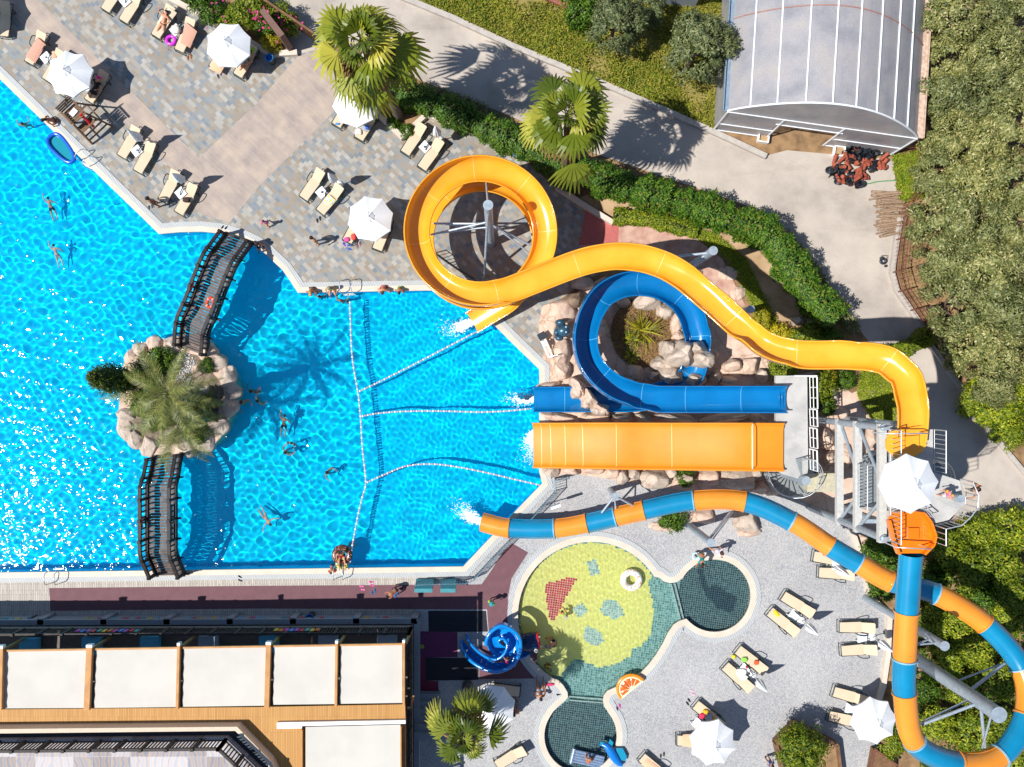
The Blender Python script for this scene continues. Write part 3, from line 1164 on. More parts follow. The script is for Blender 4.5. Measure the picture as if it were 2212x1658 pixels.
# ================================================================== slide tower
tower = thing('slide_tower', GT(1780, 1000, 0), 'tall steel start tower with a railed platform, beams and stair flights', 'tower')
XL, XR, YT, YB = 642 + CX, 712 + CX, 76 + CY, 268 + CY          # ground-true plan units
for (x, y) in ((XL, YT), (XL, YB), (XR + 2, YT), (XR + 2, YB)):
    mb = MB()
    mb.tube([GT(x, y, 0), GT(x, y, 9.7)], .17, 14)
    mb.build('post', MAT_STEEL, tower)
for z, x in ((4.4, XL), (6.7, XL), (9.4, XL)):
    mb = MB()
    mb.bar(GT(x, YT - 6, z), GT(x, YB + 8, z), .34, .30)
    mb.build('beam', MAT_BEAM, tower)
for z in (6.7, 9.4):
    mb = MB()
    mb.bar(GT(XR, YT - 6, z), GT(XR, YB + 8, z), .3, .28)
    mb.build('beam', MAT_BEAM, tower)
for y in (YT, YB):
    for z in (4.4, 9.4):
        mb = MB()
        mb.bar(GT(XL - 3, y, z + .31), GT(XR + 4, y, z + .31), .2, .2)
        mb.build('cross_beam', MAT_STEEL, tower)
for (y0, z0, y1, z1) in ((YT + 6, 4.6, 190 + CY - 20, 6.6), (YB - 6, 4.6, 210 + CY, 6.6), (YT + 8, 6.9, 170 + CY, 9.2), (YB - 6, 6.9, 205 + CY, 9.2)):
    mb = MB()
    mb.tube([GT(XL + 2, y0, z0), GT(XL + 2, y1, z1)], .085, 8)
    mb.build('brace', MAT_STEEL, tower)
mb = MB()
mb.prism([tuple(GT(x, y).xy) for x, y in [(XL, YT + 2), (XR + 3, YT + 2), (XR + 3, 150 + CY), (760 + CX, 165 + CY), (768 + CX, 205 + CY), (742 + CX, 232 + CY), (XR + 3, 238 + CY), (XR + 3, YB), (XL, YB)]], 10.12, 10.26)
mb.build('platform', MAT_PAD, tower)
mb = MB()
mb.prism([tuple(GT(x, y).xy) for x, y in [(640 + CX, 148 + CY), (690 + CX, 148 + CY), (690 + CX, 228 + CY), (640 + CX, 228 + CY)]], 6.85, 6.95)
mb.build('landing', plain('grating', '#8d9497', .6, .3), tower)


def railing(parent, pts, h, gap=.12, bars=False, r=.017, name='railing', mat=None, mids=1):
    """pts: base line (world); vertical balusters or (bars) horizontal rails only"""
    mb = MB()
    up = Vector((0, 0, h))
    pts = [Vector(p) for p in pts]
    mb.tube([p + up for p in pts], r * 1.6, 6)
    mb.tube([p + Vector((0, 0, .08)) for p in pts], r, 6)
    if bars:
        for k in range(mids):
            mb.tube([p + up * ((k + 1) / (mids + 1)) for p in pts], r, 6)
    for a, b in zip(pts[:-1], pts[1:]):
        n = max(1, int((b - a).length / gap))
        for i in range(n + 1):
            q = a.lerp(b, i / n)
            mb.tube([q + Vector((0, 0, .06)), q + up], r * (1 if i % 8 else 1.6), 5, cap=False)
    return mb.build(name, mat or MAT_RAIL, parent)


zz = 10.26
for pts in ([(XL, YT + 2), (XL, 150 + CY)], [(XL, 150 + CY), (XL, YB - 2)], [(XR + 4, YT + 2), (XR + 4, 148 + CY)],
            [(760 + CX, 162 + CY), (770 + CX, 185 + CY), (768 + CX, 205 + CY)], [(768 + CX, 205 + CY), (757 + CX, 220 + CY), (742 + CX, 234 + CY)], [(742 + CX, 234 + CY), (XR + 4, 240 + CY)], [(XR + 4, 240 + CY), (XR + 4, YB)]):
    railing(tower, [GT(x, y, zz) for x, y in pts], 1.1, .19)
railing(tower, [GT(640 + CX, 148 + CY, 6.95), GT(690 + CX, 148 + CY, 6.95)], 1.05, .16)
railing(tower, [GT(640 + CX, 148 + CY, 6.95), GT(640 + CX, 228 + CY, 6.95)], 1.05, .16)
railing(tower, [GT(640 + CX, 228 + CY, 6.95), GT(690 + CX, 228 + CY, 6.95)], 1.05, .16)
for xx, y0, y1 in ((XL, YT + 3, YT + 18),):
    mb = MB()
    for x0 in (1905, 2008):
        pass
for (a, b) in (((1906, 937), (2005, 937)), ((1936, 1183), (2012, 1187))):
    mb = MB()
    q0, q1 = G(*a, 11.3), G(*b, 11.3)
    mb.tube([q0 - Vector((0, 0, 1)), q0, q1, q1 - Vector((0, 0, 1))], .03, 6)
    mb.build('start_bar', MAT_RAIL, tower)


def spiral(label, centre, z0, z1, a0, a1, rad, ncol=.17, mat=None, group='spiral stairs', top=0.6):
    c = thing('spiral_stair', Vector((centre.x, centre.y, z0)), label, 'stairs', group)
    mb = MB()
    mb.tube([(centre.x, centre.y, z0), (centre.x, centre.y, z1 + top)], ncol, 16)
    mb.build('newel_post', MAT_STEEL, c)
    n = max(8, int((z1 - z0) / .19))
    for i in range(n):
        a = R(a0 + (a1 - a0) * i / n)
        b = R(a0 + (a1 - a0) * (i + .92) / n)
        z = z0 + (z1 - z0) * (i + 1) / n
        mb = MB()
        P = [(centre.x + r * math.cos(t), centre.y + r * math.sin(t)) for r, t in ((ncol, a), (rad, a), (rad, b), (ncol, b))]
        mb.prism(P, z - .05, z)
        mb.build('tread', mat or plain('grating', '#8d9497', .6, .3), c)
    pts = []
    for i in range(n + 1):
        a = R(a0 + (a1 - a0) * i / n)
        pts.append(Vector((centre.x + rad * math.cos(a), centre.y + rad * math.sin(a), z0 + (z1 - z0) * i / n)))
    railing(c, pts, 1.0, .3, bars=True, mids=2)
    return c


spiral('steel spiral stair winding up the right side of the start tower', GT(748 + CX, 192 + CY, 0), 0, 10.1, -400, 215, 1.45, top=.9)
sp2 = GT(1690, 1022, 0)
spiral('small steel spiral stair with caged railing below the orange slide deck', sp2, 0, 3.3, -200, 110, 1.15, .24)

deckt = thing('start_deck', GT(1680, 930, 0), 'raised concrete deck at the top of the blue and orange slides', 'platform')
mb = MB()
mb.prism([tuple(G(x, y, 3.3).xy) for x, y in [(1676, 812), (1744, 812), (1746, 1012), (1742, 1040), (1688, 1024), (1676, 1010)]], 3.02, 3.28)
mb.build('slab', MAT_PAD, deckt)
for y in (830, 905, 1000):
    mb = MB()
    p = G(1720, y, 3.1)
    mb.box((p.x, p.y, 1.5), (.35, .35, 3.0))
    mb.build('pier', MAT_ROCKG, deckt)
for a, b in ((815, 882), (884, 920), (924, 966), (970, 1014)):
    railing(deckt, [G(1748, a, 3.28), G(1749.5, b, 3.28)], 1.15, .42, bars=True, mids=1, r=.026, mat=MAT_WHITE)
railing(deckt, [G(1748, 813, 3.28), G(1700, 813, 3.28)], 1.15, .42, bars=True, mids=1, r=.026, mat=MAT_WHITE)
mb = MB()
mb.box(GT(1745, 1052 - 20, 1.2), (1.7, .9, 2.4))
mb.box(GT(1745, 1052 - 20, 2.45), (1.8, 1.0, .1))
mb.build('plant_cabinet', plain('cream_panel', '#bdb59b', .7), deckt)
# ================================================================== timber bridges
def bridge(label, cl, width, z0, zm, lpost, rpost):
    """cl: deck centre line in ground-true plan units, arched between its ends"""
    q_ = [GT(x, y) for x, y in cl]
    pts = [a.lerp(b, i / 6) for a, b in zip(q_[:-1], q_[1:]) for i in range(6)] + [q_[-1]]
    d = [0]
    for a, b in zip(pts[:-1], pts[1:]):
        d.append(d[-1] + (b - a).length)
    L = d[-1]
    for p, s in zip(pts, d):
        p.z = z0 + (zm - z0) * min(1, 4.4 * min(s, L - s) / L)
    base = Vector((pts[len(pts) // 2].x, pts[len(pts) // 2].y, 0))
    br = thing('footbridge', base, label, 'bridge', 'dark timber footbridges over the pool')

    def at(s):
        for i in range(len(d) - 1):
            if s <= d[i + 1] or i == len(d) - 2:
                f = (s - d[i]) / (d[i + 1] - d[i])
                return pts[i].lerp(pts[i + 1], f), (pts[i + 1] - pts[i]).normalized()
    n = int(L / .16)
    mb = MB()
    for i in range(n):
        p, t = at(L * (i + .5) / n)
        sd = t.cross(Vector((0, 0, 1))).normalized()
        mb.cur = i % 2
        mb.bar(p - sd * width / 2, p + sd * width / 2, .14, .045, up=t.cross(sd))
    mb.build('deck', [MAT_DECKWOOD, plain('weathered_boards_light', '#6e615b', .8, col2='#554a45', scale=4)], br)
    npost = 7
    for sg in (-1, 1):
        mb = MB()
        q = []
        for i in range(31):
            p, t = at(L * i / 30)
            q.append(p + t.cross(Vector((0, 0, 1))).normalized() * sg * (width / 2 + .06) - Vector((0, 0, .12)))
        for a, b in zip(q[:-1], q[1:]):
            mb.bar(a, b, .14, .26)
        mb.build('stringer', MAT_DWOOD, br)
        for i in range(npost):
            mb = MB()
            p, t = at(L * i / (npost - 1) * .985 + L * .0075)
            sd = t.cross(Vector((0, 0, 1))).normalized()
            q0 = p + sd * sg * (width / 2 + .10)
            mb.obox(q0 + Vector((0, 0, .40)), sd * .06, t * .06, (0, 0, .62))
            mb.obox(q0 + sd * sg * .10 + Vector((0, 0, -.1)), sd * .16, t * .05, (0, 0, .08))
            mb.obox(q0 + Vector((0, 0, 1.04)), sd * .085, t * .085, (0, 0, .03))
            mb.build('post', MAT_DWOOD, br)
        for h, ww, hh, nm in ((.94, .17, .06, 'handrail'), (.74, .06, .07, 'middle_rail'), (.16, .08, .07, 'bottom_rail')):
            mb = MB()
            prev = None
            for i in range(31):
                p, t = at(L * i / 30)
                q1 = p + t.cross(Vector((0, 0, 1))).normalized() * sg * (width / 2 + .10) + Vector((0, 0, h))
                if prev is not None:
                    mb.bar(prev, q1, ww, hh)
                prev = q1
            mb.build(nm, MAT_DWOOD, br)
        mb = MB()
        nb = int(L / .30)
        for i in range(nb):
            p, t = at(L * (i + .5) / nb)
            sd = t.cross(Vector((0, 0, 1))).normalized()
            q1 = p + sd * sg * (width / 2 + .10)
            mb.obox(q1 + Vector((0, 0, .54)), sd * .025, t * .04, (0, 0, .38))
        mb.build('balustrade', MAT_DWOOD, br)
    return br, at, L


def rt(pts, z):
    """image plan units at height z -> ground-true plan units"""
    return [(CX + (x - CX) * (H - z) / H, CY + (y - CY) * (H - z) / H) for x, y in pts]


br1, at1, L1 = bridge('upper timber footbridge curving from the sunbathing deck down to the palm island',
                      rt([(514, 512)], .5) + rt([(483, 562), (460, 618), (440, 672)], 1.35) + rt([(424, 722)], .8) + rt([(416, 760)], .4), 1.38, .25, 1.45, None, None)
br2, at2, L2 = bridge('lower timber footbridge running from the palm island to the bottom pool edge',
                      rt([(360, 984)], .4) + rt([(350, 1030), (350, 1085), (350, 1145), (350, 1196)], 1.35) + rt([(366, 1245)], .4), 1.38, .25, 1.45, None, None)
MAT_SIGN = plain('teal_panel', '#4f8f9c', .4)
MAT_RED = plain('buoy_orange', '#e2421f', .5, var=.05)


def side(at, s, sg, off, h):
    p, t = at(s)
    sd = t.cross(Vector((0, 0, 1))).normalized()
    return p + sd * sg * off + Vector((0, 0, h)), t, sd


# translucent panels fixed in the bridge balustrades
for at, L, sp, sg in ((at1, L1, (.50, .64, .78), 1), (at2, L2, (.42, .60), 1)):
    pass


def panel(at, L, f, parent, ln=.85):
    sgn = 1
    p, t = at(L * f)
    sd = t.cross(Vector((0, 0, 1))).normalized()
    if sd.x < 0:
        sd = -sd
    q = p + sd * .70 + Vector((0, 0, .53))
    mb = MB()
    mb.obox(q, t * ln / 2, sd * .012, (0, 0, .33))
    mb.build('side_panel', MAT_SIGN, parent)


for f in (.48, .63, .78):
    panel(at1, L1, f, br1)
for f in (.44, .60):
    panel(at2, L2, f, br2)


def lifebuoy(loc, nrm, label):
    b = thing('lifebuoy', loc, label, 'lifebuoy', 'orange lifebuoys hung on the bridges')
    m3 = Vector(nrm).normalized().to_track_quat('Z', 'Y').to_matrix()
    mb = MB()
    mb.torus((0, 0, 0), .27, .27, .075, 26, 8, mat=m3)
    mb.build('ring', MAT_RED, b, local=True)
    mb = MB()
    for k in range(4):
        a = PI / 4 + k * PI / 2
        mb.torus(m3 @ Vector((.27 * math.cos(a), .27 * math.sin(a), 0)), .082, .082, .02, 10, 5, mat=m3 @ Matrix.Rotation(a, 3, 'Z') @ Matrix.Rotation(PI / 2, 3, 'X'))
    mb.build('band', MAT_WHITE, b, local=True)
    return b


def buoy_on(at, L, f, dirx, label):
    p, t = at(L * f)
    sd = t.cross(Vector((0, 0, 1))).normalized()
    if sd.x * dirx < 0:
        sd = -sd
    return lifebuoy(p + sd * (.64 + .2) + Vector((0, 0, .62)), sd + Vector((0, 0, .55)), label)


buoy_on(at1, L1, .50, -1, 'orange lifebuoy on the pool side of the upper bridge')
p, t = at1(L1 * .58)
lifebuoy(p + Vector((.50, -.1, .75)), Vector((-.5, .1, .8)), 'orange lifebuoy with a rope hung inside the right rail of the upper bridge')
buoy_on(at2, L2, .52, -1, 'orange lifebuoy on the left rail of the lower bridge')

# ================================================================== boulders
def boulder(x, y, rx, ry, h, label, mat=None, z=0.0, rz=0.0, group='boulders of the artificial rockwork', seed=None, parent=None):
    c = GT(CX + (x - CX) * (H - z - h * .6) / H, CY + (y - CY) * (H - z - h * .6) / H, z)
    sd = Vector((rnd.uniform(-50, 50), rnd.uniform(-50, 50), rnd.uniform(-50, 50))) if seed is None else Vector((seed, 0, 0))
    n, m = 30, 18
    cuts = []
    for _ in range(9):
        a_, b_ = rnd.uniform(0, 6.28), rnd.uniform(-.1, 1.1)
        cuts.append((Vector((math.cos(a_) * math.cos(b_), math.sin(a_) * math.cos(b_), math.sin(b_))), rnd.uniform(.74, .95)))
    vs, fs = [], []
    rx, ry = rx / S, ry / S
    mr = Matrix.Rotation(rz, 3, 'Z')
    for i in range(m + 1):
        th = PI * i / m
        for k in range(n):
            d = Vector((math.sin(th) * math.cos(2 * PI * k / n), math.sin(th) * math.sin(2 * PI * k / n), math.cos(th)))
            # squarish boulder: superellipsoid broken up with noise
            e = Vector([math.copysign(abs(v) ** .72, v) for v in d])
            s = 1 + .16 * noise.noise(d * 1.3 + sd)
            q = e * s
            for pn, pk in cuts:
                t_ = q.dot(pn) - pk
                if t_ > 0:
                    q = q - pn * t_ * .92
            q = q * (1 + .07 * noise.noise(d * 3.1 + sd) + .045 * noise.noise(d * 7 + sd) + .02 * noise.noise(d * 15 + sd))
            p = mr @ Vector((q.x * rx, q.y * ry, q.z * h))
            if p.z < -.12:
                p.z = -.12
            vs.append(p)
    for i in range(m):
        for k in range(n):
            fs.append((i * n + k, (i + 1) * n + k, (i + 1) * n + (k + 1) % n, i * n + (k + 1) % n))
    mb = MB().add(vs, fs, True)
    o = mb.build('boulder', mat or MAT_ROCKG, local=True)
    o.location = c
    o.cycles.is_caustics_receiver = True
    return tag(o, label, 'rock', group)


RG, RP, RD = MAT_ROCKG, MAT_ROCKP, MAT_ROCKD
# (tile col, tile row, x, y, rx, ry in tile units, height m, material, label)
BL = [
    (2, 1, 955, 935, 78, 62, .7, RG, 'square grey boulder at the top left inside the blue slide ring'),
    (2, 1, 1185, 945, 125, 80, .8, RG, 'wide pale boulder at the top inside the blue slide ring'),
    (2, 1, 1330, 1035, 75, 72, .6, RG, 'pale boulder at the top right inside the blue slide ring'),
    (2, 1, 1425, 1135, 62, 95, .55, RP, 'tall pinkish boulder on the right inside the blue slide ring'),
    (2, 1, 1440, 1245, 58, 62, .5, RP, 'low pinkish boulder just above the blue slide tunnel'),
    (2, 1, 845, 1000, 34, 42, .5, RG, 'small grey boulder at the upper left inside the blue slide ring'),
    (2, 1, 785, 1170, 62, 82, .8, RG, 'upright grey boulder at the left inside the blue slide ring'),
    (2, 1, 740, 1375, 32, 70, .5, RG, 'slim boulder hugging the left inner lip of the blue slide ring'),
    (2, 1, 820, 1515, 42, 66, .5, RG, 'slim boulder at the lower left inside the blue slide ring'),
    (2, 1, 1060, 1560, 70, 70, .6, RG, 'shaded boulder at the bottom of the planted bed'),
    (2, 1, 1000, 1628, 105, 40, .55, RG, 'long flat boulder at the bottom of the planted bed by the blue slide'),
    (2, 1, 1235, 1590, 72, 52, .6, RG, 'boulder right of the flat one at the bottom of the planted bed'),
    (2, 1, 1305, 1490, 95, 76, 1.1, RG, 'pale boulder overlapping the lower right of the planted bed'),
    (2, 1, 1395, 1575, 112, 104, 1.8, RG, 'big pale boulder left of the tunnel opening'),
    (2, 1, 1385, 1365, 95, 84, 1.7, RG, 'pale boulder on the left end of the tunnel arch'),
    (2, 1, 1490, 1405, 150, 125, 2.7, RG, 'largest pale boulder on top of the blue slide tunnel'),
    (2, 1, 1645, 1432, 125, 105, 2.6, RG, 'rounded boulder on the right end of the tunnel arch'),
    (2, 1, 1600, 1350, 140, 62, 2.6, RG, 'flat boulder along the top of the blue slide tunnel'),
    (2, 1, 1610, 1622, 110, 58, 1.5, RG, 'flat pale boulder below the tunnel opening'),
    (2, 1, 1750, 1400, 60, 55, .8, RP, 'pink boulder right of the tunnel arch'),
    (2, 1, 1765, 1610, 62, 55, .8, RG, 'square boulder second in the row above the straight blue slide'),
    (2, 1, 1885, 1640, 75, 58, .9, RG, 'cracked boulder third in the row above the straight blue slide'),
    (2, 1, 1920, 1505, 95, 62, .9, RP, 'pinkish boulder under the yellow flume, above the cracked one'),
    (2, 1, 2060, 1510, 82, 78, .8, RP, 'pinkish boulder beneath the edge of the yellow flume'),
    (2, 1, 2170, 1590, 62, 70, .7, RG, 'boulder at the right end of the row above the straight blue slide'),
    (2, 1, 545, 930, 92, 66, .9, RD, 'dark brown boulder against the upper left of the blue slide'),
    (2, 1, 610, 790, 100, 62, .9, RG, 'shaded boulder where the yellow flume passes over the blue slide'),
    (2, 1, 400, 1040, 150, 120, .7, RP, 'broad pink rock slab behind the fish statue'),
    (2, 1, 330, 1150, 90, 120, .5, RP, 'pink rock slab left of the fish statue'),
    (2, 1, 430, 1390, 92, 120, .8, RP, 'pink rock slab below the fish statue by the pool lift'),
    (2, 1, 440, 1540, 82, 90, .8, RP, 'pink rock left of the lower blue slide ring'),
    (2, 2, 320, 12, 115, 32, .7, RP, 'flat pink rock above the lower end of the blue slide'),
    (2, 2, 575, 60, 70, 80, 1.75, RP, 'pink rock wrapping the lower left outside of the blue slide ring'),
    (2, 2, 665, 150, 75, 66, 1.75, RP, 'pink rock below the blue slide ring on the tunnel mouth'),
    (2, 2, 770, 225, 95, 55, 1.75, RG, 'pale rock at the end of the tunnel mouth under the blue slide'),
    (2, 2, 420, 298, 185, 44, .55, RP, 'long pink rock between the blue and orange slides at the pool edge'),
    (2, 2, 720, 300, 140, 44, .6, RP, 'second long pink rock between the blue and orange slides'),
    (2, 2, 955, 300, 108, 46, 1.1, RG, 'lumpy grey rock between the blue and orange slides'),
    (2, 2, 1150, 300, 82, 46, 1.4, RG, 'cracked grey rock between the blue and orange slides'),
    (2, 2, 1440, 300, 200, 44, 1.8, RG, 'longest grey rock between the straight blue and orange slides'),
    (2, 2, 1850, 300, 215, 44, 2.2, RG, 'long grey rock between the slides near the deck'),
    (2, 2, 2150, 300, 75, 42, 2.4, RG, 'small grey rock between the slides next to the deck'),
    (2, 2, 340, 758, 78, 48, .5, RG, 'round grey boulder below the orange slide at the pool edge'),
    (2, 2, 500, 748, 92, 42, .5, RP, 'second boulder from the pool below the orange slide'),
    (2, 2, 705, 745, 112, 42, .55, RP, 'third boulder from the pool below the orange slide'),
    (2, 2, 870, 770, 82, 60, .6, RP, 'fourth boulder from the pool below the orange slide'),
    (2, 2, 955, 815, 60, 72, .7, RG, 'upright grey boulder below the middle of the orange slide'),
    (2, 2, 1065, 785, 66, 62, .7, RG, 'square grey boulder below the middle of the orange slide'),
    (2, 2, 1250, 825, 150, 95, .9, RG, 'broad grey boulder mass below the orange slide'),
    (2, 2, 1385, 780, 55, 55, .8, RG, 'grey boulder left of the mossy gap below the orange slide'),
    (2, 2, 1515, 820, 74, 46, 1.1, RG, 'grey boulder above the mossy gap below the orange slide'),
    (2, 2, 1710, 810, 105, 78, .9, RP, 'pink boulder right of the mossy gap below the orange slide'),
    (2, 2, 1950, 815, 185, 105, .9, RG, 'largest grey boulder below the orange slide near the deck'),
    (2, 2, 2130, 775, 52, 42, 1.0, RG, 'small grey boulder below the orange slide next to the deck'),
    (2, 2, 1320, 1245, 130, 42, .25, RP, 'flat pink rock with a shrub on the pebble terrace'),
    (2, 2, 1660, 1150, 115, 78, .5, RP, 'pink boulder under the tube slide right of the shrub'),
    (2, 2, 2030, 1200, 120, 100, .8, RG, 'big pale boulder on the terrace below the tube slide'),
    (2, 2, 2060, 1290, 105, 40, .4, RP, 'low pink boulder at the foot of the big pale one on the terrace'),
    (2, 2, 2180, 900, 90, 60, .7, RP, 'pink boulder at the kerb where the tube slide meets the rocks'),
    (3, 2, 60, 880, 100, 90, .7, RP, 'pink boulder beside the lower spiral stair'),
    (3, 2, 520, 480, 80, 95, .9, RP, 'pink boulder right of the deck railing beside the tower'),
    (3, 2, 540, 640, 70, 60, .7, RP, 'smaller pink boulder below the one beside the deck railing'),
    (3, 2, 690, 640, 60, 110, .7, RP, 'tall pink boulder between the tower beams'),
    (3, 2, 900, 470, 60, 90, .6, RP, 'pink boulder deep under the tower platform'),
    (3, 2, 620, 250, 90, 60, .7, RP, 'pink boulder behind the tower by the lawn'),
    (3, 2, 560, 90, 60, 80, .8, RG, 'grey boulder behind the shrub by the deck railing'),
    (3, 1, 270, 1110, 62, 45, .7, RG, 'blue-grey boulder in shade among the yellow shrubs'),
    (3, 1, 390, 1130, 52, 42, .7, RG, 'second blue-grey boulder in shade among the yellow shrubs'),
    (2, 1, 1600, 690, 60, 50, .3, RP, 'low pink rock among the flagstones by the grey column'),
    (2, 1, 1880, 700, 90, 62, .3, RP, 'pale slab on the flagstones right of the yellow flume'),
    (2, 1, 1960, 880, 70, 70, .3, RP, 'pale slab on the flagstones near the short column'),
]
for c_, r_, x, y, rx, ry, h, mt, lb in BL:
    boulder(*T(c_, r_, x, y), rx / 4, ry / 4, h, lb, mt, rz=rnd.uniform(-.2, .2))

for x, y, a, b, h, lb in ((588, 40, 120, 58, 2.0, 'upper pink rock of the ridge hugging the blue slide ring'), (668, 135, 125, 60, 2.0, 'middle pink rock of the ridge hugging the blue slide ring'), (775, 222, 120, 50, 1.95, 'lower pink rock of the ridge hugging the blue slide ring')):
    boulder(*T(2, 2, x, y), a / 4, b / 4, h, lb, RP, rz=R(-52 if y < 180 else -35))
# palm island --------------------------------------------------------------------
isl = [(255, 930), (258, 890), (262, 830), (268, 788), (296, 752), (330, 735), (372, 733), (440, 742), (466, 768), (486, 795), (506, 822), (513, 850), (503, 885), (490, 920), (470, 955), (430, 975),
       (395, 985), (345, 988), (305, 972), (276, 955)]
mb = MB()
iw = [tuple(v[:2]) for v in cr([GT(*p).xy for p in isl], 4, closed=True)]
mb.prism(iw, -1.44, .10)
o = struct(mb.build('island', MAT_ROCKP, origin=(0, 0, 0)))
o.cycles.is_caustics_receiver = True
mb = MB()
ins = [tuple(GT(385, 862).xy + (Vector(p) - GT(385, 862).xy) * .78) for p in iw]
mb.sheet(ins, (), .115)
struct(mb.build('island_soil', plain('gravelly_soil', '#8a7a66', .95, col2='#4f463c', scale=7, bump=.6, bscale=30), origin=(0, 0, 0)))
IB = [(300, 758, 22, 20, 'pale rock at the upper left rim of the palm island'), (332, 748, 24, 18, 'pale rock on the top rim of the palm island left of the bridge'), (372, 745, 24, 18, 'round rock on the top rim of the palm island beside the bridge foot'),
      (446, 760, 24, 22, 'grey rock right of the upper bridge foot on the island'), (468, 785, 20, 22, 'angular rock on the upper right rim of the island'), (490, 815, 22, 24, 'pale rock at the right rim of the island'),
      (500, 848, 20, 18, 'smooth rock on the right tip of the island'), (490, 882, 22, 26, 'shaded rock on the right rim of the island under the fronds'), (468, 920, 24, 26, 'warm brown rock at the lower right rim of the island'),
      (440, 955, 26, 22, 'cracked rock at the lower right corner of the island'), (405, 972, 22, 18, 'rock at the bottom rim of the island right of the bridge'), (320, 965, 24, 20, 'rock at the bottom rim of the island left of the bridge'),
      (290, 950, 22, 20, 'sandy rock at the lower left rim of the island'), (270, 930, 20, 26, 'large sandy rock on the left rim of the island'), (268, 895, 16, 22, 'sandy rock halfway up the left rim of the island'),
      (282, 775, 20, 20, 'flat pale rock at the far upper left of the island'), (435, 850, 18, 22, 'dark rock between the palms in the middle of the island'), (425, 800, 16, 16, 'small dark rock near the white gravel of the island')]
for x, y, rx, ry, lb in IB:
    boulder(x, y, rx, ry, rnd.uniform(.3, .5), lb, rnd.choice([RG, RG, RP]), z=.05, group='rocks round the palm island', rz=rnd.uniform(0, 3))
mb = MB()
for i in range(260):
    a, q = rnd.uniform(0, 2 * PI), math.sqrt(rnd.random())
    p = GT(398 + 26 * q * math.cos(a), 795 + 34 * q * math.sin(a), .13)
    r = rnd.uniform(.03, .075)
    mb.ell(p, (r, r * rnd.uniform(.6, 1), r * .6), 6, 4)
o = mb.build('white_gravel', plain('white_pebbles', '#c9c6c4', .8, col2='#8e929b', scale=9))
tag(o, 'white and grey pebbles strewn below the upper bridge on the island', 'gravel', kind='stuff')

# ================================================================== restaurant building
MAT_PLAST = plain('grey_plaster', '#8d949a', .85, var=.06)
MAT_TENT = plain('white_awning', '#c6c1b7', .8, var=.05, scale=.6)
bld = thing('restaurant_building', GT(600, 1500, 0), 'restaurant with white awning panels, ochre roof deck and dark balconies', 'building')


def im(pts, z):
    return [tuple(G(x, y, z).xy) for x, y in pts]


ysl_ = lambda x: 1335.5 - (x - 100) * .004        # ground line of the front
def F(x, dy, z):
    return GT(x, 1329.5 - (x - 100) * .0035 + dy, z)


x0, x1 = -330, 905
mb = MB()
mb.bar(F(x0, 3, .55), F(x1, 3, .55), .16, 1.1)
for x in list(range(-20, 900, 133)) + [900]:
    mb.box(F(x, 1, .62), (.34, .34, 1.24))
mb.bar(F(x0, 3, 1.17), F(x1, 3, 1.17), .3, .14)
mb.bar(F(x1, 3, .55), F(x1, 400, .55), .16, 1.1)
mb.bar(F(x1, 3, 1.17), F(x1, 400, 1.17), .3, .14)
mb.build('parapet_wall', MAT_PLAST, bld)
mb = MB()
for i, x in enumerate(np.arange(8, 880, 13.5)):
    if rnd.random() < .55:
        mb.cur = rnd.randrange(4)
        mb.bar(F(x, -.4, .8), F(x + rnd.uniform(6, 12), -.4, .8), .03, .45)
mb.build('painted_tiles', [plain('mural_' + n, c, .5) for n, c in (('teal', '#2f7f8f'), ('amber', '#b3a04a'), ('rose', '#a84a64'), ('sky', '#5a9fc4'))], bld)
mb = MB()
mb.prism([tuple(p.xy) for p in (F(x0, 22, 0), F(x1 - 12, 22, 0), F(x1 - 12, 420, 0), F(x0, 420, 0))], 0, 2.4)
mb.build('ground_floor', plain('interior_shade', '#20262c', .3), bld)  # solid block, its dark colour painted in for the unlit open interior
mb = MB()
mb.prism([tuple(p.xy) for p in (F(x0, -2, 0), F(x1 - 2, -2, 0), F(x1 - 2, 420, 0), F(x0, 420, 0))], 2.45, 2.78)
mb.build('terrace_floor', plain('terrace_paving', '#6d625c', .8), bld)


def balustrade(name, pts, h, post=1.3, gap=.155, bal=.022):
    mb = MB()
    up = Vector((0, 0, 1))
    for a, b in zip(pts[:-1], pts[1:]):
        L = (b - a).length
        mb.bar(a + up * h, b + up * h, .13, .07)
        mb.bar(a + up * (h - .14), b + up * (h - .14), .06, .06)
        mb.bar(a + up * .12, b + up * .12, .07, .06)
        n = max(1, int(L / gap))
        for i in range(n):
            q = a.lerp(b, (i + .5) / n)
            mb.bar(q + up * .12, q + up * h, bal * 2, bal * 2)
        n = max(1, round(L / post))
        for i in range(n + 1):
            q = a.lerp(b, i / n)
            mb.bar(q, q + up * (h + .12), .14, .14)
    return mb.build(name, MAT_DWOOD, bld)


balustrade('balcony_rail', [F(x0, -1, 2.78), F(x1 - 4, -1, 2.78), F(x1 - 4, 400, 2.78)], 1.05)
mb = MB()
cols = ['#c8379a', '#e8b21f', '#d4342c', '#3d8fd1', '#e0702d', '#2fa29a', '#b84ab0']
BANS = [plain('banner_%s' % n, c, .6) for n, c in zip(('pink', 'yellow', 'red', 'blue', 'orange', 'teal', 'violet'), cols)]
for i, (x, wd) in enumerate([(164 + k * 11.6, 7) for k in range(12)] + [(592 + k * 11.2, 8) for k in range(9)]):
    if i == 12:
        mb.build('banner', BANS, bld)
        mb = MB()
    mb.cur = i * 3 % 7
    p = G(x, 1367, 3.4)
    mb.bar((p.x, F(x, -4, 0).y, 3.35 + .06 * (i % 2)), (p.x + wd / S, F(x, -4, 0).y, 3.35 + .06 * (i % 2)), .03, .42)
mb.build('banner', BANS, bld)
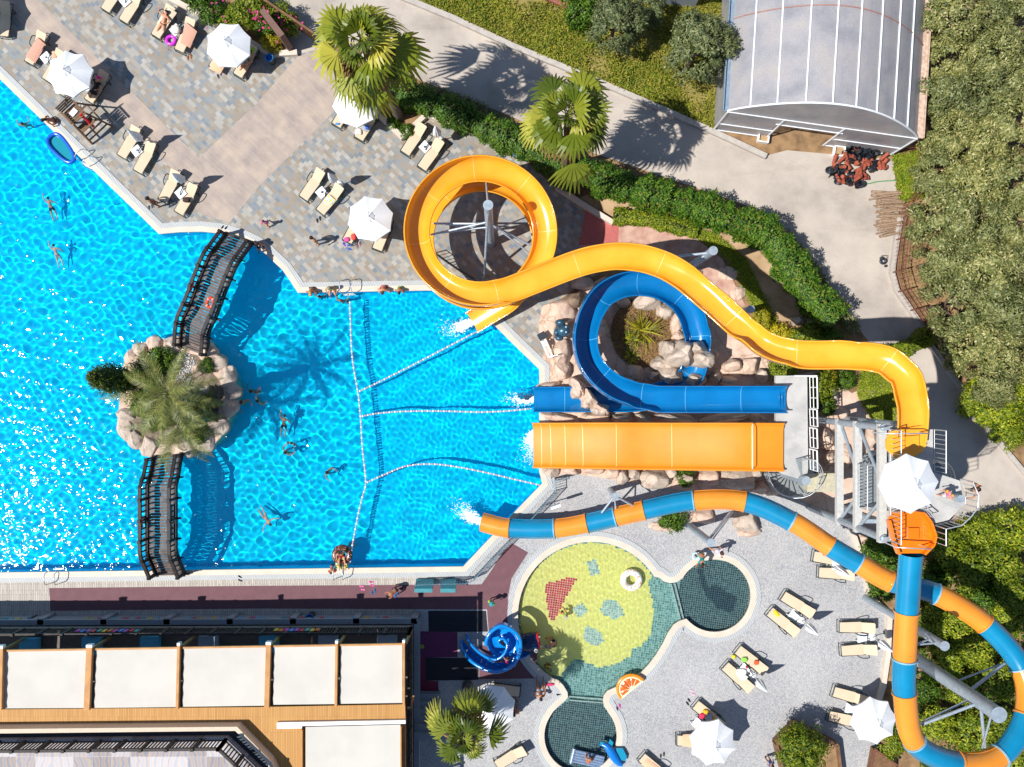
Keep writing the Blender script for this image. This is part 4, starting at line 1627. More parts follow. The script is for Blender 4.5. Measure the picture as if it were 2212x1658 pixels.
# roof structure at 5.3 m
zt = 5.3
pan = [((11, 1407), (190, 1404), (185, 1530), (6, 1531)), ((208, 1402.5), (385, 1400), (383, 1528), (203, 1530)), ((397, 1400.5), (576, 1397.5), (574, 1525), (394, 1527.5)),
       ((592, 1398), (725, 1395.5), (725, 1521.5), (590, 1523)), ((736, 1395.5), (869, 1393), (869, 1519), (734, 1521)), ((-170, 1410), (-6, 1407), (-10, 1531), (-170, 1533))]
for q in pan:
    mb = MB()
    n = 9
    a, b, c, d = (G(*p, zt) for p in q)
    vs = []
    for i in range(n + 1):
        sag = -.035 * abs(math.sin(PI * i / n * 4.5)) + .03
        l_, r_ = a.lerp(d, i / n), b.lerp(c, i / n)
        vs += [l_ + Vector((0, 0, sag)), r_ + Vector((0, 0, sag))]
    mb.add(vs, [(2 * i, 2 * i + 2, 2 * i + 3, 2 * i + 1) for i in range(n)], True)
    mb.build('awning', MAT_TENT, bld)
bx = [((3, 1398), (0, 1533), 12), ((195, 1396), (189, 1533), 12), ((387.5, 1392), (384, 1531), 5.5), ((581, 1390), (577, 1529), 10), ((728, 1387), (726, 1526), 5), ((872.5, 1386), (872.5, 1524), 4.5)]
for a, b, wd in bx:
    mb = MB()
    mb.bar(G(*a, zt + .12), G(*b, zt + .12), wd / 42, .24)
    bm = mb.build('beam', MAT_OCHRE, bld)
    mb = MB()
    p = G(a[0], a[1] - 1, zt + .12)
    mb.box(p, (wd / 42 + .02, .14, .27))
    mb.build('end_cap', MAT_WHITE, bm)
    mb = MB()
    p = G(*a, zt)
    mb.bar((p.x + .08, p.y - .15, 2.78), (p.x + .08, p.y - .15, zt), .12, .12)
    mb.build('post', plain('olive_timber', '#8a7443', .7), bld)
mb = MB()
mb.bar(G(-170, 1409, zt + .02), G(873, 1391.5, zt + .02), .09, .12)
mb.build('front_gutter', MAT_OCHRE, bld)
k = NT('ochre_boards')
v_ = k.coord(rz=R(90))
b_ = k.n('ShaderNodeTexBrick', offset=.31)
b_.inputs['Brick Width'].default_value = 2.6
b_.inputs['Row Height'].default_value = .085
b_.inputs['Scale'].default_value = 1.0
b_.inputs['Mortar Size'].default_value = .010
b_.inputs['Color1'].default_value = lin('#c3914f')
b_.inputs['Color2'].default_value = lin('#b07d3d')
b_.inputs['Mortar'].default_value = lin('#8d6130')
k.l(v_, b_.inputs['Vector'])
k.base(k.mix(k.ramp(k.noise(v_, .8, 4), [(.35, (0, 0, 0)), (.7, (.5, .5, .5))]), b_.outputs['Color'], '#b98a4a'))
MAT_OBOARD = k.set(.7)
mb = MB()
mb.prism(im([(-330, 1535), (0, 1533), (553, 1528), (875, 1522), (876, 1558), (652, 1562), (652, 1760), (640, 1760), (560, 1640), (522, 1570), (515, 1562), (-330, 1570)], zt - .02), zt - .2, zt - .02)
mb.build('roof_deck', MAT_OBOARD, bld)
mb = MB()
mb.prism(im([(652, 1562), (876, 1558), (876, 1760), (652, 1760)], zt - .35), zt - .5, zt - .35)
mb.build('lower_roof', MAT_OCHRE, bld)
mb = MB()
mb.prism(im([(660, 1571), (865, 1566), (866, 1760), (660, 1760)], zt + .05), zt - .08, zt + .05)
mb.build('flat_roof', MAT_TENT, bld)
mb = MB()
mb.prism(im([(598, 1561.5), (876, 1556.5), (876, 1564), (652, 1569), (652, 1574), (598, 1575)], zt + .14), zt - .05, zt + .14)
mb.build('roof_kerb', MAT_WHITE, bld)
mb = MB()
mb.bar(G(866, 1568, zt), G(867, 1760, zt), .06, .2)
mb.bar(G(653, 1576, zt), G(653, 1760, zt), .06, .2)
mb.build('edge_trim', MAT_OCHRE, bld)
# upper terrace
zu = 5.9
k = NT('veined_tiles')
v_ = k.coord()
b_ = k.n('ShaderNodeTexBrick', offset=0.0)
for nm, vv in (('Brick Width', .95), ('Row Height', .95), ('Scale', 1.0), ('Mortar Size', .012)):
    b_.inputs[nm].default_value = vv
b_.inputs['Color1'].default_value = (0, 0, 0, 1)
b_.inputs['Color2'].default_value = (.25, .25, .25, 1)
b_.inputs['Mortar'].default_value = (.1, .1, .1, 1)
k.l(v_, b_.inputs['Vector'])
wv = k.n('ShaderNodeTexWave')
wv.inputs['Scale'].default_value = .8
wv.inputs['Distortion'].default_value = 9
wv.inputs['Detail'].default_value = 4
k.l(v_, wv.inputs['Vector'])
k.base(k.mix(1.0, k.ramp(wv.outputs['Fac'], [(0, '#b5b3b8'), (.5, '#cbb9a9'), (1, '#a9adb8')]), b_.outputs['Color'], 'SUBTRACT'))
MAT_VEIN = k.set(.6)
mb = MB()
mb.prism(im([(-330, 1601), (0, 1599), (490, 1594), (566, 1666), (620, 1760), (-330, 1760)], zu), zt - .1, zu)
mb.build('upper_floor', MAT_VEIN, bld)
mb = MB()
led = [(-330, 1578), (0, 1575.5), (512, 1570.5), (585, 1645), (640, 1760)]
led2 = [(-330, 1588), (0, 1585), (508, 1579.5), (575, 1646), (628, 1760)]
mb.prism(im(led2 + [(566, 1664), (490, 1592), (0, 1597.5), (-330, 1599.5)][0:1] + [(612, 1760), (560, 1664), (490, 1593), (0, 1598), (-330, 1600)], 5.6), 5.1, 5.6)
mb.build('gutter', plain('gutter_shade', '#27313d', .6), bld)  # recess coloured dark to paint in the shade between ledge and rail
mb = MB()
mb.prism(im(led + led2[::-1], zu), zt - .3, zu)
mb.build('ledge', plain('cream_plaster', '#d3bfa9', .8, var=.05), bld)
rl = [G(-330, 1605, zu), G(0, 1603, zu), G(488, 1598, zu), G(561, 1668, zu), G(612, 1760, zu)]
balustrade('roof_rail', rl, 1.12, post=1.32, gap=.17, bal=.026)
mb = MB()
mb.bar(F(905 - 4, 160, 3.0) , G(893, 1505, 4.6), .1, .1)
mb.build('stay', MAT_OCHRE, bld)
MAT_CLOTH = plain('blue_tablecloth', '#4f9fc0', .8, var=.06)
MAT_CLOTH2 = plain('grey_tablecloth', '#8f9bab', .8, var=.06)
for i, (x, y, g_) in enumerate([(62, 1393, 0), (197, 1391, 0), (323, 1389, 0), (449, 1388, 1), (580, 1385, 0), (708, 1383, 1), (836, 1381, 1)]):
    p = G(x, y, 3.5)
    t = thing('dining_table', (p.x, p.y - .15, 2.78), ['blue covered dining table behind the leftmost awning post', 'blue covered dining table behind the second beam', 'blue covered dining table left of the third beam',
              'grey covered dining table right of the third beam', 'blue covered dining table behind the banner end', 'grey covered dining table left of the fifth beam', 'grey covered dining table nearest the right corner of the terrace'][i], 'table', 'dining tables on the shaded terrace')
    mb = MB()
    mb.box((0, 0, .74), (1.0, .9, .03))
    for s1 in (-1, 1):
        mb.box((s1 * .5, 0, .6), (.015, .9, .26))
        mb.box((0, s1 * .45, .6), (1.0, .015, .26))
    mb.build('cloth', MAT_CLOTH2 if g_ else MAT_CLOTH, t, local=True)
    mb = MB()
    mb.box((0, 0, .36), (.1, .1, .72))
    mb.box((0, 0, .02), (.5, .5, .04))
    mb.build('pedestal', MAT_DWOOD, t, local=True)
# outside steps and landing by the right wall
st = thing('garden_steps', GT(925, 1530, 0), 'shaded grey stone steps along the restaurant side wall', 'steps')
mb = MB()
for i in range(6):
    mb.box(GT(926, 1500 + i * 13, .25 + .12 * i), (1.3, .36, .5 + .24 * i))
mb.build('stair_flight', MAT_PLAST, st)

# ================================================================== greenhouse
k = NT('greenhouse_film')
v_ = k.coord()
f1 = k.noise(v_, .7, 5)
f2 = k.noise(v_, 22, 3)
k.base(k.ramp(f1, [(.28, '#909299'), (.5, '#a9a7ab'), (.72, '#b5b0ac')]))
k.set(.35)
k.bump(f1, .25, .08)
tr = k.n('ShaderNodeBsdfTransparent')
mx = k.n('ShaderNodeMixShader')
cl = k.ramp(f2, [(.3, (.62, .62, .62)), (.7, (.85, .85, .85))])
k.l(cl, mx.inputs[0])
k.l(tr.outputs[0], mx.inputs[1])
k.l(k.p.outputs[0], mx.inputs[2])
k.l(mx.outputs[0], k.out.inputs[0])
MAT_FILM = k.m
gh = thing('greenhouse', G(1732, 307), 'large arched greenhouse covered in milky plastic film', 'greenhouse')
fl, frr = G(1541, 280), G(1923, 334)
dep = (G(1541 + 18, 280 - 300) - fl)
wid = frr - fl
zg, zr = 3.2, 6.25


def ghp(t, d, off=0.0):
    z = zg + (zr - zg) * max(0, math.sin(PI * min(max(t, 0), 1))) ** .85
    p = fl + wid * t + dep * d
    return Vector((p.x, p.y, z + off))


NTT, ND = 24, 10
mb = MB()
mb.add([ghp(i / NTT, d / ND * 1.5) for d in range(ND + 1) for i in range(NTT + 1)],
       [(d * (NTT + 1) + i, d * (NTT + 1) + i + 1, (d + 1) * (NTT + 1) + i + 1, (d + 1) * (NTT + 1) + i) for d in range(ND) for i in range(NTT)], True)
mb.build('roof_film', MAT_FILM, gh)
ds = lambda t, z: Vector(((fl + wid * t).x, (fl + wid * t).y, z))
mb = MB()
for i in range(NTT):
    t0, t1 = i / NTT, (i + 1) / NTT
    lo0 = 2.35 if .30 < (t0 + t1) / 2 < .62 else 0
    mb.add([ds(t0, lo0), ds(t1, lo0), ghp(t1, 0), ghp(t0, 0)], [(0, 1, 2, 3)])
mb.build('front_film', MAT_FILM, gh)
for t in (0, 1):
    mb = MB()
    a, b = ds(t, 0), ds(t, 0) + dep * 1.5
    mb.add([a, b, b + Vector((0, 0, zg)), a + Vector((0, 0, zg))], [(0, 1, 2, 3)])
    mb.build('side_film', MAT_FILM, gh)
MAT_GHF = plain('white_clamp_strip', '#e4e6e8', .4, var=.05)
for t in (.09, .2, .32, .44, .555, .67, .785, .89):
    mb = MB()
    mb.tube([ghp(t, d / 10 * 1.5, .03) for d in range(11)], .05, 6)
    mb.build('purlin', MAT_GHF, gh)
for d in (0.003, .62, 1.1):
    mb = MB()
    mb.tube([ghp(i / 20, d, .03) for i in range(21)], .055 if d < .1 else .03, 6)
    mb.build('arch', MAT_GHF if d < .1 else plain('rusty_tube', '#a8786a', .6), gh)
for t in (0.0, 1.0):
    mb = MB()
    a = ghp(t, 0)
    b = ghp(t, 1.5)
    sgn = -1 if t == 0 else 1
    s_ = wid.normalized() * sgn
    mb.bar(a + s_ * .12, b + s_ * .12, .32, .06)
    mb.bar(a + s_ * .28 + Vector((0, 0, .08)), b + s_ * .28 + Vector((0, 0, .08)), .05, .2)
    mb.build('gutter', plain('rusty_gutter', '#c9b3a0', .6, col2='#a88872') if t else plain('zinc_gutter', '#9fb4c4', .4, .4), gh)
for z, t0, t1 in ((3.2, 0, 1), (2.35, .28, .64), (1.3, .62, 1), (1.2, 0, .30), (.08, .62, 1), (.08, 0, .3)):
    mb = MB()
    mb.bar(ds(t0, z) - dep.normalized() * .04, ds(t1, z) - dep.normalized() * .04, .05, .07)
    mb.build('rail', MAT_GHF, gh)
for t in (0, .30, .62, 1):
    mb = MB()
    mb.bar(ds(t, 0) - dep.normalized() * .04, ds(t, zg) - dep.normalized() * .04, .07, .07)
    mb.build('post', MAT_GHF, gh)

# ================================================================== fence, kerbs and walls
MAT_RUST = plain('rusty_iron', '#7c4a38', .8, col2='#5b3527', scale=9)


def wall(name, label, pts, h, th, mat, cat='wall', ends=True):
    mb = MB()
    q = [GT(*p) for p in pts]
    for a, b in zip(q[:-1], q[1:]):
        e = (b - a).normalized() * th * .35
        mb.bar(a - e + Vector((0, 0, h / 2 - .02)), b + e + Vector((0, 0, h / 2 - .02 + .0015 * rnd.random())), th, h + .04)
    o = mb.build(name, mat)
    return tag(o, label, cat)


MAT_KERB = plain('kerb_concrete', '#b7aea4', .85, var=.1, scale=3)
wall('kerb', 'long pale concrete kerb between the road and the grass bank', [(858, -8), (980, 42), (1106, 101), (1231, 153), (1281, 174), (1456, 249), (1560, 296), (1650, 338)], .22, .3, MAT_KERB, 'kerb')
wall('kerb', 'concrete kerb at the foot of the rusty fence', [(1941, 470), (1924, 590), (1934, 627), (1991, 710), (2012, 738)], .25, .28, MAT_KERB, 'kerb')
wall('kerb', 'concrete kerb along the lower right road edge under the trees', [(2012, 750), (2068, 829), (2143, 939), (2230, 1045)], .18, .25, MAT_KERB, 'kerb')
wall('low_wall', 'stone edging along the shrub bed at the top of the sun deck', [(362, -4), (472, 54), (560, 104), (592, 120), (640, 117)], .28, .3, MAT_COPE)
wall('low_wall', 'stone edging round the palm planting bed on the sun deck', [(818, 250), (869, 299), (922, 251), (1012, 283), (1105, 321), (1173, 350)], .35, .28, MAT_COPE)
wall('low_wall', 'stone edging below the hedge behind the yellow spiral', [(1205, 409), (1262, 447), (1320, 482)], .4, .28, MAT_COPE)
wall('low_wall', 'stone edging along the right border of the pebble terrace', [(1831, 1124), (1862, 1222), (1876, 1284), (1918, 1330), (1914, 1413), (1904, 1480), (1882, 1550)], .3, .28, MAT_COPE)
fen = thing('mesh_fence', GT(1930, 600), 'rusty wire mesh fence on iron posts leaning over the dry slope', 'fence')
fp = [(1923, 333), (1968, 327), (1968, 420), (1942, 455), (1932, 520), (1925, 590), (1936, 632), (1962, 672), (1995, 718), (2022, 750)]
q = [GT(*p) for p in fp]
for i, p in enumerate(q):
    mb = MB()
    mb.tube([p, p + Vector((.05, 0, 1.75))], .04, 6)
    mb.build('post', MAT_RUST, fen)
mb = MB()
for h in (.05, .85, 1.7):
    for a, b in zip(q[:-1], q[1:]):
        mb.tube([a + Vector((0, 0, h)), b + Vector((0, 0, h))], .022, 5)
mb.build('rail', MAT_RUST, fen)
mb = MB()
for a, b in zip(q[2:-1], q[3:]):
    n = int((b - a).length / .22)
    for i in range(n):
        c = a.lerp(b, i / n)
        mb.bar(c, c + Vector((0, 0, 1.7)), .012, .012)
    for h in np.arange(.2, 1.7, .25):
        mb.bar(a + Vector((0, 0, h)), b + Vector((0, 0, h)), .010, .010)
mb.build('wire_mesh', MAT_RUST, fen)
tf = thing('timber_fence', GT(600, 50), 'brown slatted timber fence with flowers between the shrub bed and the road', 'fence')
a, b = GT(520, -20), GT(690, 95)
mb = MB()
for k in range(int((b - a).length / .16)):
    c = a.lerp(b, k / int((b - a).length / .16))
    mb.bar(c + Vector((0, 0, .1)), c + Vector((0, 0, 1.5)), .11, .03, up=(b - a))
mb.build('slat_panel', MAT_WOOD, tf)
mb = MB()
mb.bar(a + Vector((0, 0, 1.5)), b + Vector((0, 0, 1.5)), .12, .06)
mb.build('rail', MAT_WOOD, tf)
wb = MB()
wb.bar(GT(590, 58, 1.1), GT(632, 112, 1.1), .32, 2.2)
o = wb.build('boundary_wall', plain('brown_plaster', '#7a5c50', .85))
tag(o, 'short brown wall stub at the end of the shrub bed beside the bin', 'wall')
cw = MB()
cw.bar(GT(1120, -30), GT(1248, 30), .2, .5)
o = cw.build('court_wall', plain('brick_red', '#9a5a4c', .85))
tag(o, 'low red wall of the court at the top edge', 'wall')
struct(MB().sheet(g2([(1050, -120), (1240, -120), (1248, 26), (1190, 8), (1120, -34)]), (), -.02).build('court_floor', plain('court_clay', '#8d5a55', .9), origin=(0, 0, 0)))
sh = thing('shed', GT(1450, -10), 'grey shed roof between the two olive trees at the top', 'shed')
mb = MB()
mb.prism([tuple(GT(x, y).xy) for x, y in [(1415, -60), (1500, -60), (1500, 18), (1415, 12)]], 0, 2.2)
mb.build('wall', MAT_PLAST, sh)
mb = MB()
mb.prism([tuple(GT(x, y).xy) for x, y in [(1410, -66), (1505, -66), (1505, 24), (1410, 18)]], 2.21, 2.3)
mb.build('roof', plain('grey_sheet', '#9a979a', .6), sh)
# ================================================================== vegetation
def leaf_quads(P, N, length, width, rng, droop=0.0):
    """one folded diamond leaf (4 corners) per point, lying roughly across normal N"""
    n = len(P)
    r = rng.normal(size=(n, 3))
    t = r - (r * N).sum(1, keepdims=True) * N
    t += N * rng.uniform(-.3, .5, (n, 1))
    t[:, 2] -= droop
    t /= np.linalg.norm(t, axis=1, keepdims=True) + 1e-9
    b = np.cross(t, N)
    b /= np.linalg.norm(b, axis=1, keepdims=True) + 1e-9
    L = length * rng.uniform(.65, 1.25, (n, 1))
    Wd = width * rng.uniform(.7, 1.2, (n, 1))
    V = np.stack([P, P + t * L * .5 + b * Wd * .5, P + t * L, P + t * L * .5 - b * Wd * .5], 1).reshape(-1, 3)
    F = np.arange(n * 4).reshape(-1, 4)
    return V, F


def ell_points(n, c, r, rng, shell=.55, low=-.6):
    d = rng.normal(size=(n * 2, 3))
    d /= np.linalg.norm(d, axis=1, keepdims=True)
    d = d[d[:, 2] > low][:n]
    q = rng.uniform(shell, 1.0, (len(d), 1)) ** .6
    return np.array(c) + d * q * np.array(r), d


def crown(n, r, rng, clumps, csize, ll, lw, base=(0, 0, 0), droop=0.0, low=-.55):
    """leaves gathered into clumps that sit in and on an ellipsoid of radii r: lumpy outline with gaps"""
    C, D = ell_points(clumps, base, r, rng, .45, low)
    w_ = rng.uniform(.5, 1.5, len(C))
    idx = rng.choice(len(C), n, p=w_ / w_.sum())
    d = rng.normal(size=(n, 3))
    d /= np.linalg.norm(d, axis=1, keepdims=True)
    cs = csize * rng.uniform(.6, 1.35, len(C))
    P = C[idx] + d * (cs[idx] * rng.uniform(.3, 1, n) ** .5)[:, None] * np.array([1, 1, .75])
    N = D[idx] * .55 + d * 1.0 + np.array([0, 0, .2])
    N /= np.linalg.norm(N, axis=1, keepdims=True)
    return leaf_quads(P, N, ll, lw, rng, droop)


OLIVE = leafmat('olive_leaves', [(0, '#4d5831'), (.3, '#6a723c'), (.6, '#88884e'), (.85, '#a5a268'), (1, '#bab588')], .12)
OLIVE2 = leafmat('olive_leaves_dark', [(0, '#424f30'), (.4, '#5f6b40'), (.75, '#7a8050'), (1, '#989a6c')], .12)
LIME = leafmat('lime_leaves', [(0, '#3f5a14'), (.3, '#66801a'), (.6, '#8d9c22'), (.85, '#b1b52e'), (1, '#c9c440')])
GREEN = leafmat('green_leaves', [(0, '#24400f'), (.35, '#3f6317'), (.7, '#5f831e'), (1, '#86a02a')])
HEDGE = leafmat('hedge_leaves', [(0, '#2a4a12'), (.35, '#47701a'), (.7, '#648c22'), (.92, '#86a230'), (1, '#a08a3a')])
YELLOW = leafmat('yellow_leaves', [(0, '#7d7a14'), (.4, '#aaa01c'), (.75, '#cdbb24'), (1, '#d8cc4c')])
GRASS = leafmat('grass_blades', [(0, '#5f6a20'), (.3, '#7f8a28'), (.6, '#a09c38'), (.85, '#b8a54c'), (1, '#8a7a3a')], .2, .8)
LAWN = leafmat('lawn_blades', [(0, '#5d7a18'), (.4, '#82981f'), (.8, '#a2aa2c'), (1, '#b7b23c')], .2, .8)
PALM = leafmat('fan_palm_leaves', [(0, '#50611c'), (.35, '#727f20'), (.7, '#9a9d33'), (1, '#c0b852')], .2, .4)
DATE = leafmat('date_palm_leaves', [(0, '#475427'), (.4, '#667034'), (.75, '#858748'), (1, '#a39c5e')], .2, .45)
DEAD = leafmat('dead_fronds', [(0, '#6f5636'), (.5, '#94764a'), (1, '#b59a66')], .1, .9)
CONIF = leafmat('cypress_leaves', [(0, '#23380f'), (.4, '#3c5314'), (.75, '#5d7018'), (1, '#83861e')])
FLOWER = leafmat('pink_flowers', [(0, '#b3206a'), (1, '#d84a92')], .2, .6)
BARK = plain('tree_bark', '#6b5a49', .95, col2='#43372c', scale=8, bump=.6, bscale=20)
PBARK = plain('palm_bark', '#6e6258', .95, col2='#453a34', scale=10, bump=.8, bscale=24)


def trunk_mesh(parent, h, r, rng, limbs=4, spread=1.0, name='trunk', mat=BARK):
    mb = MB()
    mb.tube([(0, 0, -.05), (.05, .02, h * .35), (0, .06, h * .6)], [r, r * .8, r * .65], 9)
    for i in range(limbs):
        a = 2 * PI * i / limbs + rng.uniform(-.4, .4)
        q = Vector((math.cos(a), math.sin(a), 0)) * spread
        mb.tube([(0, .05, h * .55), (q.x * .35, q.y * .35, h * .75), (q.x * .8, q.y * .8, h * 1.05)], [r * .5, r * .35, r * .12], 6)
    return mb.build(name, mat, parent, local=True)


def make_tree(name, label, cat, mat, n, r, hz, clumps, csize, ll, lw, seed, trunk_r=.16, group=None, low=-.55):
    rng = np.random.default_rng(seed)
    t = thing(name, (0, 0, 0), label, cat, group)
    V, F = crown(n, r, rng, clumps, csize, ll, lw, (0, 0, hz), low=low)
    npmesh('crown', V, F, mat, t)
    trunk_mesh(t, hz, trunk_r, rng, 4, r[0] * .6)
    return t


def put(proto, state, loc, rz, label, scale=1.0, group=None):
    if proto not in state:
        state.add(proto)
        o = proto
        o.location, o.rotation_euler, o.scale = loc, (0, 0, rz), (scale,) * 3
        o['label'] = label
        if group:
            o['group'] = group
        return o
    return dup(proto, loc, rz, label, group, scale=scale)


USED = set()
ol = [make_tree('olive_tree', 'x', 'tree', OLIVE if i < 3 else OLIVE2, 8000, (1.75, 1.75, 1.75), 2.9, 46, .42, .22, .08, 100 + i, group='olive trees') for i in range(4)]
OT = [(1331, 42, 1.0, 3, 'olive tree in the grass bank near the grey shed'), (1513, 92, 1.18, 3, 'large olive tree touching the left side of the greenhouse'), (1405, 20, .62, 3, 'small olive crown squeezed beside the grey shed'),
      (2058, 40, 1.1, 0, 'olive tree at the top edge right of the greenhouse'), (2140, 25, 1.0, 1, 'second olive at the top edge right of the greenhouse'), (2205, 60, 1.0, 2, 'olive in the top right corner'),
      (2070, 122, 1.05, 2, 'olive close to the greenhouse gutter, third down from the top'), (2148, 118, 1.1, 0, 'broad olive second row from the top right'), (2200, 175, 1.0, 1, 'olive on the right edge below the corner one'),
      (2052, 205, 1.0, 1, 'olive beside the middle of the greenhouse wall'), (2120, 205, 1.05, 2, 'olive in the middle of the grove level with the greenhouse'), (2190, 262, 1.1, 0, 'grey green olive on the right edge level with the greenhouse front'),
      (2062, 285, 1.0, 0, 'olive beside the greenhouse front corner'), (2128, 310, 1.1, 1, 'olive in the grove level with the black pots'), (2040, 372, .9, 2, 'olive behind the fence corner beside the pots'),
      (2105, 400, 1.1, 0, 'olive in the grove level with the firewood'), (2190, 380, 1.1, 2, 'wide olive on the right edge level with the firewood'), (2040, 470, 1.05, 1, 'olive overhanging the fence below the firewood'),
      (2115, 490, 1.15, 2, 'pale olive in the middle of the grove'), (2195, 480, 1.05, 0, 'pale olive on the right edge mid height'), (2045, 560, 1.05, 0, 'olive overhanging the brown slope by the fence bend'),
      (2125, 585, 1.1, 1, 'olive right of the fence bend'), (2200, 580, 1.05, 2, 'pale olive on the right edge below the mid one'), (2075, 655, 1.15, 2, 'olive next to the lower end of the fence'),
      (2155, 670, 1.1, 0, 'olive in the lower grove'), (2215, 680, 1.0, 1, 'lowest pale olive cut by the right edge'), (2110, 740, 1.1, 1, 'olive above the brown bank by the road'), (2185, 770, 1.1, 2, 'lowest olive on the right above the lime bushes'), (2150, 825, .9, 0, 'small olive above the lime bush by the road')]
for x, y, s, k_, lb in OT:
    z = 3.0 * s
    p = G(x, y, z)
    put(ol[k_], USED, (p.x, p.y, 0), rnd.uniform(0, 6.28), lb, s * rnd.uniform(.82, .98))

bush_g = make_tree('shrub', 'x', 'shrub', GREEN, 3200, (.85, .85, .6), .75, 22, .36, .17, .075, 31, .06, group='green and lime shrubs')
bush_l = make_tree('shrub', 'x', 'shrub', LIME, 4200, (1.05, 1.05, .75), .95, 26, .42, .19, .085, 32, .07, group='green and lime shrubs')
bush_l2 = make_tree('shrub', 'x', 'shrub', LIME, 4200, (1.15, .95, .8), 1.0, 22, .45, .2, .08, 35, .07, group='green and lime shrubs')
bush_y = make_tree('shrub', 'x', 'shrub', YELLOW, 2600, (.7, .7, .5), .6, 18, .32, .16, .085, 33, .05, group='green and lime shrubs')
for x, y, z, s, pr, lb in [
    (2120, 860, 1.5, 1.0, bush_l, 'lime bush overhanging the lower road kerb'), (2160, 890, 1.5, 1.15, bush_l2, 'large lime bush right of the lower road'), (2205, 860, 1.2, 1.0, bush_l, 'lime bush at the right edge beside the road'), (2175, 935, 1.0, .9, bush_l2, 'small lime bush at the tip of the road verge'),
    (2062, 1195, 1.6, 1.0, bush_l, 'lime bush right of the orange start tub'), (2125, 1150, 1.5, .95, bush_l2, 'lime bush in the shade below the road'), (2192, 1145, 1.5, 1.1, bush_l, 'lime bush at the right edge below the road'), (2030, 1250, 1.5, .9, bush_g, 'dark green shrub right of the blue tube under the tower'),
    (2095, 1232, 1.6, 1.1, bush_l2, 'lime bush above the upper arc of the tube loop'), (2165, 1218, 1.6, 1.15, bush_l, 'tall lime bush above the tube loop near the right edge'), (2205, 1290, 1.6, 1.0, bush_l2, 'lime bush at the right edge above the tube loop'), (2140, 1290, 1.8, 1.0, bush_g, 'green bush leaning over the upper tube section'),
    (2205, 1350, 2.0, .9, bush_l, 'lime bush touching the tube loop on the right'), (2012, 1340, .9, .95, bush_l, 'lime bush inside the loop beside the vertical tube'), (2062, 1345, 1.0, 1.0, bush_l2, 'lime bush inside the loop below the orange section'), (2110, 1400, 1.0, .95, bush_l, 'lime bush at the right inside the tube loop'),
    (2040, 1420, 1.0, 1.0, bush_l2, 'lime bush in the middle of the tube loop'), (2165, 1465, 1.0, 1.0, bush_l, 'lime bush inside the right bend of the tube loop'), (2010, 1495, .8, .75, bush_g, 'green shrub beside the thick column in the loop'), (2085, 1490, .8, .9, bush_l, 'lime bush under the arms of the thick column'),
    (2020, 1560, .9, 1.0, bush_l2, 'lime bush at the lower left inside the loop'), (2100, 1575, .9, 1.1, bush_l, 'lime bush at the bottom inside the tube loop'), (2155, 1560, .9, .9, bush_l2, 'lime bush at the lower right inside the loop'), (2200, 1640, .9, .9, bush_l, 'lime bush in the bottom right corner'),
    (1925, 1215, .7, .9, bush_g, 'green shrub between the terrace kerb and the tower foot'), (1890, 1190, .6, .8, bush_g, 'dark green shrub by the teal tower footing'), (1905, 1275, .6, .8, bush_g, 'small green shrub under the tube crossing'), (1960, 1590, .7, .7, bush_l, 'lime shrub behind the sunshade at the lower right'), (1925, 1602, .7, .7, bush_l2, 'lime shrub below the sunshade at the lower right'),
    (1778, 838, .9, .75, bush_l, 'yellow green shrub along the deck railing'), (1782, 880, .9, .7, bush_g, 'green shrub along the deck railing by the beams'), (1792, 815, .8, .7, bush_y, 'yellow shrub between the deck railing and yellow flume'), (1830, 820, .7, .6, bush_g, 'green shrub under the yellow flume bend'),
    (1648, 690, .8, .9, bush_y, 'golden shrub beside the short grey column'), (1690, 722, .8, .9, bush_y, 'golden shrub against the yellow flume'), (1738, 732, .8, .8, bush_l, 'lime shrub in the shade above the yellow flume'), (1800, 732, .8, .75, bush_g, 'green shrub above the yellow flume by the road'),
    (1695, 800, .8, .7, bush_l, 'shrub with reddish tips under the yellow flume near the deck'), (1456, 1120, .5, .75, bush_g, 'low green shrub on the flat pink rock'), (1436, 1122, .5, .5, bush_g, 'small green shrub left on the flat pink rock'), (1478, 1030, .4, .6, bush_g, 'mossy clump in the gap below the orange slide'),
    (540, 18, .9, .9, bush_l, 'lime shrub at the top of the flower bed'), (508, 45, .8, .75, bush_l2, 'lime shrub behind the top sunshade'), (568, 50, .8, .75, bush_g, 'green shrub with pink flowers in the top bed'), (582, 88, .8, .75, bush_y, 'round yellow shrub beside the brown wall stub'),
    (455, 22, .8, .8, bush_g, 'dark green shrub at the left of the top flower bed'), (425, -5, .8, .8, bush_g, 'green shrub cut by the top edge above the sunbathers'), (1252, 18, 1.0, 1.15, bush_g, 'bright green bush left of the olive near the court'), (610, 38, 1.0, .8, bush_l2, 'shrub tangled in the timber fence'),
    (860, 205, .7, .8, bush_g, 'green shrub behind the palm trunk at the top'), (880, 285, .3, .45, bush_g, 'tiny shrub in the palm planting bed'), (848, 268, .3, .4, bush_g, 'tiny shrub at the foot of the leaning palm'), (1222, 392, .4, .7, bush_g, 'dark shrub at the foot of the middle palm'),
]:
    p = G(x, y, z)
    put(pr, USED, (p.x, p.y, 0), rnd.uniform(0, 6.28), lb, s)
rng = np.random.default_rng(77)
for x, y, n_, lb in ((575, 40, 26, 'pink blossoms over the shrubs by the timber fence'), (605, 52, 18, 'pink blossoms beside the brown wall stub'), (466, 25, 8, 'pink blossoms at the left of the top bed')):
    p = G(x, y, 1.5)
    P = np.array(p) + rng.normal(size=(n_, 3)) * np.array([.55, .45, .12])
    V, F = leaf_quads(P, np.tile([0, 0, 1.0], (n_, 1)), .17, .14, rng)
    o = npmesh('blossoms', V - np.array(p), F, FLOWER)
    o.location = p
    tag(o, lb, 'flowers', kind='stuff')


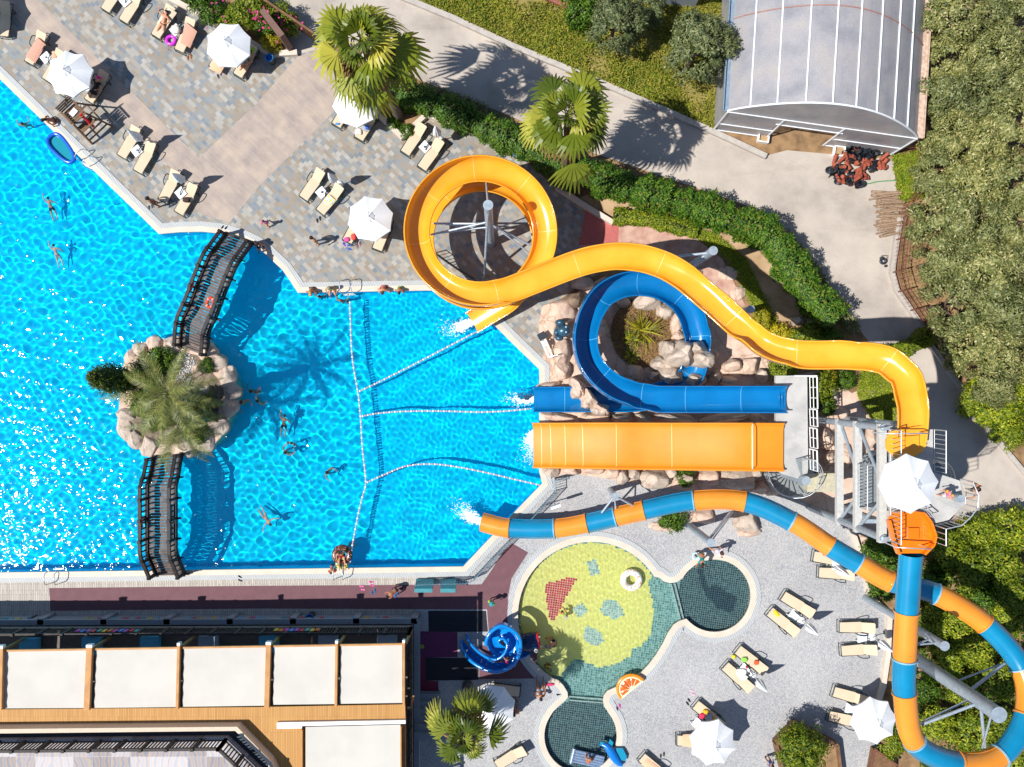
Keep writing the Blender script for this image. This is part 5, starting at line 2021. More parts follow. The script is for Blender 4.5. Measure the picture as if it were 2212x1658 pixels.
def hedge(label, path, width, h, mat, n, ll=.16, lw=.07, seed=1, core=True, cat='hedge', name='hedge'):
    """clipped hedge along a plan path (ground-true units)"""
    rng = np.random.default_rng(seed)
    P = np.array([GT(*p).xy for p in path])
    C = np.array(cr([tuple(p) for p in P], 10))
    d = np.r_[0, np.cumsum(np.linalg.norm(np.diff(C, axis=0), axis=1))]
    s = rng.uniform(0, d[-1], n)
    X = np.interp(s, d, C[:, 0]); Y = np.interp(s, d, C[:, 1])
    tx = np.interp(s + .1, d, C[:, 0]) - np.interp(s - .1, d, C[:, 0]); ty = np.interp(s + .1, d, C[:, 1]) - np.interp(s - .1, d, C[:, 1])
    l = np.hypot(tx, ty) + 1e-9
    nx, ny = -ty / l, tx / l
    bulge = 1 + .16 * np.sin(s * 2.1 + 1) + .12 * np.sin(s * 5.3) + .08 * np.sin(s * 11 + 2)
    a = rng.uniform(-.25 * PI, 1.25 * PI, n)
    ca, sa = np.cos(a), np.sin(a)
    sq = lambda v: np.sign(v) * np.abs(v) ** .6
    q = rng.uniform(.8, 1.08, n)
    u = sq(ca) * width / 2 * bulge * q
    z = h * .5 + sq(sa) * h * .5 * bulge * q
    z = np.maximum(z, .03)
    pts = np.stack([X + nx * u, Y + ny * u, z], 1)
    N = np.stack([nx * ca, ny * ca, np.abs(sa) + .3], 1)
    N /= np.linalg.norm(N, axis=1, keepdims=True)
    V, F = leaf_quads(pts, N, ll, lw, rng)
    t = thing(name, (*C[len(C) // 2], 0), label, cat)
    npmesh('foliage', V, F, mat, t)
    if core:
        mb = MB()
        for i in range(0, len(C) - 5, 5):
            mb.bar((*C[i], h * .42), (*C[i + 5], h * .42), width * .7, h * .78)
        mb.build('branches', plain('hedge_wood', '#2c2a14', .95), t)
    return t


hedge('long dense green hedge between the sun deck and the road', rt([(868, 196), (925, 216), (1000, 248), (1070, 282), (1130, 310), (1200, 345), (1290, 378)], 1.3), 1.3, 1.75, HEDGE, 17000, .17, .075, 3)
hedge('tall green hedge curving along the lower side of the road to the shade', rt([(1290, 380), (1370, 405), (1456, 428), (1518, 446), (1580, 470), (1631, 486), (1676, 512), (1708, 560), (1738, 605), (1770, 645), (1806, 685)], 1.7), 1.4, 2.3, HEDGE, 24000, .2, .075, 4)
hedge('low yellow green clipped hedge inside the curve of the tall hedge', rt([(1326, 466), (1393, 473), (1456, 486), (1506, 502)], .4), .75, .6, LIME, 5000, .13, .07, 5)
hedge('straggly dry hedge strip along the upper road edge of the sun deck', rt([(905, 190), (980, 208), (1060, 245), (1105, 275), (1200, 325), (1290, 355), (1380, 392)], .4), .55, .55, OLIVE, 3800, .15, .06, 6, core=False)
hedge('green hedge crossing the road end beside the yellow flume', rt([(1900, 772), (1950, 758), (2033, 710)], .6), .9, .8, LIME, 5000, .15, .07, 7)
hedge('thin brown edged hedge in the shade between the tall hedge and the road', rt([(1690, 505), (1750, 570), (1790, 640), (1850, 715)], .4), .6, .6, OLIVE2, 4200, .15, .06, 9, core=False)


def groundcover(name, label, poly, n, mat, ll, lw, seed, holes=(), hmin=0, dens=.45):
    rng = np.random.default_rng(seed)
    w_ = g2(poly)
    xs = [p[0] for p in w_]; ys = [p[1] for p in w_]
    X = rng.uniform(min(xs), max(xs), n * 3); Y = rng.uniform(min(ys), max(ys), n * 3)
    ok = inside(w_, X, Y)
    f = np.sin(X * .9 + 2 * np.sin(Y * .53)) + np.sin(Y * 1.3 + 1.7 * np.sin(X * .71)) + .7 * np.sin(X * 3.1 + Y * 2.2)
    ok &= f + rng.normal(0, .8, len(X)) > -1.3 * dens * 2
    X, Y = X[ok][:n], Y[ok][:n]
    P = np.stack([X, Y, np.full(len(X), hmin) + rng.uniform(0, .22, len(X)) * (1 + .8 * np.sin(X * 2.3) * np.sin(Y * 1.9))], 1)
    N = rng.normal(size=P.shape) * .5 + np.array([0, 0, 1.0])
    N /= np.linalg.norm(N, axis=1, keepdims=True)
    V, F = leaf_quads(P, N, ll, lw, rng)
    o = npmesh(name, V, F, mat)
    return tag(o, label, 'ground cover', kind='stuff')


struct(MB().sheet(g2([(858, -12), (858, -330), (1600, -330), (1590, 100), (1541, 284), (1456, 243), (1281, 168), (1106, 97)]), (), -.022).build('grass_bank', plain('dry_grass_soil', '#8f8346', .95, col2='#7b6a3c', scale=1.2, bump=.4), origin=(0, 0, 0)))
groundcover('grass', 'tussocky yellow green grass on the bank beside the greenhouse', [(868, -20), (1150, 8), (1590, -20), (1570, 130), (1540, 278), (1456, 242), (1281, 167), (1106, 96)], 32000, GRASS, .2, .06, 12)
groundcover('bank_shrublets', 'low green ground cover over the grass bank', [(868, -20), (1150, 8), (1240, 40), (1400, 120), (1540, 278), (1456, 242), (1281, 167), (1106, 96)], 15000, LIME, .17, .075, 13, dens=.1)
groundcover('grass', 'grass below the greenhouse corner behind the fence', [(1925, 338), (1968, 330), (2000, 300), (2010, 420), (1942, 440)], 4500, LAWN, .2, .05, 14)
struct(MB().sheet(g2([(1500, 495), (1545, 505), (1612, 560), (1655, 650), (1690, 720), (1640, 700), (1612, 640), (1570, 560), (1500, 512)]), (), .004).build('lawn_strip', plain('lawn_soil', '#82803a', .95), origin=(0, 0, 0)))
groundcover('lawn_grass', 'curved strip of mown lawn beside the flagstones', [(1500, 493), (1545, 505), (1612, 560), (1655, 650), (1690, 720), (1640, 700), (1612, 640), (1570, 560), (1500, 512)], 9000, LAWN, .12, .04, 15, dens=2)
groundcover('lawn_grass', 'bright patch of lawn under the bend of the yellow flume', [(1858, 800), (1905, 800), (1935, 850), (1932, 925), (1880, 905), (1850, 850)], 5500, LAWN, .14, .045, 16, dens=2)
groundcover('lawn_grass', 'lawn beside the tower foot under the tube slide', [(1868, 1165), (1930, 1170), (1945, 1250), (1900, 1290), (1880, 1250)], 5000, LAWN, .14, .045, 17, dens=1)
groundcover('leaf_litter', 'dry leaves and twigs on the brown slope under the olives', [(1960, 470), (2212, 0), (2260, 850), (2100, 840), (1990, 700), (1940, 600)], 5200, DEAD, .14, .06, 18)
groundcover('ivy', 'dark ground cover under the lime bushes inside the loop', [(1990, 1220), (2230, 1120), (2230, 1680), (1990, 1680), (1960, 1500)], 9000, GREEN, .2, .09, 19, dens=.4)
groundcover('straw', 'dry straw over the bed inside the blue slide ring', [(1387 + 70 * math.cos(a), 719 + 78 * math.sin(a)) for a in np.linspace(0, 6.2, 24)], 2600, DEAD, .22, .03, 20, dens=1, hmin=.03)


# ------------------------------------------------------------------ palms
def fan_leaf(mb_v, mb_f, base, az, el, pet, rad, rng, blades=22, droop=.5):
    """petiole plus pleated fan whose tips hang"""
    d = Vector((math.cos(az) * math.cos(el), math.sin(az) * math.cos(el), math.sin(el)))
    side_ = Vector((-math.sin(az), math.cos(az), 0))
    up = side_.cross(d) * -1
    if up.z < 0:
        up = -up
    hub = base + d * pet + Vector((0, 0, -.12 * pet * (1 - el)))
    w = .022
    b = len(mb_v)
    mb_v += [base + side_ * w, base - side_ * w, hub - side_ * w, hub + side_ * w]
    mb_f.append((b, b + 1, b + 2, b + 3))
    h0_ = b + 2
    d2 = (d * 1.0 + Vector((0, 0, -.28))).normalized()
    up2 = side_.cross(d2)
    if up2.z < 0:
        up2 = -up2
    for i in range(blades):
        a = R(-70 + 140 * i / (blades - 1))
        e = d2 * math.cos(a) + side_ * math.sin(a)
        f = side_ * math.cos(a) - d2 * math.sin(a)
        L = rad * (.72 + .28 * math.cos(a * .6)) * rng.uniform(.9, 1.05)
        hw = rad * .058
        m1 = hub + e * L * .6 + up2 * (.05 if i % 2 else -.02) - Vector((0, 0, droop * L * .10))
        tip = hub + e * L * .94 + Vector((0, 0, -droop * L * rng.uniform(.35, .95)))
        b = len(mb_v)
        mb_v += [m1 + f * hw, m1 - f * hw, tip + f * hw * .25, tip - f * hw * .25]
        mb_f.append((h0_, b + 1, b, h0_ + 1))
        mb_f.append((b, b + 1, b + 3, b + 2))


def fan_palm(label, base, top, rad, nleaf, seed, dead=14):
    rng = np.random.default_rng(seed)
    b = GT(*base)
    t = thing('palm_tree', b, label, 'palm', 'fan palms')
    tp_ = Vector(top) - b
    mb = MB()
    n = 12
    path = [Vector((tp_.x * (i / n) ** 1.2, tp_.y * (i / n) ** 1.2, tp_.z * i / n)) for i in range(n + 1)]
    mb.tube(path, [.30 - .12 * min(1, i / 4) + .02 * (i % 2) for i in range(n + 1)], 12)
    mb.build('trunk', PBARK, t, local=True)
    V, F = [], []
    for i in range(nleaf):
        f = i / (nleaf - 1)
        az = i * 2.39996 + rng.uniform(-.3, .3)
        el = R(72 - 108 * f ** .95 + rng.uniform(-11, 11))
        rk = rng.uniform(.68, 1.24)
        fan_leaf(V, F, tp_ + Vector((0, 0, .15 - .5 * f)), az, el, rad * (.20 + .40 * f) * rk, rad * rng.uniform(.40, .48) * rk, rng, 15, droop=.35 + .75 * f)
    Vn = np.array([tuple(v) for v in V]) + np.array(b)
    F3 = [f if f[3] != f[0] else f for f in F]
    npmesh('crown', Vn, np.array(F3), PALM, t)
    V, F = [], []
    for i in range(dead):
        fan_leaf(V, F, tp_ + Vector((0, 0, -.5)), rng.uniform(0, 6.28), R(rng.uniform(-60, -25)), rad * .35, rad * .42, rng, 12, .9)
    npmesh('dead_fronds', np.array([tuple(v) for v in V]) + np.array(b), np.array(F), DEAD, t)
    return t


fan_palm('tallest fan palm leaning over the top sunshade, its trunk in the walled bed', (862, 252), tuple(G(782, 92, 10.3)), 2.95, 26, 41, 24)
fan_palm('fan palm between the hedge and the road above the yellow spiral', (1219, 367), tuple(G(1228, 250, 9.2)), 2.85, 25, 42, 20)
fan_palm('lower fan palm with open crown beside the shaded sunshade at the restaurant', (1010, 1480), tuple(G(1000, 1592, 7.2)), 2.15, 20, 43, 16)


def date_palm(label, base, top, L, nf, seed):
    rng = np.random.default_rng(seed)
    b = GT(*base, .1)
    t = thing('date_palm', b, label, 'palm', 'palms of the island')
    tp_ = Vector(top) - b
    mb = MB()
    mb.tube([tp_ * (i / 8) for i in range(9)], [.34 - .02 * i / 2 + .03 * (i % 2) for i in range(9)], 12)
    mb.build('trunk', PBARK, t, local=True)
    V, F = [], []
    for i in range(nf):
        f = i / (nf - 1)
        az = i * 2.39996 + rng.uniform(-.2, .2)
        el = R(78 - 85 * f)
        dh = Vector((math.cos(az), math.sin(az), 0))
        sd = Vector((-math.sin(az), math.cos(az), 0))
        LL = L * rng.uniform(.85, 1.1)
        prev = None
        m = 30
        p = tp_ + Vector((0, 0, .1))
        ang = el
        for j in range(m):
            step = LL / m
            ang -= R(2.2 + 1.6 * f)
            q = p + (dh * math.cos(ang) + Vector((0, 0, math.sin(ang)))) * step
            fr_ = (j + .5) / m
            w = .018 * (1 - fr_) + .004
            k0 = len(V)
            V += [p + sd * w, p - sd * w, q - sd * w, q + sd * w]
            F.append((k0, k0 + 1, k0 + 2, k0 + 3))
            if j > 2:
                ll = .40 * math.sin(PI * min(1, fr_ * .8 + .18)) * rng.uniform(.85, 1.1)
                t_ = (q - p).normalized()
                nn = sd.cross(t_)
                for s_ in (-1, 1):
                    for e_ in (.25, .75):
                        st_ = p.lerp(q, e_)
                        dr = (sd * s_ * .82 + t_ * .62 + nn * .22 * s_ * s_ + Vector((0, 0, rng.uniform(-.1, .25)))).normalized()
                        hw = t_ * .018
                        k0 = len(V)
                        V += [st_ - hw, st_ + hw, st_ + dr * ll + hw * .3, st_ + dr * ll - hw * .3]
                        F.append((k0, k0 + 1, k0 + 2, k0 + 3))
            p = q
    npmesh('crown', np.array([tuple(v) for v in V]) + np.array(b), np.array(F), DATE, t)
    return t


date_palm('large date palm with arching fronds over the island', (436, 858), tuple(G(368, 852, 6.3)), 3.1, 22, 51)
date_palm('second date palm with drooping fronds at the bottom of the island', (418, 903), tuple(G(392, 918, 3.4)), 3.0, 18, 52)
date_palm('small young date palm near the right rocks of the island', (428, 880), tuple(G(432, 878, 1.2)), 1.5, 11, 53)
rng = np.random.default_rng(61)
cy = thing('conifer', GT(262, 830, .1), 'dark green conifer leaning out over the water on the left of the island', 'tree')
for k_ in range(1):
    a, b = np.array(GT(285, 825, .4)), np.array(G(196, 815, 4.2))
    n_ = 7000
    s = rng.uniform(0, 1, n_) ** .8
    rr = .85 * np.sin(PI * (.18 + .80 * s)) ** .8
    d = rng.normal(size=(n_, 3)); d /= np.linalg.norm(d, axis=1, keepdims=True)
    P = a + (b - a) * s[:, None] + d * (rr * rng.uniform(.55, 1.05, n_))[:, None] * (1 + .2 * np.sin(s * 40))[:, None]
    N = d * .8 + np.array([0, 0, .4]); N /= np.linalg.norm(N, axis=1, keepdims=True)
    V, F = leaf_quads(P, N, .22, .07, rng)
    npmesh('crown', V, F, CONIF, cy)
    mb = MB()
    mb.tube([GT(285, 825, 0), tuple(b)], [.14, .04], 8)
    mb.build('trunk', BARK, cy)
for x, y, s_, lb in ((315, 800, .9, 'dark shrub behind the conifer on the island'), (345, 775, .8, 'dark shrub near the upper bridge on the island'), (330, 905, .7, 'shrub with a yellow flower at the lower left of the island'), (440, 790, .45, 'small bright shrub with red flowers right of the white gravel'), (415, 935, .7, 'shrub under the fronds at the bottom of the island'), (300, 870, .8, 'shrub in the middle left of the island')):
    p = G(x, y, .9)
    put(bush_g, USED, (p.x, p.y, .1), rnd.uniform(0, 6), lb, s_)
# yucca-like plants in the slide bed
def spiky(label, x, y, L, nl, seed, mat):
    rng = np.random.default_rng(seed)
    t = thing('succulent', GT(x, y, .02), label, 'plant', 'spiky plants in the slide bed')
    V, F = [], []
    for i in range(nl):
        az, el = rng.uniform(0, 6.28), R(rng.uniform(5, 55))
        d = Vector((math.cos(az) * math.cos(el), math.sin(az) * math.cos(el), math.sin(el)))
        s_ = Vector((-math.sin(az), math.cos(az), 0)) * .028
        LL = L * rng.uniform(.6, 1.1)
        o_ = Vector((rng.normal() * L * .12, rng.normal() * L * .12, .05))
        m_, e_ = o_ + d * LL * .55, o_ + d * LL + Vector((0, 0, -.12 * LL))
        k0 = len(V)
        V += [o_ - s_, o_ + s_, m_ + s_ * 1.3, m_ - s_ * 1.3, e_ + s_ * .3, e_ - s_ * .3]
        F += [(k0, k0 + 1, k0 + 2, k0 + 3), (k0 + 3, k0 + 2, k0 + 4, k0 + 5)]
    npmesh('leaves', np.array([tuple(v) for v in V]) + np.array(GT(x, y, .02)), np.array(F), mat, t)
    return t


spiky('large yellow green spiky plant in the middle of the slide bed', 1388, 715, 1.25, 60, 1, YELLOW)
spiky('smaller spiky plant at the bottom of the slide bed', 1362, 772, .6, 28, 2, LIME)
spiky('spiky plant at the left of the slide bed middle', 1368, 735, .8, 26, 3, LIME)
# big clipped bush in its planter at the lower right, and second planter
pt = thing('planter', GT(1735, 1600), 'brown timber planter holding the large round bush', 'planter')
mb = MB()
for a, b in (((1670, 1598), (1712, 1555)), ((1670, 1598), (1690, 1680)), ((1712, 1555), (1800, 1600)), ((1800, 1600), (1810, 1680))):
    mb.bar(GT(*a, .35), GT(*b, .35), .16, .7)
mb.build('side_boards', MAT_WOOD, pt)
mb = MB()
mb.prism(g2([(1672, 1598), (1712, 1557), (1798, 1600), (1808, 1700), (1690, 1700)]), .02, .5)
mb.build('soil', MAT_SOIL, pt)
rb = make_tree('round_bush', 'big clipped round bush in the brown planter at the bottom right', 'bush', leafmat('clipped_leaves', [(0, '#3f5a10'), (.35, '#678016'), (.7, '#93a01e'), (1, '#bdb92a')]), 9500, (1.25, 1.25, 1.2), 1.9, 90, .36, .14, .08, 71, .12)
rb.location = G(1735, 1618, 2.0) - Vector((0, 0, 2.0))
pl2 = thing('planter', GT(1905, 1640), 'sloping brown timber planter in the corner below the right sunshade', 'planter')
mb = MB()
mb.prism(im([(1890, 1622), (1936, 1655), (1936, 1700), (1876, 1700)], .6), 0, .6)
mb.build('box', MAT_WOOD, pl2)
mb = MB()
mb.bar(G(1889, 1618, .66), G(1940, 1655, .66), .1, .12)
mb.bar(G(1888, 1620, .66), G(1874, 1690, .66), .1, .12)
mb.build('rim', plain('red_brown_timber', '#7a4a38', .7), pl2)
# ================================================================== sun loungers, tables, sunshades
MAT_LFRAME = plain('dark_green_frame', '#16342f', .45, .2, var=.06)
MAT_PAD_L = plain('sand_mesh_cloth', '#d4bb9e', .85, var=.03, scale=2)
MAT_PLASTIC = plain('white_plastic', '#e6e8ea', .4, var=.02)


def rz_of(dx, dy):
    return math.atan2(-dx, -dy)


def make_lounger():
    t = thing('sun_lounger', (0, 0, 0), 'x', 'sun lounger', 'sand coloured sun loungers')
    mb = MB()
    for s in (-1, 1):
        mb.tube([(s * .32, .02, .30), (s * .32, 1.9, .30)], .024, 6)
    mb.tube([(-.32, .02, .30), (.32, .02, .30)], .024, 6)
    mb.tube([(-.32, 1.9, .30), (.32, 1.9, .30)], .024, 6)
    mb.tube([(-.32, 1.15, .30), (.32, 1.15, .30)], .02, 6)
    mb.build('frame', MAT_LFRAME, t, local=True)
    for y in (.1, 1.6):
        mb = MB()
        mb.tube([(-.33, y, .30), (-.36, y - .1, .02), (.36, y - .1, .02), (.33, y, .30)], .022, 6)
        mb.build('leg', MAT_LFRAME, t, local=True)
    for s in (-1, 1):
        mb = MB()
        mb.tube([(s * .34, .92, .30), (s * .39, 1.0, .50), (s * .43, 1.15, .545), (s * .45, 1.42, .545), (s * .42, 1.52, .50), (s * .34, 1.56, .30)], .026, 6)
        mb.build('armrest', MAT_LFRAME, t, local=True)

    def pad(y0, y1, tilt, name):
        mb = MB()
        hw, n = .30, 6
        out = []
        for cx_, cy_, a0 in ((hw - .07, y1 - y0 - .07, 0), (-hw + .07, y1 - y0 - .07, 90), (-hw + .07, .04, 180), (hw - .07, .04, 270)):
            for i in range(5):
                a = R(a0 + 90 * i / 4)
                rr = .07 if cy_ > .05 else .04
                out.append((cx_ + rr * math.cos(a), cy_ + rr * math.sin(a)))
        ct, st_ = math.cos(tilt), math.sin(tilt)
        f = lambda x, y, z: (x, y0 + y * ct - z * st_, .335 + y * st_ + z * ct)
        top = [f(x, y, .045) for x, y in out]
        bot = [f(x, y, 0) for x, y in out]
        m_ = len(out)
        ctr = f(0, (y1 - y0) / 2, .055)
        mb.add(top + [ctr], [(i, (i + 1) % m_, m_) for i in range(m_)])
        mb.add(top + bot, [(i, m_ + i, m_ + (i + 1) % m_, (i + 1) % m_) for i in range(m_)])
        return mb.build(name, MAT_PAD_L, t, local=True)
    pad(.05, 1.27, 0, 'seat_pad')
    pad(1.28, 2.0, R(26), 'backrest_pad')
    return t


LPROTO = make_lounger()
LNG = [
    (0, 0, 905, 95, 1050, -160, 'lounger cut by the top edge, left one of the top pair'), (0, 0, 1062, 190, 1205, -65, 'lounger right of the one cut by the top edge'),
    (0, 0, 1340, 320, 1478, 75, 'lounger under the woman sunbathing in a black bikini'), (0, 0, 1545, 445, 1650, 190, 'lounger with a pink striped towel beside the pink swim ring'),
    (0, 0, 1840, 595, 1975, 340, 'lounger left under the top sunshade beside the shrub bed'), (0, 0, 2050, 660, 2185, 420, 'lounger of the person in teal under the top sunshade'),
    (0, 0, 30, 320, 45, 40, 'lounger in deep shade cut by the left edge'),
    (0, 0, 245, 550, 352, 330, 'lounger with a rose towel near the left edge'), (0, 0, 395, 700, 520, 475, 'left lounger under the scalloped sunshade'), (0, 0, 510, 815, 640, 590, 'middle lounger under the scalloped sunshade'), (0, 0, 762, 880, 895, 655, 'lounger of the person in black beside the scalloped sunshade'),
    (0, 0, 1045, 1360, 1175, 1125, 'left lounger of the pair below the lifeguard chair'), (0, 0, 1185, 1490, 1300, 1265, 'right lounger of the pair below the lifeguard chair'),
    (0, 1, 1400, 85, 1525, -170, 'lounger beside the standing tanned man'), (0, 1, 1540, 190, 1655, -25, 'lounger with a dark bag near the corner of the coping'),
    (1, 0, 690, 1090, 815, 880, 'left lounger under the sunshade by the tallest palm'), (1, 0, 885, 1205, 1010, 985, 'lounger with a zebra towel under the sunshade by the tallest palm'),
    (1, 0, 1285, 1330, 1430, 1100, 'left lounger of the pair at the walled palm bed'), (1, 0, 1430, 1460, 1575, 1245, 'right lounger of the pair at the walled palm bed'),
    (1, 1, 405, 60, 560, -170, 'left lounger of the pair in the middle of the stone deck'), (1, 1, 550, 180, 705, -15, 'lounger with a lemon print towel in the middle of the stone deck'),
    (1, 1, 785, 435, 900, 215, 'lounger with red and pink beach things under the middle sunshade'), (1, 1, 1045, 505, 1130, 265, 'right lounger under the middle sunshade'),
    (3, 3, 130, 175, 385, 335, 'right lounger of the pair by the folded sunshade near the small round pool'), (3, 3, 15, 310, 250, 500, 'lounger with a yellow cloth near the small round pool'),
    (3, 3, 618, 450, 935, 455, 'upper lounger of the pair beside the terrace edge'), (3, 3, 635, 655, 955, 640, 'lower lounger of the pair beside the terrace edge'),
    (3, 3, 568, 1005, 865, 1095, 'upper lounger by the right sunshade'), (3, 3, 528, 1215, 830, 1290, 'shaded lounger under the right sunshade'),
    (2, 3, 1950, 640, 2200, 840, 'lounger with green and orange things in the middle of the terrace'), (2, 3, 1840, 780, 2065, 985, 'lounger with a white towel in the middle of the terrace'),
    (2, 3, 1585, 1115, 1805, 1300, 'lounger heaped with toys above the lower sunshade'), (2, 3, 1425, 1430, 1720, 1440, 'lounger with a peach towel under the lower sunshade'),
    (2, 3, 1120, 1570, 1330, 1760, 'lounger with a peach towel cut by the bottom edge'), (1, 3, 2075, 1650, 2330, 1500, 'lounger at the bottom edge left of the lower round pool'),
    (2, 3, 75, 1010, -215, 985, 'shaded grey looking lounger beside the lower sunshade at the palm'),
    (3, 2, 395, 1490, 700, 1545, 'lounger half hidden beneath the tube slide'), (3, 2, 440, 1630, 755, 1655, 'lounger just below the tube slide'),
]
for c_, r_, fx, fy, hx, hy, lb in LNG:
    a, b = TG(c_, r_, fx, fy, .36), TG(c_, r_, hx, hy, .5)
    d = (b - a).xy
    put(LPROTO, USED, (a.x, a.y, 0), math.atan2(-d.x, d.y), lb)

tbp = thing('side_table', (0, 0, 0), 'x', 'table', 'white plastic side tables')
mb = MB()
mb.prism([(math.copysign(.27, a) - math.copysign(.03, a) * (i % 2), math.copysign(.27, b) - math.copysign(.03, b) * (1 - i % 2)) for i, (a, b) in enumerate([(1, -1), (1, 1), (1, 1), (-1, 1), (-1, 1), (-1, -1), (-1, -1), (1, -1)])], .42, .45)
mb.build('table_top', MAT_PLASTIC, tbp, local=True)
for sx in (-1, 1):
    for sy in (-1, 1):
        mb = MB()
        mb.bar((sx * .2, sy * .2, .42), (sx * .24, sy * .24, 0), .05, .05)
        mb.build('leg', MAT_PLASTIC, tbp, local=True)
for c_, r_, x, y, a, lb in [(0, 0, 395, 500, 52, 'side table with an ashtray by the rose towel lounger'), (0, 0, 1180, 1305, 52, 'side table between the loungers below the lifeguard chair'), (0, 1, 1560, 10, 50, 'side table at the pair near the coping corner'), (1, 0, 1460, 1270, 45, 'side table at the walled palm bed'),
                            (1, 1, 565, 5, 48, 'side table in the middle of the stone deck'), (0, 0, 1515, 260, 50, 'side table covered with bags by the sunbathing woman'), (0, 0, 1080, 10, 50, 'side table at the top edge pair'), (3, 3, 230, 345, 40, 'side table by the folded sunshade near the small round pool'),
                            (3, 3, 818, 545, 3, 'side table of the pair beside the terrace edge'), (3, 3, 712, 1155, 15, 'side table by the right sunshade'), (2, 3, 2010, 815, 42, 'side table in the middle of the terrace'), (2, 3, 1605, 1285, 40, 'side table by the toy covered lounger'), (3, 2, 600, 1570, 10, 'side table just below the tube slide')]:
    p = TG(c_, r_, x, y, .45)
    put(tbp, USED, (p.x, p.y, 0), R(-a), lb)


def canopy_mesh(rad, z0, z1, n=8, sc=.035, sub=4):
    mb = MB()
    rows = 6
    vs = []
    for j in range(rows + 1):
        f = j / rows
        for i in range(n * sub):
            a = 2 * PI * i / (n * sub)
            k_ = abs(math.sin(n / 2 * a))           # 0 on the ribs, 1 between
            apo = math.cos(PI / n) / math.cos(((a + PI / n * 0) % (2 * PI / n)) - PI / n)
            r_ = rad * f * apo * (1 - sc * k_ * f)
            z = z1 - (z1 - z0) * (f ** 1.15) - .05 * k_ * f * (1 - .3 * f)
            vs.append((r_ * math.cos(a), r_ * math.sin(a), z))
    m_ = n * sub
    fs = [(j * m_ + i, (j + 1) * m_ + i, (j + 1) * m_ + (i + 1) % m_, j * m_ + (i + 1) % m_) for j in range(rows) for i in range(m_)]
    mb.add(vs, fs, False)
    lo = [(x * 1.002, y * 1.002, z - .11) for x, y, z in vs[-m_:]]
    mb.add(vs[-m_:] + lo, [(i, m_ + i, m_ + (i + 1) % m_, (i + 1) % m_) for i in range(m_)])
    return mb


def make_umbrella(sc, rad=1.27):
    t = thing('sunshade', (0, 0, 0), 'x', 'sunshade', 'white open sunshades')
    canopy_mesh(rad, 2.0, 2.62, sc=sc).build('canopy', MAT_FABRIC, t, local=True)
    canopy_mesh(.32, 2.52, 2.73, sc=.0, sub=2).build('vent_cap', MAT_FABRIC, t, local=True)
    mb = MB()
    mb.tube([(0, 0, 0), (0, 0, 2.78)], .025, 8)
    mb.build('pole', MAT_WHITE, t, local=True)
    mb = MB()
    mb.lathe((0, 0, 0), [(0, .13), (.12, .12), (.25, .08), (.27, 0)], 20)
    mb.build('base', MAT_WHITE, t, local=True)
    for i in range(8):
        a = 2 * PI * i / 8 + PI / 8 * 0
        mb = MB()
        mb.bar((0, 0, 2.50), (rad * .97 * math.cos(a), rad * .97 * math.sin(a), 1.98), .018, .018)
        mb.build('rib', MAT_WHITE, t, local=True)
    return t


U1, U2 = make_umbrella(.065, 1.30), make_umbrella(.03)
for x, y, rz, pr, lb in [(147.5, 158, 10, U1, 'scalloped white sunshade near the left edge by the pool'), (492, 96, 20, U2, 'white sunshade at the top beside the shrub bed'), (-86, 8, 0, U1, 'sunshade beyond the left edge whose shadow falls on the deck corner'), (767, 224, 5, U2, 'white sunshade under the tallest fan palm'),
                         (799, 472, 14, U2, 'white sunshade in the middle of the stone deck beside the yellow spiral'), (1541, 1607, 30, U1, 'lower white sunshade in the middle of the pebble terrace'), (1890, 1560, 8, U1, 'white sunshade at the right edge of the pebble terrace'), (1064, 1532, 16, U2, 'sunshade in the blue shade of the lower palm')]:
    p = G(x, y, 2.15)
    put(pr, USED, (p.x, p.y, 0), R(rz), lb)
p = G(1965, 1046, 12.35)
dup(U2, (p.x, p.y, 10.26), R(4), 'white sunshade on top of the slide tower', 'white open sunshades')


def make_closed():
    t = thing('folded_sunshade', (0, 0, 0), 'x', 'sunshade', 'white folded sunshades')
    mb = MB()
    n, rows = 32, 9
    vs = []
    for j in range(rows + 1):
        f = j / rows
        for i in range(n):
            a = 2 * PI * i / n
            r_ = (.045 + .17 * f ** .8) * (1 + .30 * math.sin(a * 8) * min(1, f * 2)) * (1 if j < rows else .8)
            vs.append((r_ * math.cos(a), r_ * math.sin(a), 2.66 - 1.42 * f + .05 * math.sin(a * 8) * f))
    mb.add(vs, [(j * n + i, (j + 1) * n + i, (j + 1) * n + (i + 1) % n, j * n + (i + 1) % n) for j in range(rows) for i in range(n)], True)
    mb.add(vs[:n], [tuple(range(n))])
    mb.build('folded_canopy', MAT_FABRIC, t, local=True)
    mb = MB()
    mb.torus((0, 0, 2.05), .115, .115, .02, 14, 5)
    mb.build('tie_strap', MAT_FABRIC, t, local=True)
    mb = MB()
    mb.tube([(0, 0, 0), (0, 0, 2.78)], .022, 8)
    mb.build('pole', MAT_WHITE, t, local=True)
    mb = MB()
    mb.lathe((0, 0, 0), [(0, .13), (.12, .12), (.25, .08), (.27, 0)], 20)
    mb.build('base', MAT_WHITE, t, local=True)
    return t


CU = make_closed()
for x, y, lb in [(321, 312, 'folded sunshade of the pair below the lifeguard chair'), (411, 400, 'folded sunshade at the pair near the coping corner'), (949, 304, 'folded sunshade at the walled palm bed'), (731, 400, 'folded sunshade in the middle of the stone deck'),
                 (1731, 1342, 'folded sunshade near the small round pool'), (1884, 1377, 'folded sunshade beside the terrace edge'), (1626, 1458, 'folded sunshade in the middle of the terrace'), (1795, 1222, 'folded sunshade hidden under the tube slide')]:
    p = G(x, y, .1)
    put(CU, USED, (p.x, p.y, 0), rnd.uniform(0, 6), lb)

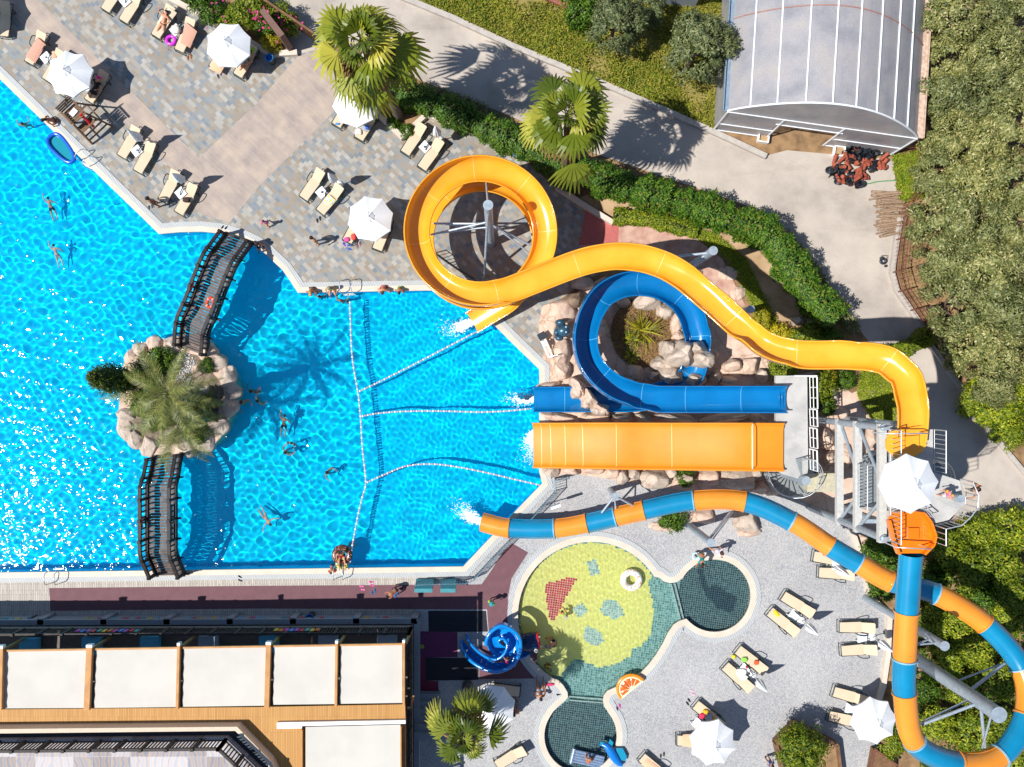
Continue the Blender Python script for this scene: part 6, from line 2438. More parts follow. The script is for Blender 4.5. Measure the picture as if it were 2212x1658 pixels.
# ================================================================== people
SKINS = [plain('skin_' + n, c, .55, var=.03, scale=12) for n, c in (('fair', '#d9a283'), ('warm', '#c58a66'), ('tan', '#a86e4c'), ('brown', '#85543a'))]
HAIRS = {n: plain('hair_' + n, c, .7, var=.15, scale=30) for n, c in (('black', '#1d1614'), ('brown', '#4a3123'), ('blond', '#c39a5c'), ('grey', '#8f8880'))}
CLO = {}


def cloth(c):
    if c not in CLO:
        CLO[c] = plain('cloth_' + c.strip('#'), c, .75, var=.06)
    return CLO[c]


def skin_mesh(name, verts, edges, radii, mat, sub=1, parent=None, root=0):
    me = bpy.data.meshes.new(name)
    me.from_pydata([tuple(v) for v in verts], edges, [])
    o = bpy.data.objects.new(name, me)
    COL.objects.link(o)
    sk = o.modifiers.new('skin', 'SKIN')
    sk.use_smooth_shade = True
    for i, r_ in enumerate(radii):
        me.skin_vertices[0].data[i].radius = (r_, r_)
        me.skin_vertices[0].data[i].use_root = (i == root)
    if sub:
        ss = o.modifiers.new('sub', 'SUBSURF')
        ss.levels = ss.render_levels = sub
    dg = bpy.context.evaluated_depsgraph_get()
    ev = o.evaluated_get(dg)
    m2 = bpy.data.meshes.new_from_object(ev)
    m2.materials.clear()
    m2.materials.append(mat)
    for p in m2.polygons:
        p.use_smooth = True
    m2.name = name
    o.modifiers.clear()
    o.data = m2
    bpy.data.meshes.remove(me)
    if parent is not None:
        o.parent = parent
    return o


def person(label, pose, loc, head_dir, skin=1, hair='black', clothes=(), scale=1.0, longhair=False, tip=None, hat=None, cat='person', group=None):
    """pose: U (pelvis->neck), F (chest normal) in a frame whose +y is head_dir / facing; limb directions in body axes"""
    P = dict(U=(0, 0, 1), F=(0, 1, 0), la=((-.25, .0, -1), (-.1, .35, -1)), ra=((.25, .0, -1), (.1, .35, -1)), ll=((-.05, .05, -1), (-.02, -.05, -1)), rl=((.05, .0, -1), (.02, -.05, -1)), z='stand', hf=None)
    P.update(pose)
    U = Vector(P['U']).normalized()
    F_ = Vector(P['F'])
    F_ = (F_ - U * F_.dot(U)).normalized()
    Rt = F_.cross(U)
    B = Matrix((Rt, F_, U)).transposed()
    LB = P.get('legs_frame')
    LBm = B if LB is None else Matrix(((1, 0, 0), (0, 1, 0), (0, 0, 1)))
    v, e, r_ = [], [], []

    def add(p, rad, par=None):
        v.append(Vector(p)); r_.append(rad)
        if par is not None:
            e.append((par, len(v) - 1))
        return len(v) - 1
    o = Vector((0, 0, 0))
    pel = add(o, .115)
    wst = add(o + U * .17, .105, pel)
    che = add(o + U * .33, .125, wst)
    upc = add(o + U * .45, .105, che)
    nk = add(o + U * .53, .05, upc)
    HU = Vector(P.get('head', U)).normalized()
    HF = Vector(P['hf']).normalized() if P['hf'] else F_
    HF = (HF - HU * HF.dot(HU)).normalized()
    h0 = add(v[nk] + HU * .07 + HF * .01, .066, nk)
    h1 = add(v[nk] + HU * .14 + HF * .015, .092, h0)
    h2 = add(v[nk] + HU * .215 + HF * .005, .072, h1)
    add(v[h1] + HF * .108, .013, h1)          # nose
    hc = v[h1].copy()
    hr = HF.cross(HU)
    pts = {}
    for sd, an, ln in ((-1, 'la', 'll'), (1, 'ra', 'rl')):
        add(hc + hr * sd * .098 - HF * .01, .016, h1)   # ear
        sh = add(o + U * .44 + Rt * sd * .175, .062, upc)
        d1, d2 = (B @ Vector(q).normalized() for q in P[an])
        elb = add(v[sh] + d1 * .28, .042, sh)
        wr = add(v[elb] + d2 * .25, .028, elb)
        hd = add(v[wr] + d2 * .07, .036, wr)
        pn = d2.cross(F_ if abs(d2.dot(F_)) < .9 else U).normalized()
        for kf in range(4):
            off = (kf - 1.5) * .020
            f1 = add(v[hd] + d2 * (.035 - abs(kf - 1.3) * .005) + pn * off, .0095, hd)
            add(v[f1] + d2 * (.045 - abs(kf - 1.3) * .008) - F_ * .008 + pn * off * .15, .008, f1)
        add(v[hd] + d2 * .012 + pn * sd * -.055, .010, hd)
        hp = add(o - U * .03 + Rt * sd * .09, .098, pel)
        l1, l2 = (LBm @ Vector(q).normalized() for q in P[ln])
        kn = add(v[hp] + l1 * .42, .060, hp)
        an_ = add(v[kn] + l2 * .40, .038, kn)
        ft = P.get('foot', None)
        fd = Vector(ft).normalized() if ft else (F_ * .9 + l2 * .3).normalized()
        tip_ = add(v[an_] + fd * .17, .030, an_)
        add(v[an_] - fd * .04 + l2 * .03, .032, an_)
        pts[sd] = (v[hp], v[kn], v[sh], v[elb])
    low = min((q.z - rr) for q, rr in zip(v, r_))
    body = skin_mesh('person', v, e, r_, SKINS[skin], 1)
    tag(body, label, cat, group)
    body.cycles.is_caustics_receiver = True
    rz = math.atan2(-head_dir[0], -head_dir[1])
    body.rotation_euler = (0, 0, rz)
    body.scale = (scale,) * 3
    L = Vector(loc)
    if P['z'] == 'stand':
        L.z -= low * scale
    body.location = L
    # hair
    mb = MB()
    m3 = Matrix((hr, HF, HU)).transposed()
    mb.ell(hc - HF * .022 + HU * .030, (.106, .108, .103), 14, 10, mat=m3)
    if longhair:
        mb.ell(hc - HF * .085 - HU * .07, (.085, .05, .15), 10, 7, mat=m3)
    if hat:
        mb.cur = 1
        mb.ell(hc + HU * .05 - HF * .01, (.125, .13, .10), 14, 8, mat=m3)
        mb.torus(hc + HU * .04, .15, .15, .045, 18, 5, mat=m3, flat=.25)
    ho = mb.build('hair', [HAIRS[hair]] + ([cloth(hat)] if hat else []), body, local=True)
    ho.cycles.is_caustics_receiver = True
    for sd in (-1, 1):
        mb = MB()
        mb.ell(hc + hr * sd * .034 + HF * .086 + HU * .012, (.014, .010, .009), 8, 5, mat=m3)
        mb.build('eye', HAIRS['black'], body, local=True)
    mb = MB()
    mb.ell(hc + HF * .088 - HU * .045, (.024, .010, .008), 8, 5, mat=m3)
    mb.build('mouth', plain('lips', '#a8564c', .5), body, local=True)
    for kind, c in clothes:
        g = .014
        if kind in ('trunks', 'shorts', 'bottom'):
            f = {'trunks': .55, 'shorts': .8, 'bottom': .12}[kind]
            vv = [v[pel] + U * (.05 if kind != 'bottom' else .0), v[pel] - U * .005]
            rr = [.115 + g, .115 + g]
            ee = [(0, 1)]
            for sd in (-1, 1):
                hp, kn = pts[sd][0], pts[sd][1]
                vv += [hp, hp.lerp(kn, f)]
                rr += [.098 + g, .098 + g - .03 * f]
                k_ = len(vv)
                ee += [(1, k_ - 2), (k_ - 2, k_ - 1)]
            nm = 'swim_shorts' if kind != 'bottom' else 'bikini_bottom'
        elif kind == 'bra':
            vv = [o + U * .335, o + U * .375]
            rr = [.125 + g, .120 + g]
            ee = [(0, 1)]
            nm = 'bikini_top'
        elif kind == 'suit':
            vv = [v[pel] - U * .02, v[wst], v[che], o + U * .40]
            rr = [.118 + g, .105 + g, .125 + g, .112 + g]
            ee = [(0, 1), (1, 2), (2, 3)]
            for sd in (-1, 1):
                vv.append(pts[sd][0]); rr.append(.098 + g); ee.append((0, len(vv) - 1))
            nm = 'swimsuit'
        else:                                       # shirt / dress
            vv = [v[pel] - U * (.05 if kind == 'shirt' else .02), v[wst], v[che], o + U * .455]
            rr = [.13 + g, .115 + g, .128 + g, .105 + g]
            ee = [(0, 1), (1, 2), (2, 3)]
            for sd in (-1, 1):
                vv += [pts[sd][2], pts[sd][2].lerp(pts[sd][3], .5)]
                rr += [.066 + g, .052 + g]
                k_ = len(vv)
                ee += [(3, k_ - 2), (k_ - 2, k_ - 1)]
            if kind == 'dress':
                for sd in (-1, 1):
                    vv.append(pts[sd][0].lerp(pts[sd][1], .7)); rr.append(.115); ee.append((0, len(vv) - 1))
            nm = 'shirt' if kind == 'shirt' else 'dress'
        co = skin_mesh(nm, vv, ee, rr, cloth(c), 1, body, 0)
        co.cycles.is_caustics_receiver = True
    # inflatable armbands on the upper arms of small children
    if tip:
        for sd in (-1, 1):
            a, b = pts[sd][2], pts[sd][3]
            d = (b - a).normalized()
            mb = MB()
            mb.torus(a.lerp(b, .6), .065, .065, .05, 14, 8, mat=d.to_track_quat('Z', 'Y').to_matrix(), flat=1.5)
            mb.build('armband', cloth(tip), body, local=True)
    return body


STAND = {}
WALK = dict(ll=((-.05, .45, -1), (-.02, -.1, -1)), rl=((.05, -.35, -1), (.02, -.6, -1)), la=((-.25, -.4, -1), (-.1, .3, -1)), ra=((.25, .4, -1), (.1, .7, -.8)))
SIT = dict(U=(0, .12, 1), ll=((-.18, 1, -.12), (-.05, .12, -1)), rl=((.18, 1, -.12), (.05, .12, -1)), la=((-.5, .15, -1), (.1, .8, -.8)), ra=((.5, .15, -1), (-.1, .8, -.8)), z='free')
SITLEAN = dict(SIT, U=(0, .5, .85), hf=(0, .5, -.9), head=(0, .8, .6))
LIEB = dict(U=(0, 1, .42), F=(0, -.42, 1), head=(0, 1, .35), hf=(0, -.3, 1), ll=((-.14, -.1, -1), (-.06, -.05, -1)), rl=((.16, .18, -1), (.0, -.25, -1)), la=((-.7, .15, -.75), (.55, .5, -.5)), ra=((.75, .15, .2), (-.2, .5, .9)), z='free', foot=(0, -.3, 1), legs_frame=None)
LIEF = dict(U=(0, 1, .55), F=(0, .5, -1), ll=((-.1, 0, -1), (-.05, 0, -1)), rl=((.1, 0, -1), (.05, 0, -1)), la=((-.8, 0, .7), (.3, 0, 1)), ra=((.8, 0, .7), (-.3, 0, 1)), z='free', foot=(0, -.6, -1), head=(0, 1, .2))
SWIM = dict(LIEF, la=((-.4, .1, .9), (.1, .2, .9)), ra=((.7, .2, -.6), (.1, .6, -.6)), ll=((-.1, .05, -1), (-.02, -.2, -1)), rl=((.14, .25, -1), (.05, -.5, -1)))
FLOAT = dict(LIEF, la=((-1, .1, .25), (-.8, .3, .6)), ra=((1, .1, .25), (.8, .3, .6)))
TREAD = dict(la=((-.8, .4, -.5), (.0, 1, .2)), ra=((.8, .4, -.5), (.0, 1, .2)), ll=((-.2, .1, -1), (-.05, -.3, -1)), rl=((.2, .25, -1), (.05, -.4, -1)), z='free')
BEND = dict(U=(0, .85, .5), F=(0, .5, -.85), head=(0, .95, .1), hf=(0, .3, -1), la=((-.2, .9, .1), (0, 1, .1)), ra=((.2, .9, .2), (0, 1, .2)), ll=((-.12, .1, -1), (-.05, -.15, -1)), rl=((.14, .2, -1), (.05, -.2, -1)), legs_frame=True, foot=(0, 1, -.1))
CROUCH = dict(U=(0, .7, .75), F=(0, .75, -.7), head=(0, .9, .5), la=((-.3, .7, -.6), (0, 1, -.3)), ra=((.3, .7, -.6), (0, 1, -.3)), ll=((-.35, 1, -.15), (.0, -.75, -.8)), rl=((.35, 1, -.15), (.0, -.75, -.8)), legs_frame=True, foot=(0, 1, -.1))
SUPINE_SIT = dict(U=(0, -.35, 1), ll=((-.2, 1, .12), (-.05, 1, -.3)), rl=((.2, 1, .25), (.05, .9, -.5)), la=((-.35, -.5, -.9), (-.1, .2, -1)), ra=((.35, .4, -.8), (-.1, .9, -.5)), z='free')


def P_(c, r, x, y, z):
    return TG(c, r, x, y, z)


WZ = -.10
# --- people on the stone deck
person('woman with long dark hair sunbathing on her back in a black bikini', LIEB, P_(0, 0, 1408, 205, .52), (138, -245), 1, 'black', (('bottom', '#18181c'), ('bra', '#18181c')), .98, True)
person('person in a teal swimsuit lying under the top sunshade', LIEB, P_(0, 0, 2125, 545, .52), (135, -240), 1, 'brown', (('suit', '#1f6f78'),), .98, True)
person('person dressed in black with a pink headscarf reclining by the scalloped sunshade', LIEB, P_(0, 0, 822, 775, .52), (133, -225), 1, 'black', (('dress', '#14141a'),), 1.0, False, None, '#e02a8a')
person('woman crouching on the coping beside the lifeguard chair in a dark bikini', SITLEAN, P_(0, 0, 462, 1040, .20), (-1, .5), 2, 'black', (('bottom', '#7b1f3a'), ('bra', '#2d7f8f')), .95, True)
person('dark haired swimmer near the left edge below the coping', TREAD, P_(0, 0, 240, 1095, -0.68), (-.3, -1), 1, 'black', (), 0.82)
person('tanned man standing beside a lounger near the coping corner', STAND, P_(0, 1, 1375, 112, 0), (-1, .6), 3, 'black', (('trunks', '#2a2c38'),), 1.0)
person('swimmer reaching an arm out in the upper left of the pool', SWIM, P_(0, 1, 452, 140, -0.51), (-.2, -1), 1, 'brown', (('trunks', '#24303a'),), 0.82)
person('woman in a blue bikini swimming in the left of the pool', SWIM, P_(0, 1, 500, 545, -0.49), (-.2, -1), 0, 'brown', (('bottom', '#2453a8'), ('bra', '#2453a8')), 0.82)
person('child with orange armbands walking on the stone deck', WALK, P_(1, 1, 110, 285, 0), (-.2, 1), 2, 'brown', (('shorts', '#e86a1f'), ('shirt', '#b76ad0')), .68, False, '#f2681c')
person('heavy man in dark trunks walking on the stone deck', STAND, P_(1, 1, 535, 440, 0), (-.7, .7), 1, 'black', (('trunks', '#7a4a40'),), 1.0)
person('person wrapped in dark blue sitting on the coping near the upper bridge', SIT, P_(1, 1, 45, 450, .14), (-.2, 1), 1, 'black', (('shirt', '#16486a'), ('shorts', '#153a56')), 1.0)
person('blond tanned person sitting on the pool edge, leftmost of the sitters', SITLEAN, P_(1, 1, 485, 838, .14), (.1, 1), 2, 'blond', (('bottom', '#1f2a44'), ('bra', '#1f2a44')), 1.0, True)
person('person in a lime top sitting on the pool edge', SIT, P_(1, 1, 652, 832, .14), (.1, 1), 1, 'grey', (('shirt', '#b5dc2c'),), 1.0)
person('dark haired child in the water in front of the lime top sitter', TREAD, P_(1, 1, 565, 912, -0.68), (0, -1), 2, 'black', (), 0.73)
person('sunburnt swimmer with bare back by the rope and ladder', TREAD, P_(1, 1, 757, 948, -0.65), (0, -1), 1, 'brown', (), 0.86)
person('man in red trunks sitting on the pool edge with spread legs', dict(SITLEAN, ll=((-.6, 1, -.1), (-.2, .2, -1)), rl=((.6, 1, -.1), (.2, .2, -1))), P_(1, 1, 1105, 822, .14), (0, 1), 1, 'brown', (('trunks', '#b3203a'),), 1.02)
person('boy in green trunks sitting on the pool edge, rightmost of the sitters', SITLEAN, P_(1, 1, 1245, 828, .14), (.05, 1), 2, 'black', (('trunks', '#4fc46a'),), .9)
# --- swimmers in the middle
person('swimmer stretching beside the island rocks', dict(TREAD, la=((-1, .6, -.1), (.2, 1, 0))), P_(0, 2, 2115, 160, -.5), (.8, 1), 1, 'brown', (), .95)
person('dark haired swimmer right of the island', TREAD, P_(0, 2, 2190, 65, -0.68), (.3, -1), 2, 'black', (), 0.82)
person('child with red armbands in the shaded water', TREAD, P_(1, 2, 14, 72, -0.55), (0, -1), 1, 'brown', (), .6, False, '#f03a22')
person('dark haired adult beside the child with red armbands in shaded water', TREAD, P_(1, 2, 36, 148, -0.68), (.8, -.6), 1, 'black', (), 0.86)
person('swimmer curving one arm forward in the middle of the pool', SWIM, P_(1, 2, 245, 355, -0.43), (.15, -1), 2, 'black', (('trunks', '#1f2330'),), 0.86)
person('small child with red armbands facing an adult in the water', TREAD, P_(1, 2, 318, 510, -0.51), (-.3, .8), 1, 'brown', (), .6, False, '#f03a22')
person('adult with wet dark hair holding the child with red armbands', TREAD, P_(1, 2, 275, 588, -0.63), (.6, -.6), 1, 'black', (), 0.86)
person('sunburnt man standing in the water left of the long rope', TREAD, P_(1, 2, 632, 758, -0.61), (.8, .5), 1, 'black', (), 0.88)
person('woman in a purple bikini floating face down in the lower pool', FLOAT, P_(1, 2, 85, 1150, -0.43), (.5, .6), 0, 'brown', (('bottom', '#c23aa0'), ('bra', '#3a2a8a')), 0.84)
person('person lounging in the chocolate doughnut ring', SUPINE_SIT, P_(1, 2, 742, 1478, .05), (.1, 1), 1, 'brown', (('trunks', '#b3142e'),), .95)
person('toddler in the yellow swim ring at the bottom pool edge', TREAD, P_(1, 2, 745, 1552, -0.35), (.2, 1), 1, 'brown', (('shirt', '#8fd0d8'),), .55)
person('child with orange armbands climbing out at the bottom pool edge', dict(BEND, z='free'), P_(1, 2, 655, 1572, .10), (0, 1), 2, 'black', (('shorts', '#203a5a'),), .62, False, '#f2481c')
person('swimmer kicking under the end of the long rope', SWIM, P_(1, 2, 790, 1425, -0.63), (-1, .7), 1, 'brown', (('trunks', '#30506a'),), 0.77)
# --- terrace and paddling pool
person('woman in a teal dress bending by the small round pool', BEND, P_(2, 2, 1615, 1455, 0), (-.1, 1), 2, 'black', (('dress', '#138a86'),), .95, True)
person('woman in a white dress standing at the small round pool', WALK, P_(2, 2, 1760, 1420, 0), (1, .4), 1, 'brown', (('dress', '#d9d4e6'),), 1.0, True)
person('boy in dark trunks bending down on the maroon path', BEND, P_(1, 3, 1222, 100, .01), (-.8, .6), 2, 'black', (('trunks', '#2a2430'),), .85)
person('child with a teal cap and lime armbands on the maroon path', STAND, P_(1, 3, 2040, 205, .01), (-.4, .9), 2, 'brown', (('shorts', '#2fa29a'),), .68, False, '#8fe02c', '#2f9aa6')
person('girl in a pink swimsuit climbing the blue spiral slide', CROUCH, P_(1, 3, 2165, 735, 1.05), (.2, -1), 1, 'brown', (('suit', '#e01f9a'),), .72)
person('girl with armbands bending in the paddling pool beside the red mosaic', BEND, P_(2, 3, 462, 335, -.40), (-.5, -.8), 2, 'black', (('shirt', '#9ad05a'), ('shorts', '#c79ad8')), .68, False, '#e8963a')
person('man crouching with bare back in the paddling pool', CROUCH, P_(2, 3, 372, 565, -.40), (-1, .1), 1, 'grey', (('trunks', '#173a54'),), 1.02)
person('toddler with a yellow ring at the left edge of the paddling pool', CROUCH, P_(2, 3, 290, 765, -.40), (.6, .4), 3, 'black', (('shirt', '#b8a81e'),), .66)
person('man sitting on the shaded coping with legs stretched towards the paddling pool', SUPINE_SIT, P_(2, 3, 248, 1000, .12), (-.05, -1), 2, 'black', (('trunks', '#7a8f9f'),), 1.0)
person('child kneeling on the silver air bed in the lower round pool', CROUCH, P_(2, 3, 655, 1590, .02), (.3, -.9), 2, 'brown', (('bottom', '#c97a8a'),), .8)
person('person sitting in the shade of the lower palm at a box', SIT, P_(2, 3, 15, 1160, .45), (.4, 1), 2, 'black', (('suit', '#7a2440'),), .95, True)
# --- on the tower
person('man in black shorts climbing the spiral stair of the tower', dict(WALK, U=(0, .35, 1), la=((-1, .5, .2), (-.2, 1, .4))), G(2083, 1050, 8.9), (-1, -.15), 1, 'brown', (('shorts', '#14151c'),), 1.0)
person('child with orange armbands stepping onto the tower platform', WALK, G(2030, 1064, 10.28), (-1, .2), 1, 'blond', (('shirt', '#e87aa0'), ('shorts', '#e8e0ee')), .7, False, '#f2a01c')
person('child in dark clothes standing among bushes at the bottom edge', STAND, P_(2, 3, 2195, 1560, 0), (.5, .5), 2, 'black', (('shirt', '#2a4a8a'),), .8)

# ================================================================== floats, ropes, ladders, props
def simple(mb, name, mats, label, cat, group=None, kind=None, rec=False):
    o = mb.build(name, mats)
    if rec:
        o.cycles.is_caustics_receiver = True
    return tag(o, label, cat, group, kind)


def rope(label, pts, r=.062):
    q = [Vector(p) for p in cr([tuple(G(x, y, WZ + .03)) for x, y in pts], 12)]
    d = [0]
    for a, b in zip(q[:-1], q[1:]):
        d.append(d[-1] + (b - a).length)
    step = .155
    n = int(d[-1] / step)
    t = thing('lane_rope', q[0], label, 'rope', 'float ropes of the slide landing lanes')
    mb = MB()
    mb.tube(q, .012, 5)
    mb.build('cord', MAT_WHITE, t)
    mb = MB()
    j = 0
    for i in range(n):
        s = (i + .5) * step
        while d[j + 1] < s and j < len(d) - 2:
            j += 1
        f = (s - d[j]) / (d[j + 1] - d[j])
        p = q[j].lerp(q[j + 1], f)
        tt = (q[j + 1] - q[j]).normalized()
        mb.cur = i % 2
        w_ = .052 if i % 2 == 0 else .068
        rr = r if i % 2 == 0 else r * .72
        mb.tube([p - tt * w_, p - tt * w_ * .6, p + tt * w_ * .6, p + tt * w_], [rr * .6, rr, rr, rr * .6], 8)
    o = mb.build('floats', [plain('white_float', '#e8e6e4', .4), plain('rose_float', '#c9a0a4', .5)], t)
    o['kind'] = 'stuff'
    return t


rope('long rope of white and rose floats running from the top ladder to the bottom edge', [T(1, 1, *p) for p in [(812, 945), (818, 1120), (826, 1330), (840, 1480), (868, 1650)]] + [T(1, 2, *p) for p in [(890, 130), (908, 330), (922, 560), (950, 850), (920, 980), (885, 1130), (852, 1300), (825, 1450), (812, 1560)]])
rope('float rope slanting up to the end of the yellow slide', [T(1, 2, 890, 68), T(1, 1, 1060, 1645), T(1, 1, 1350, 1500), T(1, 1, 1600, 1370), T(1, 1, 1915, 1205)])
rope('float rope running level to the end of the blue slide', [T(1, 2, *p) for p in [(912, 282), (1060, 255), (1300, 238), (1600, 236), (1900, 244), (2130, 238)]] + [(1149, 883)])
rope('float rope arching to the coping corner below the orange slide', [T(1, 2, *p) for p in [(955, 855), (1100, 790), (1300, 712), (1520, 694), (1750, 720), (2000, 770), (2190, 815)]] + [T(2, 2, 130, 850), T(2, 2, 265, 882)])


def float_ring(name, label, p, rx, ry, rt, mats, spots=None, rz=0, z=WZ + .06, flat=1.0):
    mb = MB()
    c = G(*p, z)
    mb.torus(c, rx, ry, rt, 36, 12, rz=rz, flat=flat)
    o_ = Vector(c)
    if spots:
        n, sz = spots
        for i in range(n):
            a, b = rnd.uniform(0, 2 * PI), rnd.uniform(.6, 2.4)
            e = Vector(((rx + rt * math.cos(b)) * math.cos(a), (ry + rt * math.cos(b)) * math.sin(a), rt * math.sin(b)))
            nn = Vector((math.cos(b) * math.cos(a), math.cos(b) * math.sin(a), math.sin(b)))
            mb.cur = 1 + i % (len(mats) - 1)
            mb.ell(o_ + e, (sz, sz * .5, sz * .3), 7, 4, mat=nn.to_track_quat('Z', 'Y').to_matrix() @ Matrix.Rotation(rnd.uniform(0, 3), 3, 'Z'))
    return simple(mb, name, mats, label, 'swim ring', rec=True)


gl = lambda n, c: plain('vinyl_' + n, c, .22, var=.04)
float_ring('swim_ring', 'brown doughnut swim ring with sprinkles at the bottom pool edge', T(1, 2, 745, 1478), .42, .42, .17, [gl('choc', '#5c3528'), gl('spr_y', '#e8c24a'), gl('spr_p', '#e88ab0'), gl('spr_w', '#e9e4dc')], (70, .03), z=WZ + .05)
float_ring('swim_ring', 'yellow and turquoise swim ring around a toddler at the bottom edge', T(1, 2, 745, 1548), .27, .27, .11, [gl('yel', '#e0d24a'), gl('turq', '#58c4c4')], (12, .07), z=WZ + .06)
float_ring('swim_ring', 'white swim ring with orange flowers floating on the yellow pool floor', T(2, 3, 1032, 42), .45, .45, .19, [gl('white', '#e9e5df'), gl('flor', '#e8a04a'), gl('flor2', '#e0c0b0')], (60, .055), z=-.02)
float_ring('swim_ring', 'magenta swim ring lying on the deck beside the sunbathing woman', T(0, 0, 1478, 350), .24, .22, .095, [gl('mag', '#d63ad0'), gl('mag2', '#b020a8')], (8, .03), z=.1)
float_ring('swim_ring', 'small pale blue ring held by the woman in teal at the round pool', T(2, 2, 1590, 1490), .17, .17, .05, [gl('pale', '#bfe4ea')], None, z=.35)
# orange slice air bed
mb = MB()
c = G(*T(2, 3, 1010, 950), .16)
ang = R(42)
m3 = Matrix.Rotation(ang, 3, 'Z') @ Matrix.Rotation(R(-8), 3, 'Y')
RR = .82
dx_ = lambda a, r_, z_: c + m3 @ Vector((r_ * math.cos(a), r_ * math.sin(a), z_)) - m3 @ Vector((0, .30, 0))
arcn = [PI * i / 24 for i in range(25)]
mb.cur = 0
mb.tube([dx_(a, RR, 0) for a in arcn], .09, 10)
mb.cur = 1
mb.tube([dx_(a, RR - .12, .03) for a in arcn], .05, 8)
for k_ in range(6):
    a0, a1 = PI * k_ / 6 + .035, PI * (k_ + 1) / 6 - .035
    mb.cur = 2
    top, n_ = [], 8
    pts_ = [dx_(a0 + (a1 - a0) * i / n_, RR - .17, .03) for i in range(n_ + 1)]
    ap = dx_((a0 + a1) / 2, .14, .03)
    mid = dx_((a0 + a1) / 2, RR * .6, .12)
    mb.add([ap] + pts_ + [mid], [(0, 1, n_ + 2)] + [(i, i + 1, n_ + 2) for i in range(1, n_ + 1)] + [(n_ + 1, 0, n_ + 2)], True)
mb.cur = 1
mb.tube([dx_(0, RR, .0), dx_(0, .02, .0), dx_(PI, RR, .0)], .075, 8)
mb.add([dx_(a, RR, -.04) for a in arcn], [tuple(range(25))])
simple(mb, 'air_bed', [gl('orange', '#ea8a1e'), gl('pith', '#efdcb4'), gl('flesh', '#f0641a')], 'orange slice air bed leaning on the paddling pool coping', 'air bed')
# blue boat-shaped air bed
b = thing('air_bed', TG(0, 0, 540, 1290, WZ), 'blue oval inflatable boat with a teal floor at the pool edge', 'inflatable')
mb = MB()
dirv = Vector((.66, -.75, 0)).normalized()
perp = Vector((dirv.y, -dirv.x, 0))
L2_, W2_ = 1.12, .42
loop = []
for i in range(40):
    a = 2 * PI * i / 40
    sx, sy = math.copysign(abs(math.cos(a)) ** .7, math.cos(a)), math.copysign(abs(math.sin(a)) ** .8, math.sin(a))
    loop.append(dirv * sx * L2_ * .85 + perp * sy * W2_ * (1 - .22 * sx) + Vector((0, 0, .08)))
mb.tube(loop, .115, 10, closed=True)
mb.build('tube_ring', gl('royal', '#1560c8'), b, local=True)
mb = MB()
mb.add([p - Vector((0, 0, .06)) for p in loop], [tuple(range(40))])
mb.build('floor', gl('teal', '#138a9c'), b, local=True)
# dolphin
d_ = thing('dolphin_float', TG(2, 3, 890, 1530, 0), 'blue inflatable dolphin lying across the coping of the lower round pool', 'inflatable')
mb = MB()
path = [(780, 1462), (820, 1478), (855, 1520), (885, 1570), (920, 1615), (955, 1640)]
pp = [TG(2, 3, x, y, .22) for x, y in path]
q = [Vector(v_) for v_ in cr([tuple(p) for p in pp], 4)]
n_ = len(q)
mb.tube(q, [.05 + .21 * math.sin(PI * min(1, (i + 1) / n_ * .9 + .02)) for i in range(n_)], 12)
mb.build('body', gl('sea', '#1273c8'), d_)
for pts_, nm in (([(900, 1500), (960, 1500), (995, 1570), (985, 1610), (930, 1600)], 'fin'), ([(770, 1440), (810, 1455), (800, 1480), (760, 1478)], 'tail'), ([(850, 1420), (880, 1450), (860, 1500), (830, 1480)], 'flipper')):
    mb = MB()
    mb.prism([tuple(TG(2, 3, x, y, .3).xy) for x, y in pts_], .16, .26)
    mb.build(nm, gl('seafin', '#1f8cae'), d_)
# silver air bed
mb = MB()
A, Bp = TG(2, 3, 530, 1560, WZ + .05), TG(2, 3, 790, 1620, WZ + .05)
ax = (Bp - A).normalized()
sd = Vector((ax.y, -ax.x, 0))
for k_ in range(-2, 3):
    mb.tube([A + sd * k_ * .15, A.lerp(Bp, .5) + sd * k_ * .15 - Vector((0, 0, .03)), Bp + sd * k_ * .15], .085, 10)
mb.tube([A + sd * .42 - ax * .02, A - sd * .42 - ax * .02], .12, 10)
simple(mb, 'air_bed', plain('silver_vinyl', '#8fa3bd', .2, .25, var=.15), 'silver blue air bed under the kneeling child', 'air bed', rec=True)


def ladder(label, a, b, outv):
    """pool ladder between plan points a, b on the edge, outv: towards the deck"""
    t = thing('pool_ladder', G(*a), label, 'ladder', 'steel pool ladders')
    o_ = Vector((outv[0], -outv[1], 0)).normalized()
    for p in (a, b):
        w0 = G(*p)
        mb = MB()
        mb.tube([w0 + o_ * .62 + Vector((0, 0, .02)), w0 + o_ * .6 + Vector((0, 0, .5)), w0 + o_ * .5 + Vector((0, 0, .68)), w0 + o_ * .2 + Vector((0, 0, .75)), w0 - o_ * .05 + Vector((0, 0, .66)), w0 - o_ * .12 + Vector((0, 0, .3)), w0 - o_ * .12 - Vector((0, 0, 1.0))], .024, 8)
        x = mb.build('handrail', MAT_RAIL, t)
        x.cycles.is_caustics_receiver = True
    for z in (-.35, -.65, -.95):
        mb = MB()
        mb.bar(G(*a) - o_ * .12 + Vector((0, 0, z)), G(*b) - o_ * .12 + Vector((0, 0, z)), .08, .03)
        x = mb.build('rung', MAT_RAIL, t)
        x.cycles.is_caustics_receiver = True


ladder('steel pool ladder beside the blue inflatable boat', T(0, 0, 700, 1375), T(0, 0, 762, 1435), (.7, -.7))
ladder('steel pool ladder at the top end of the long rope', T(1, 1, 745, 862), T(1, 1, 845, 858), (0, -1))
ladder('steel pool ladder at the bottom left edge of the pool', T(0, 2, 440, 1630), T(0, 2, 525, 1628), (0, 1))
ladder('steel pool ladder at the bottom end of the long rope', T(1, 2, 690, 1588), T(1, 2, 770, 1587), (0, 1))


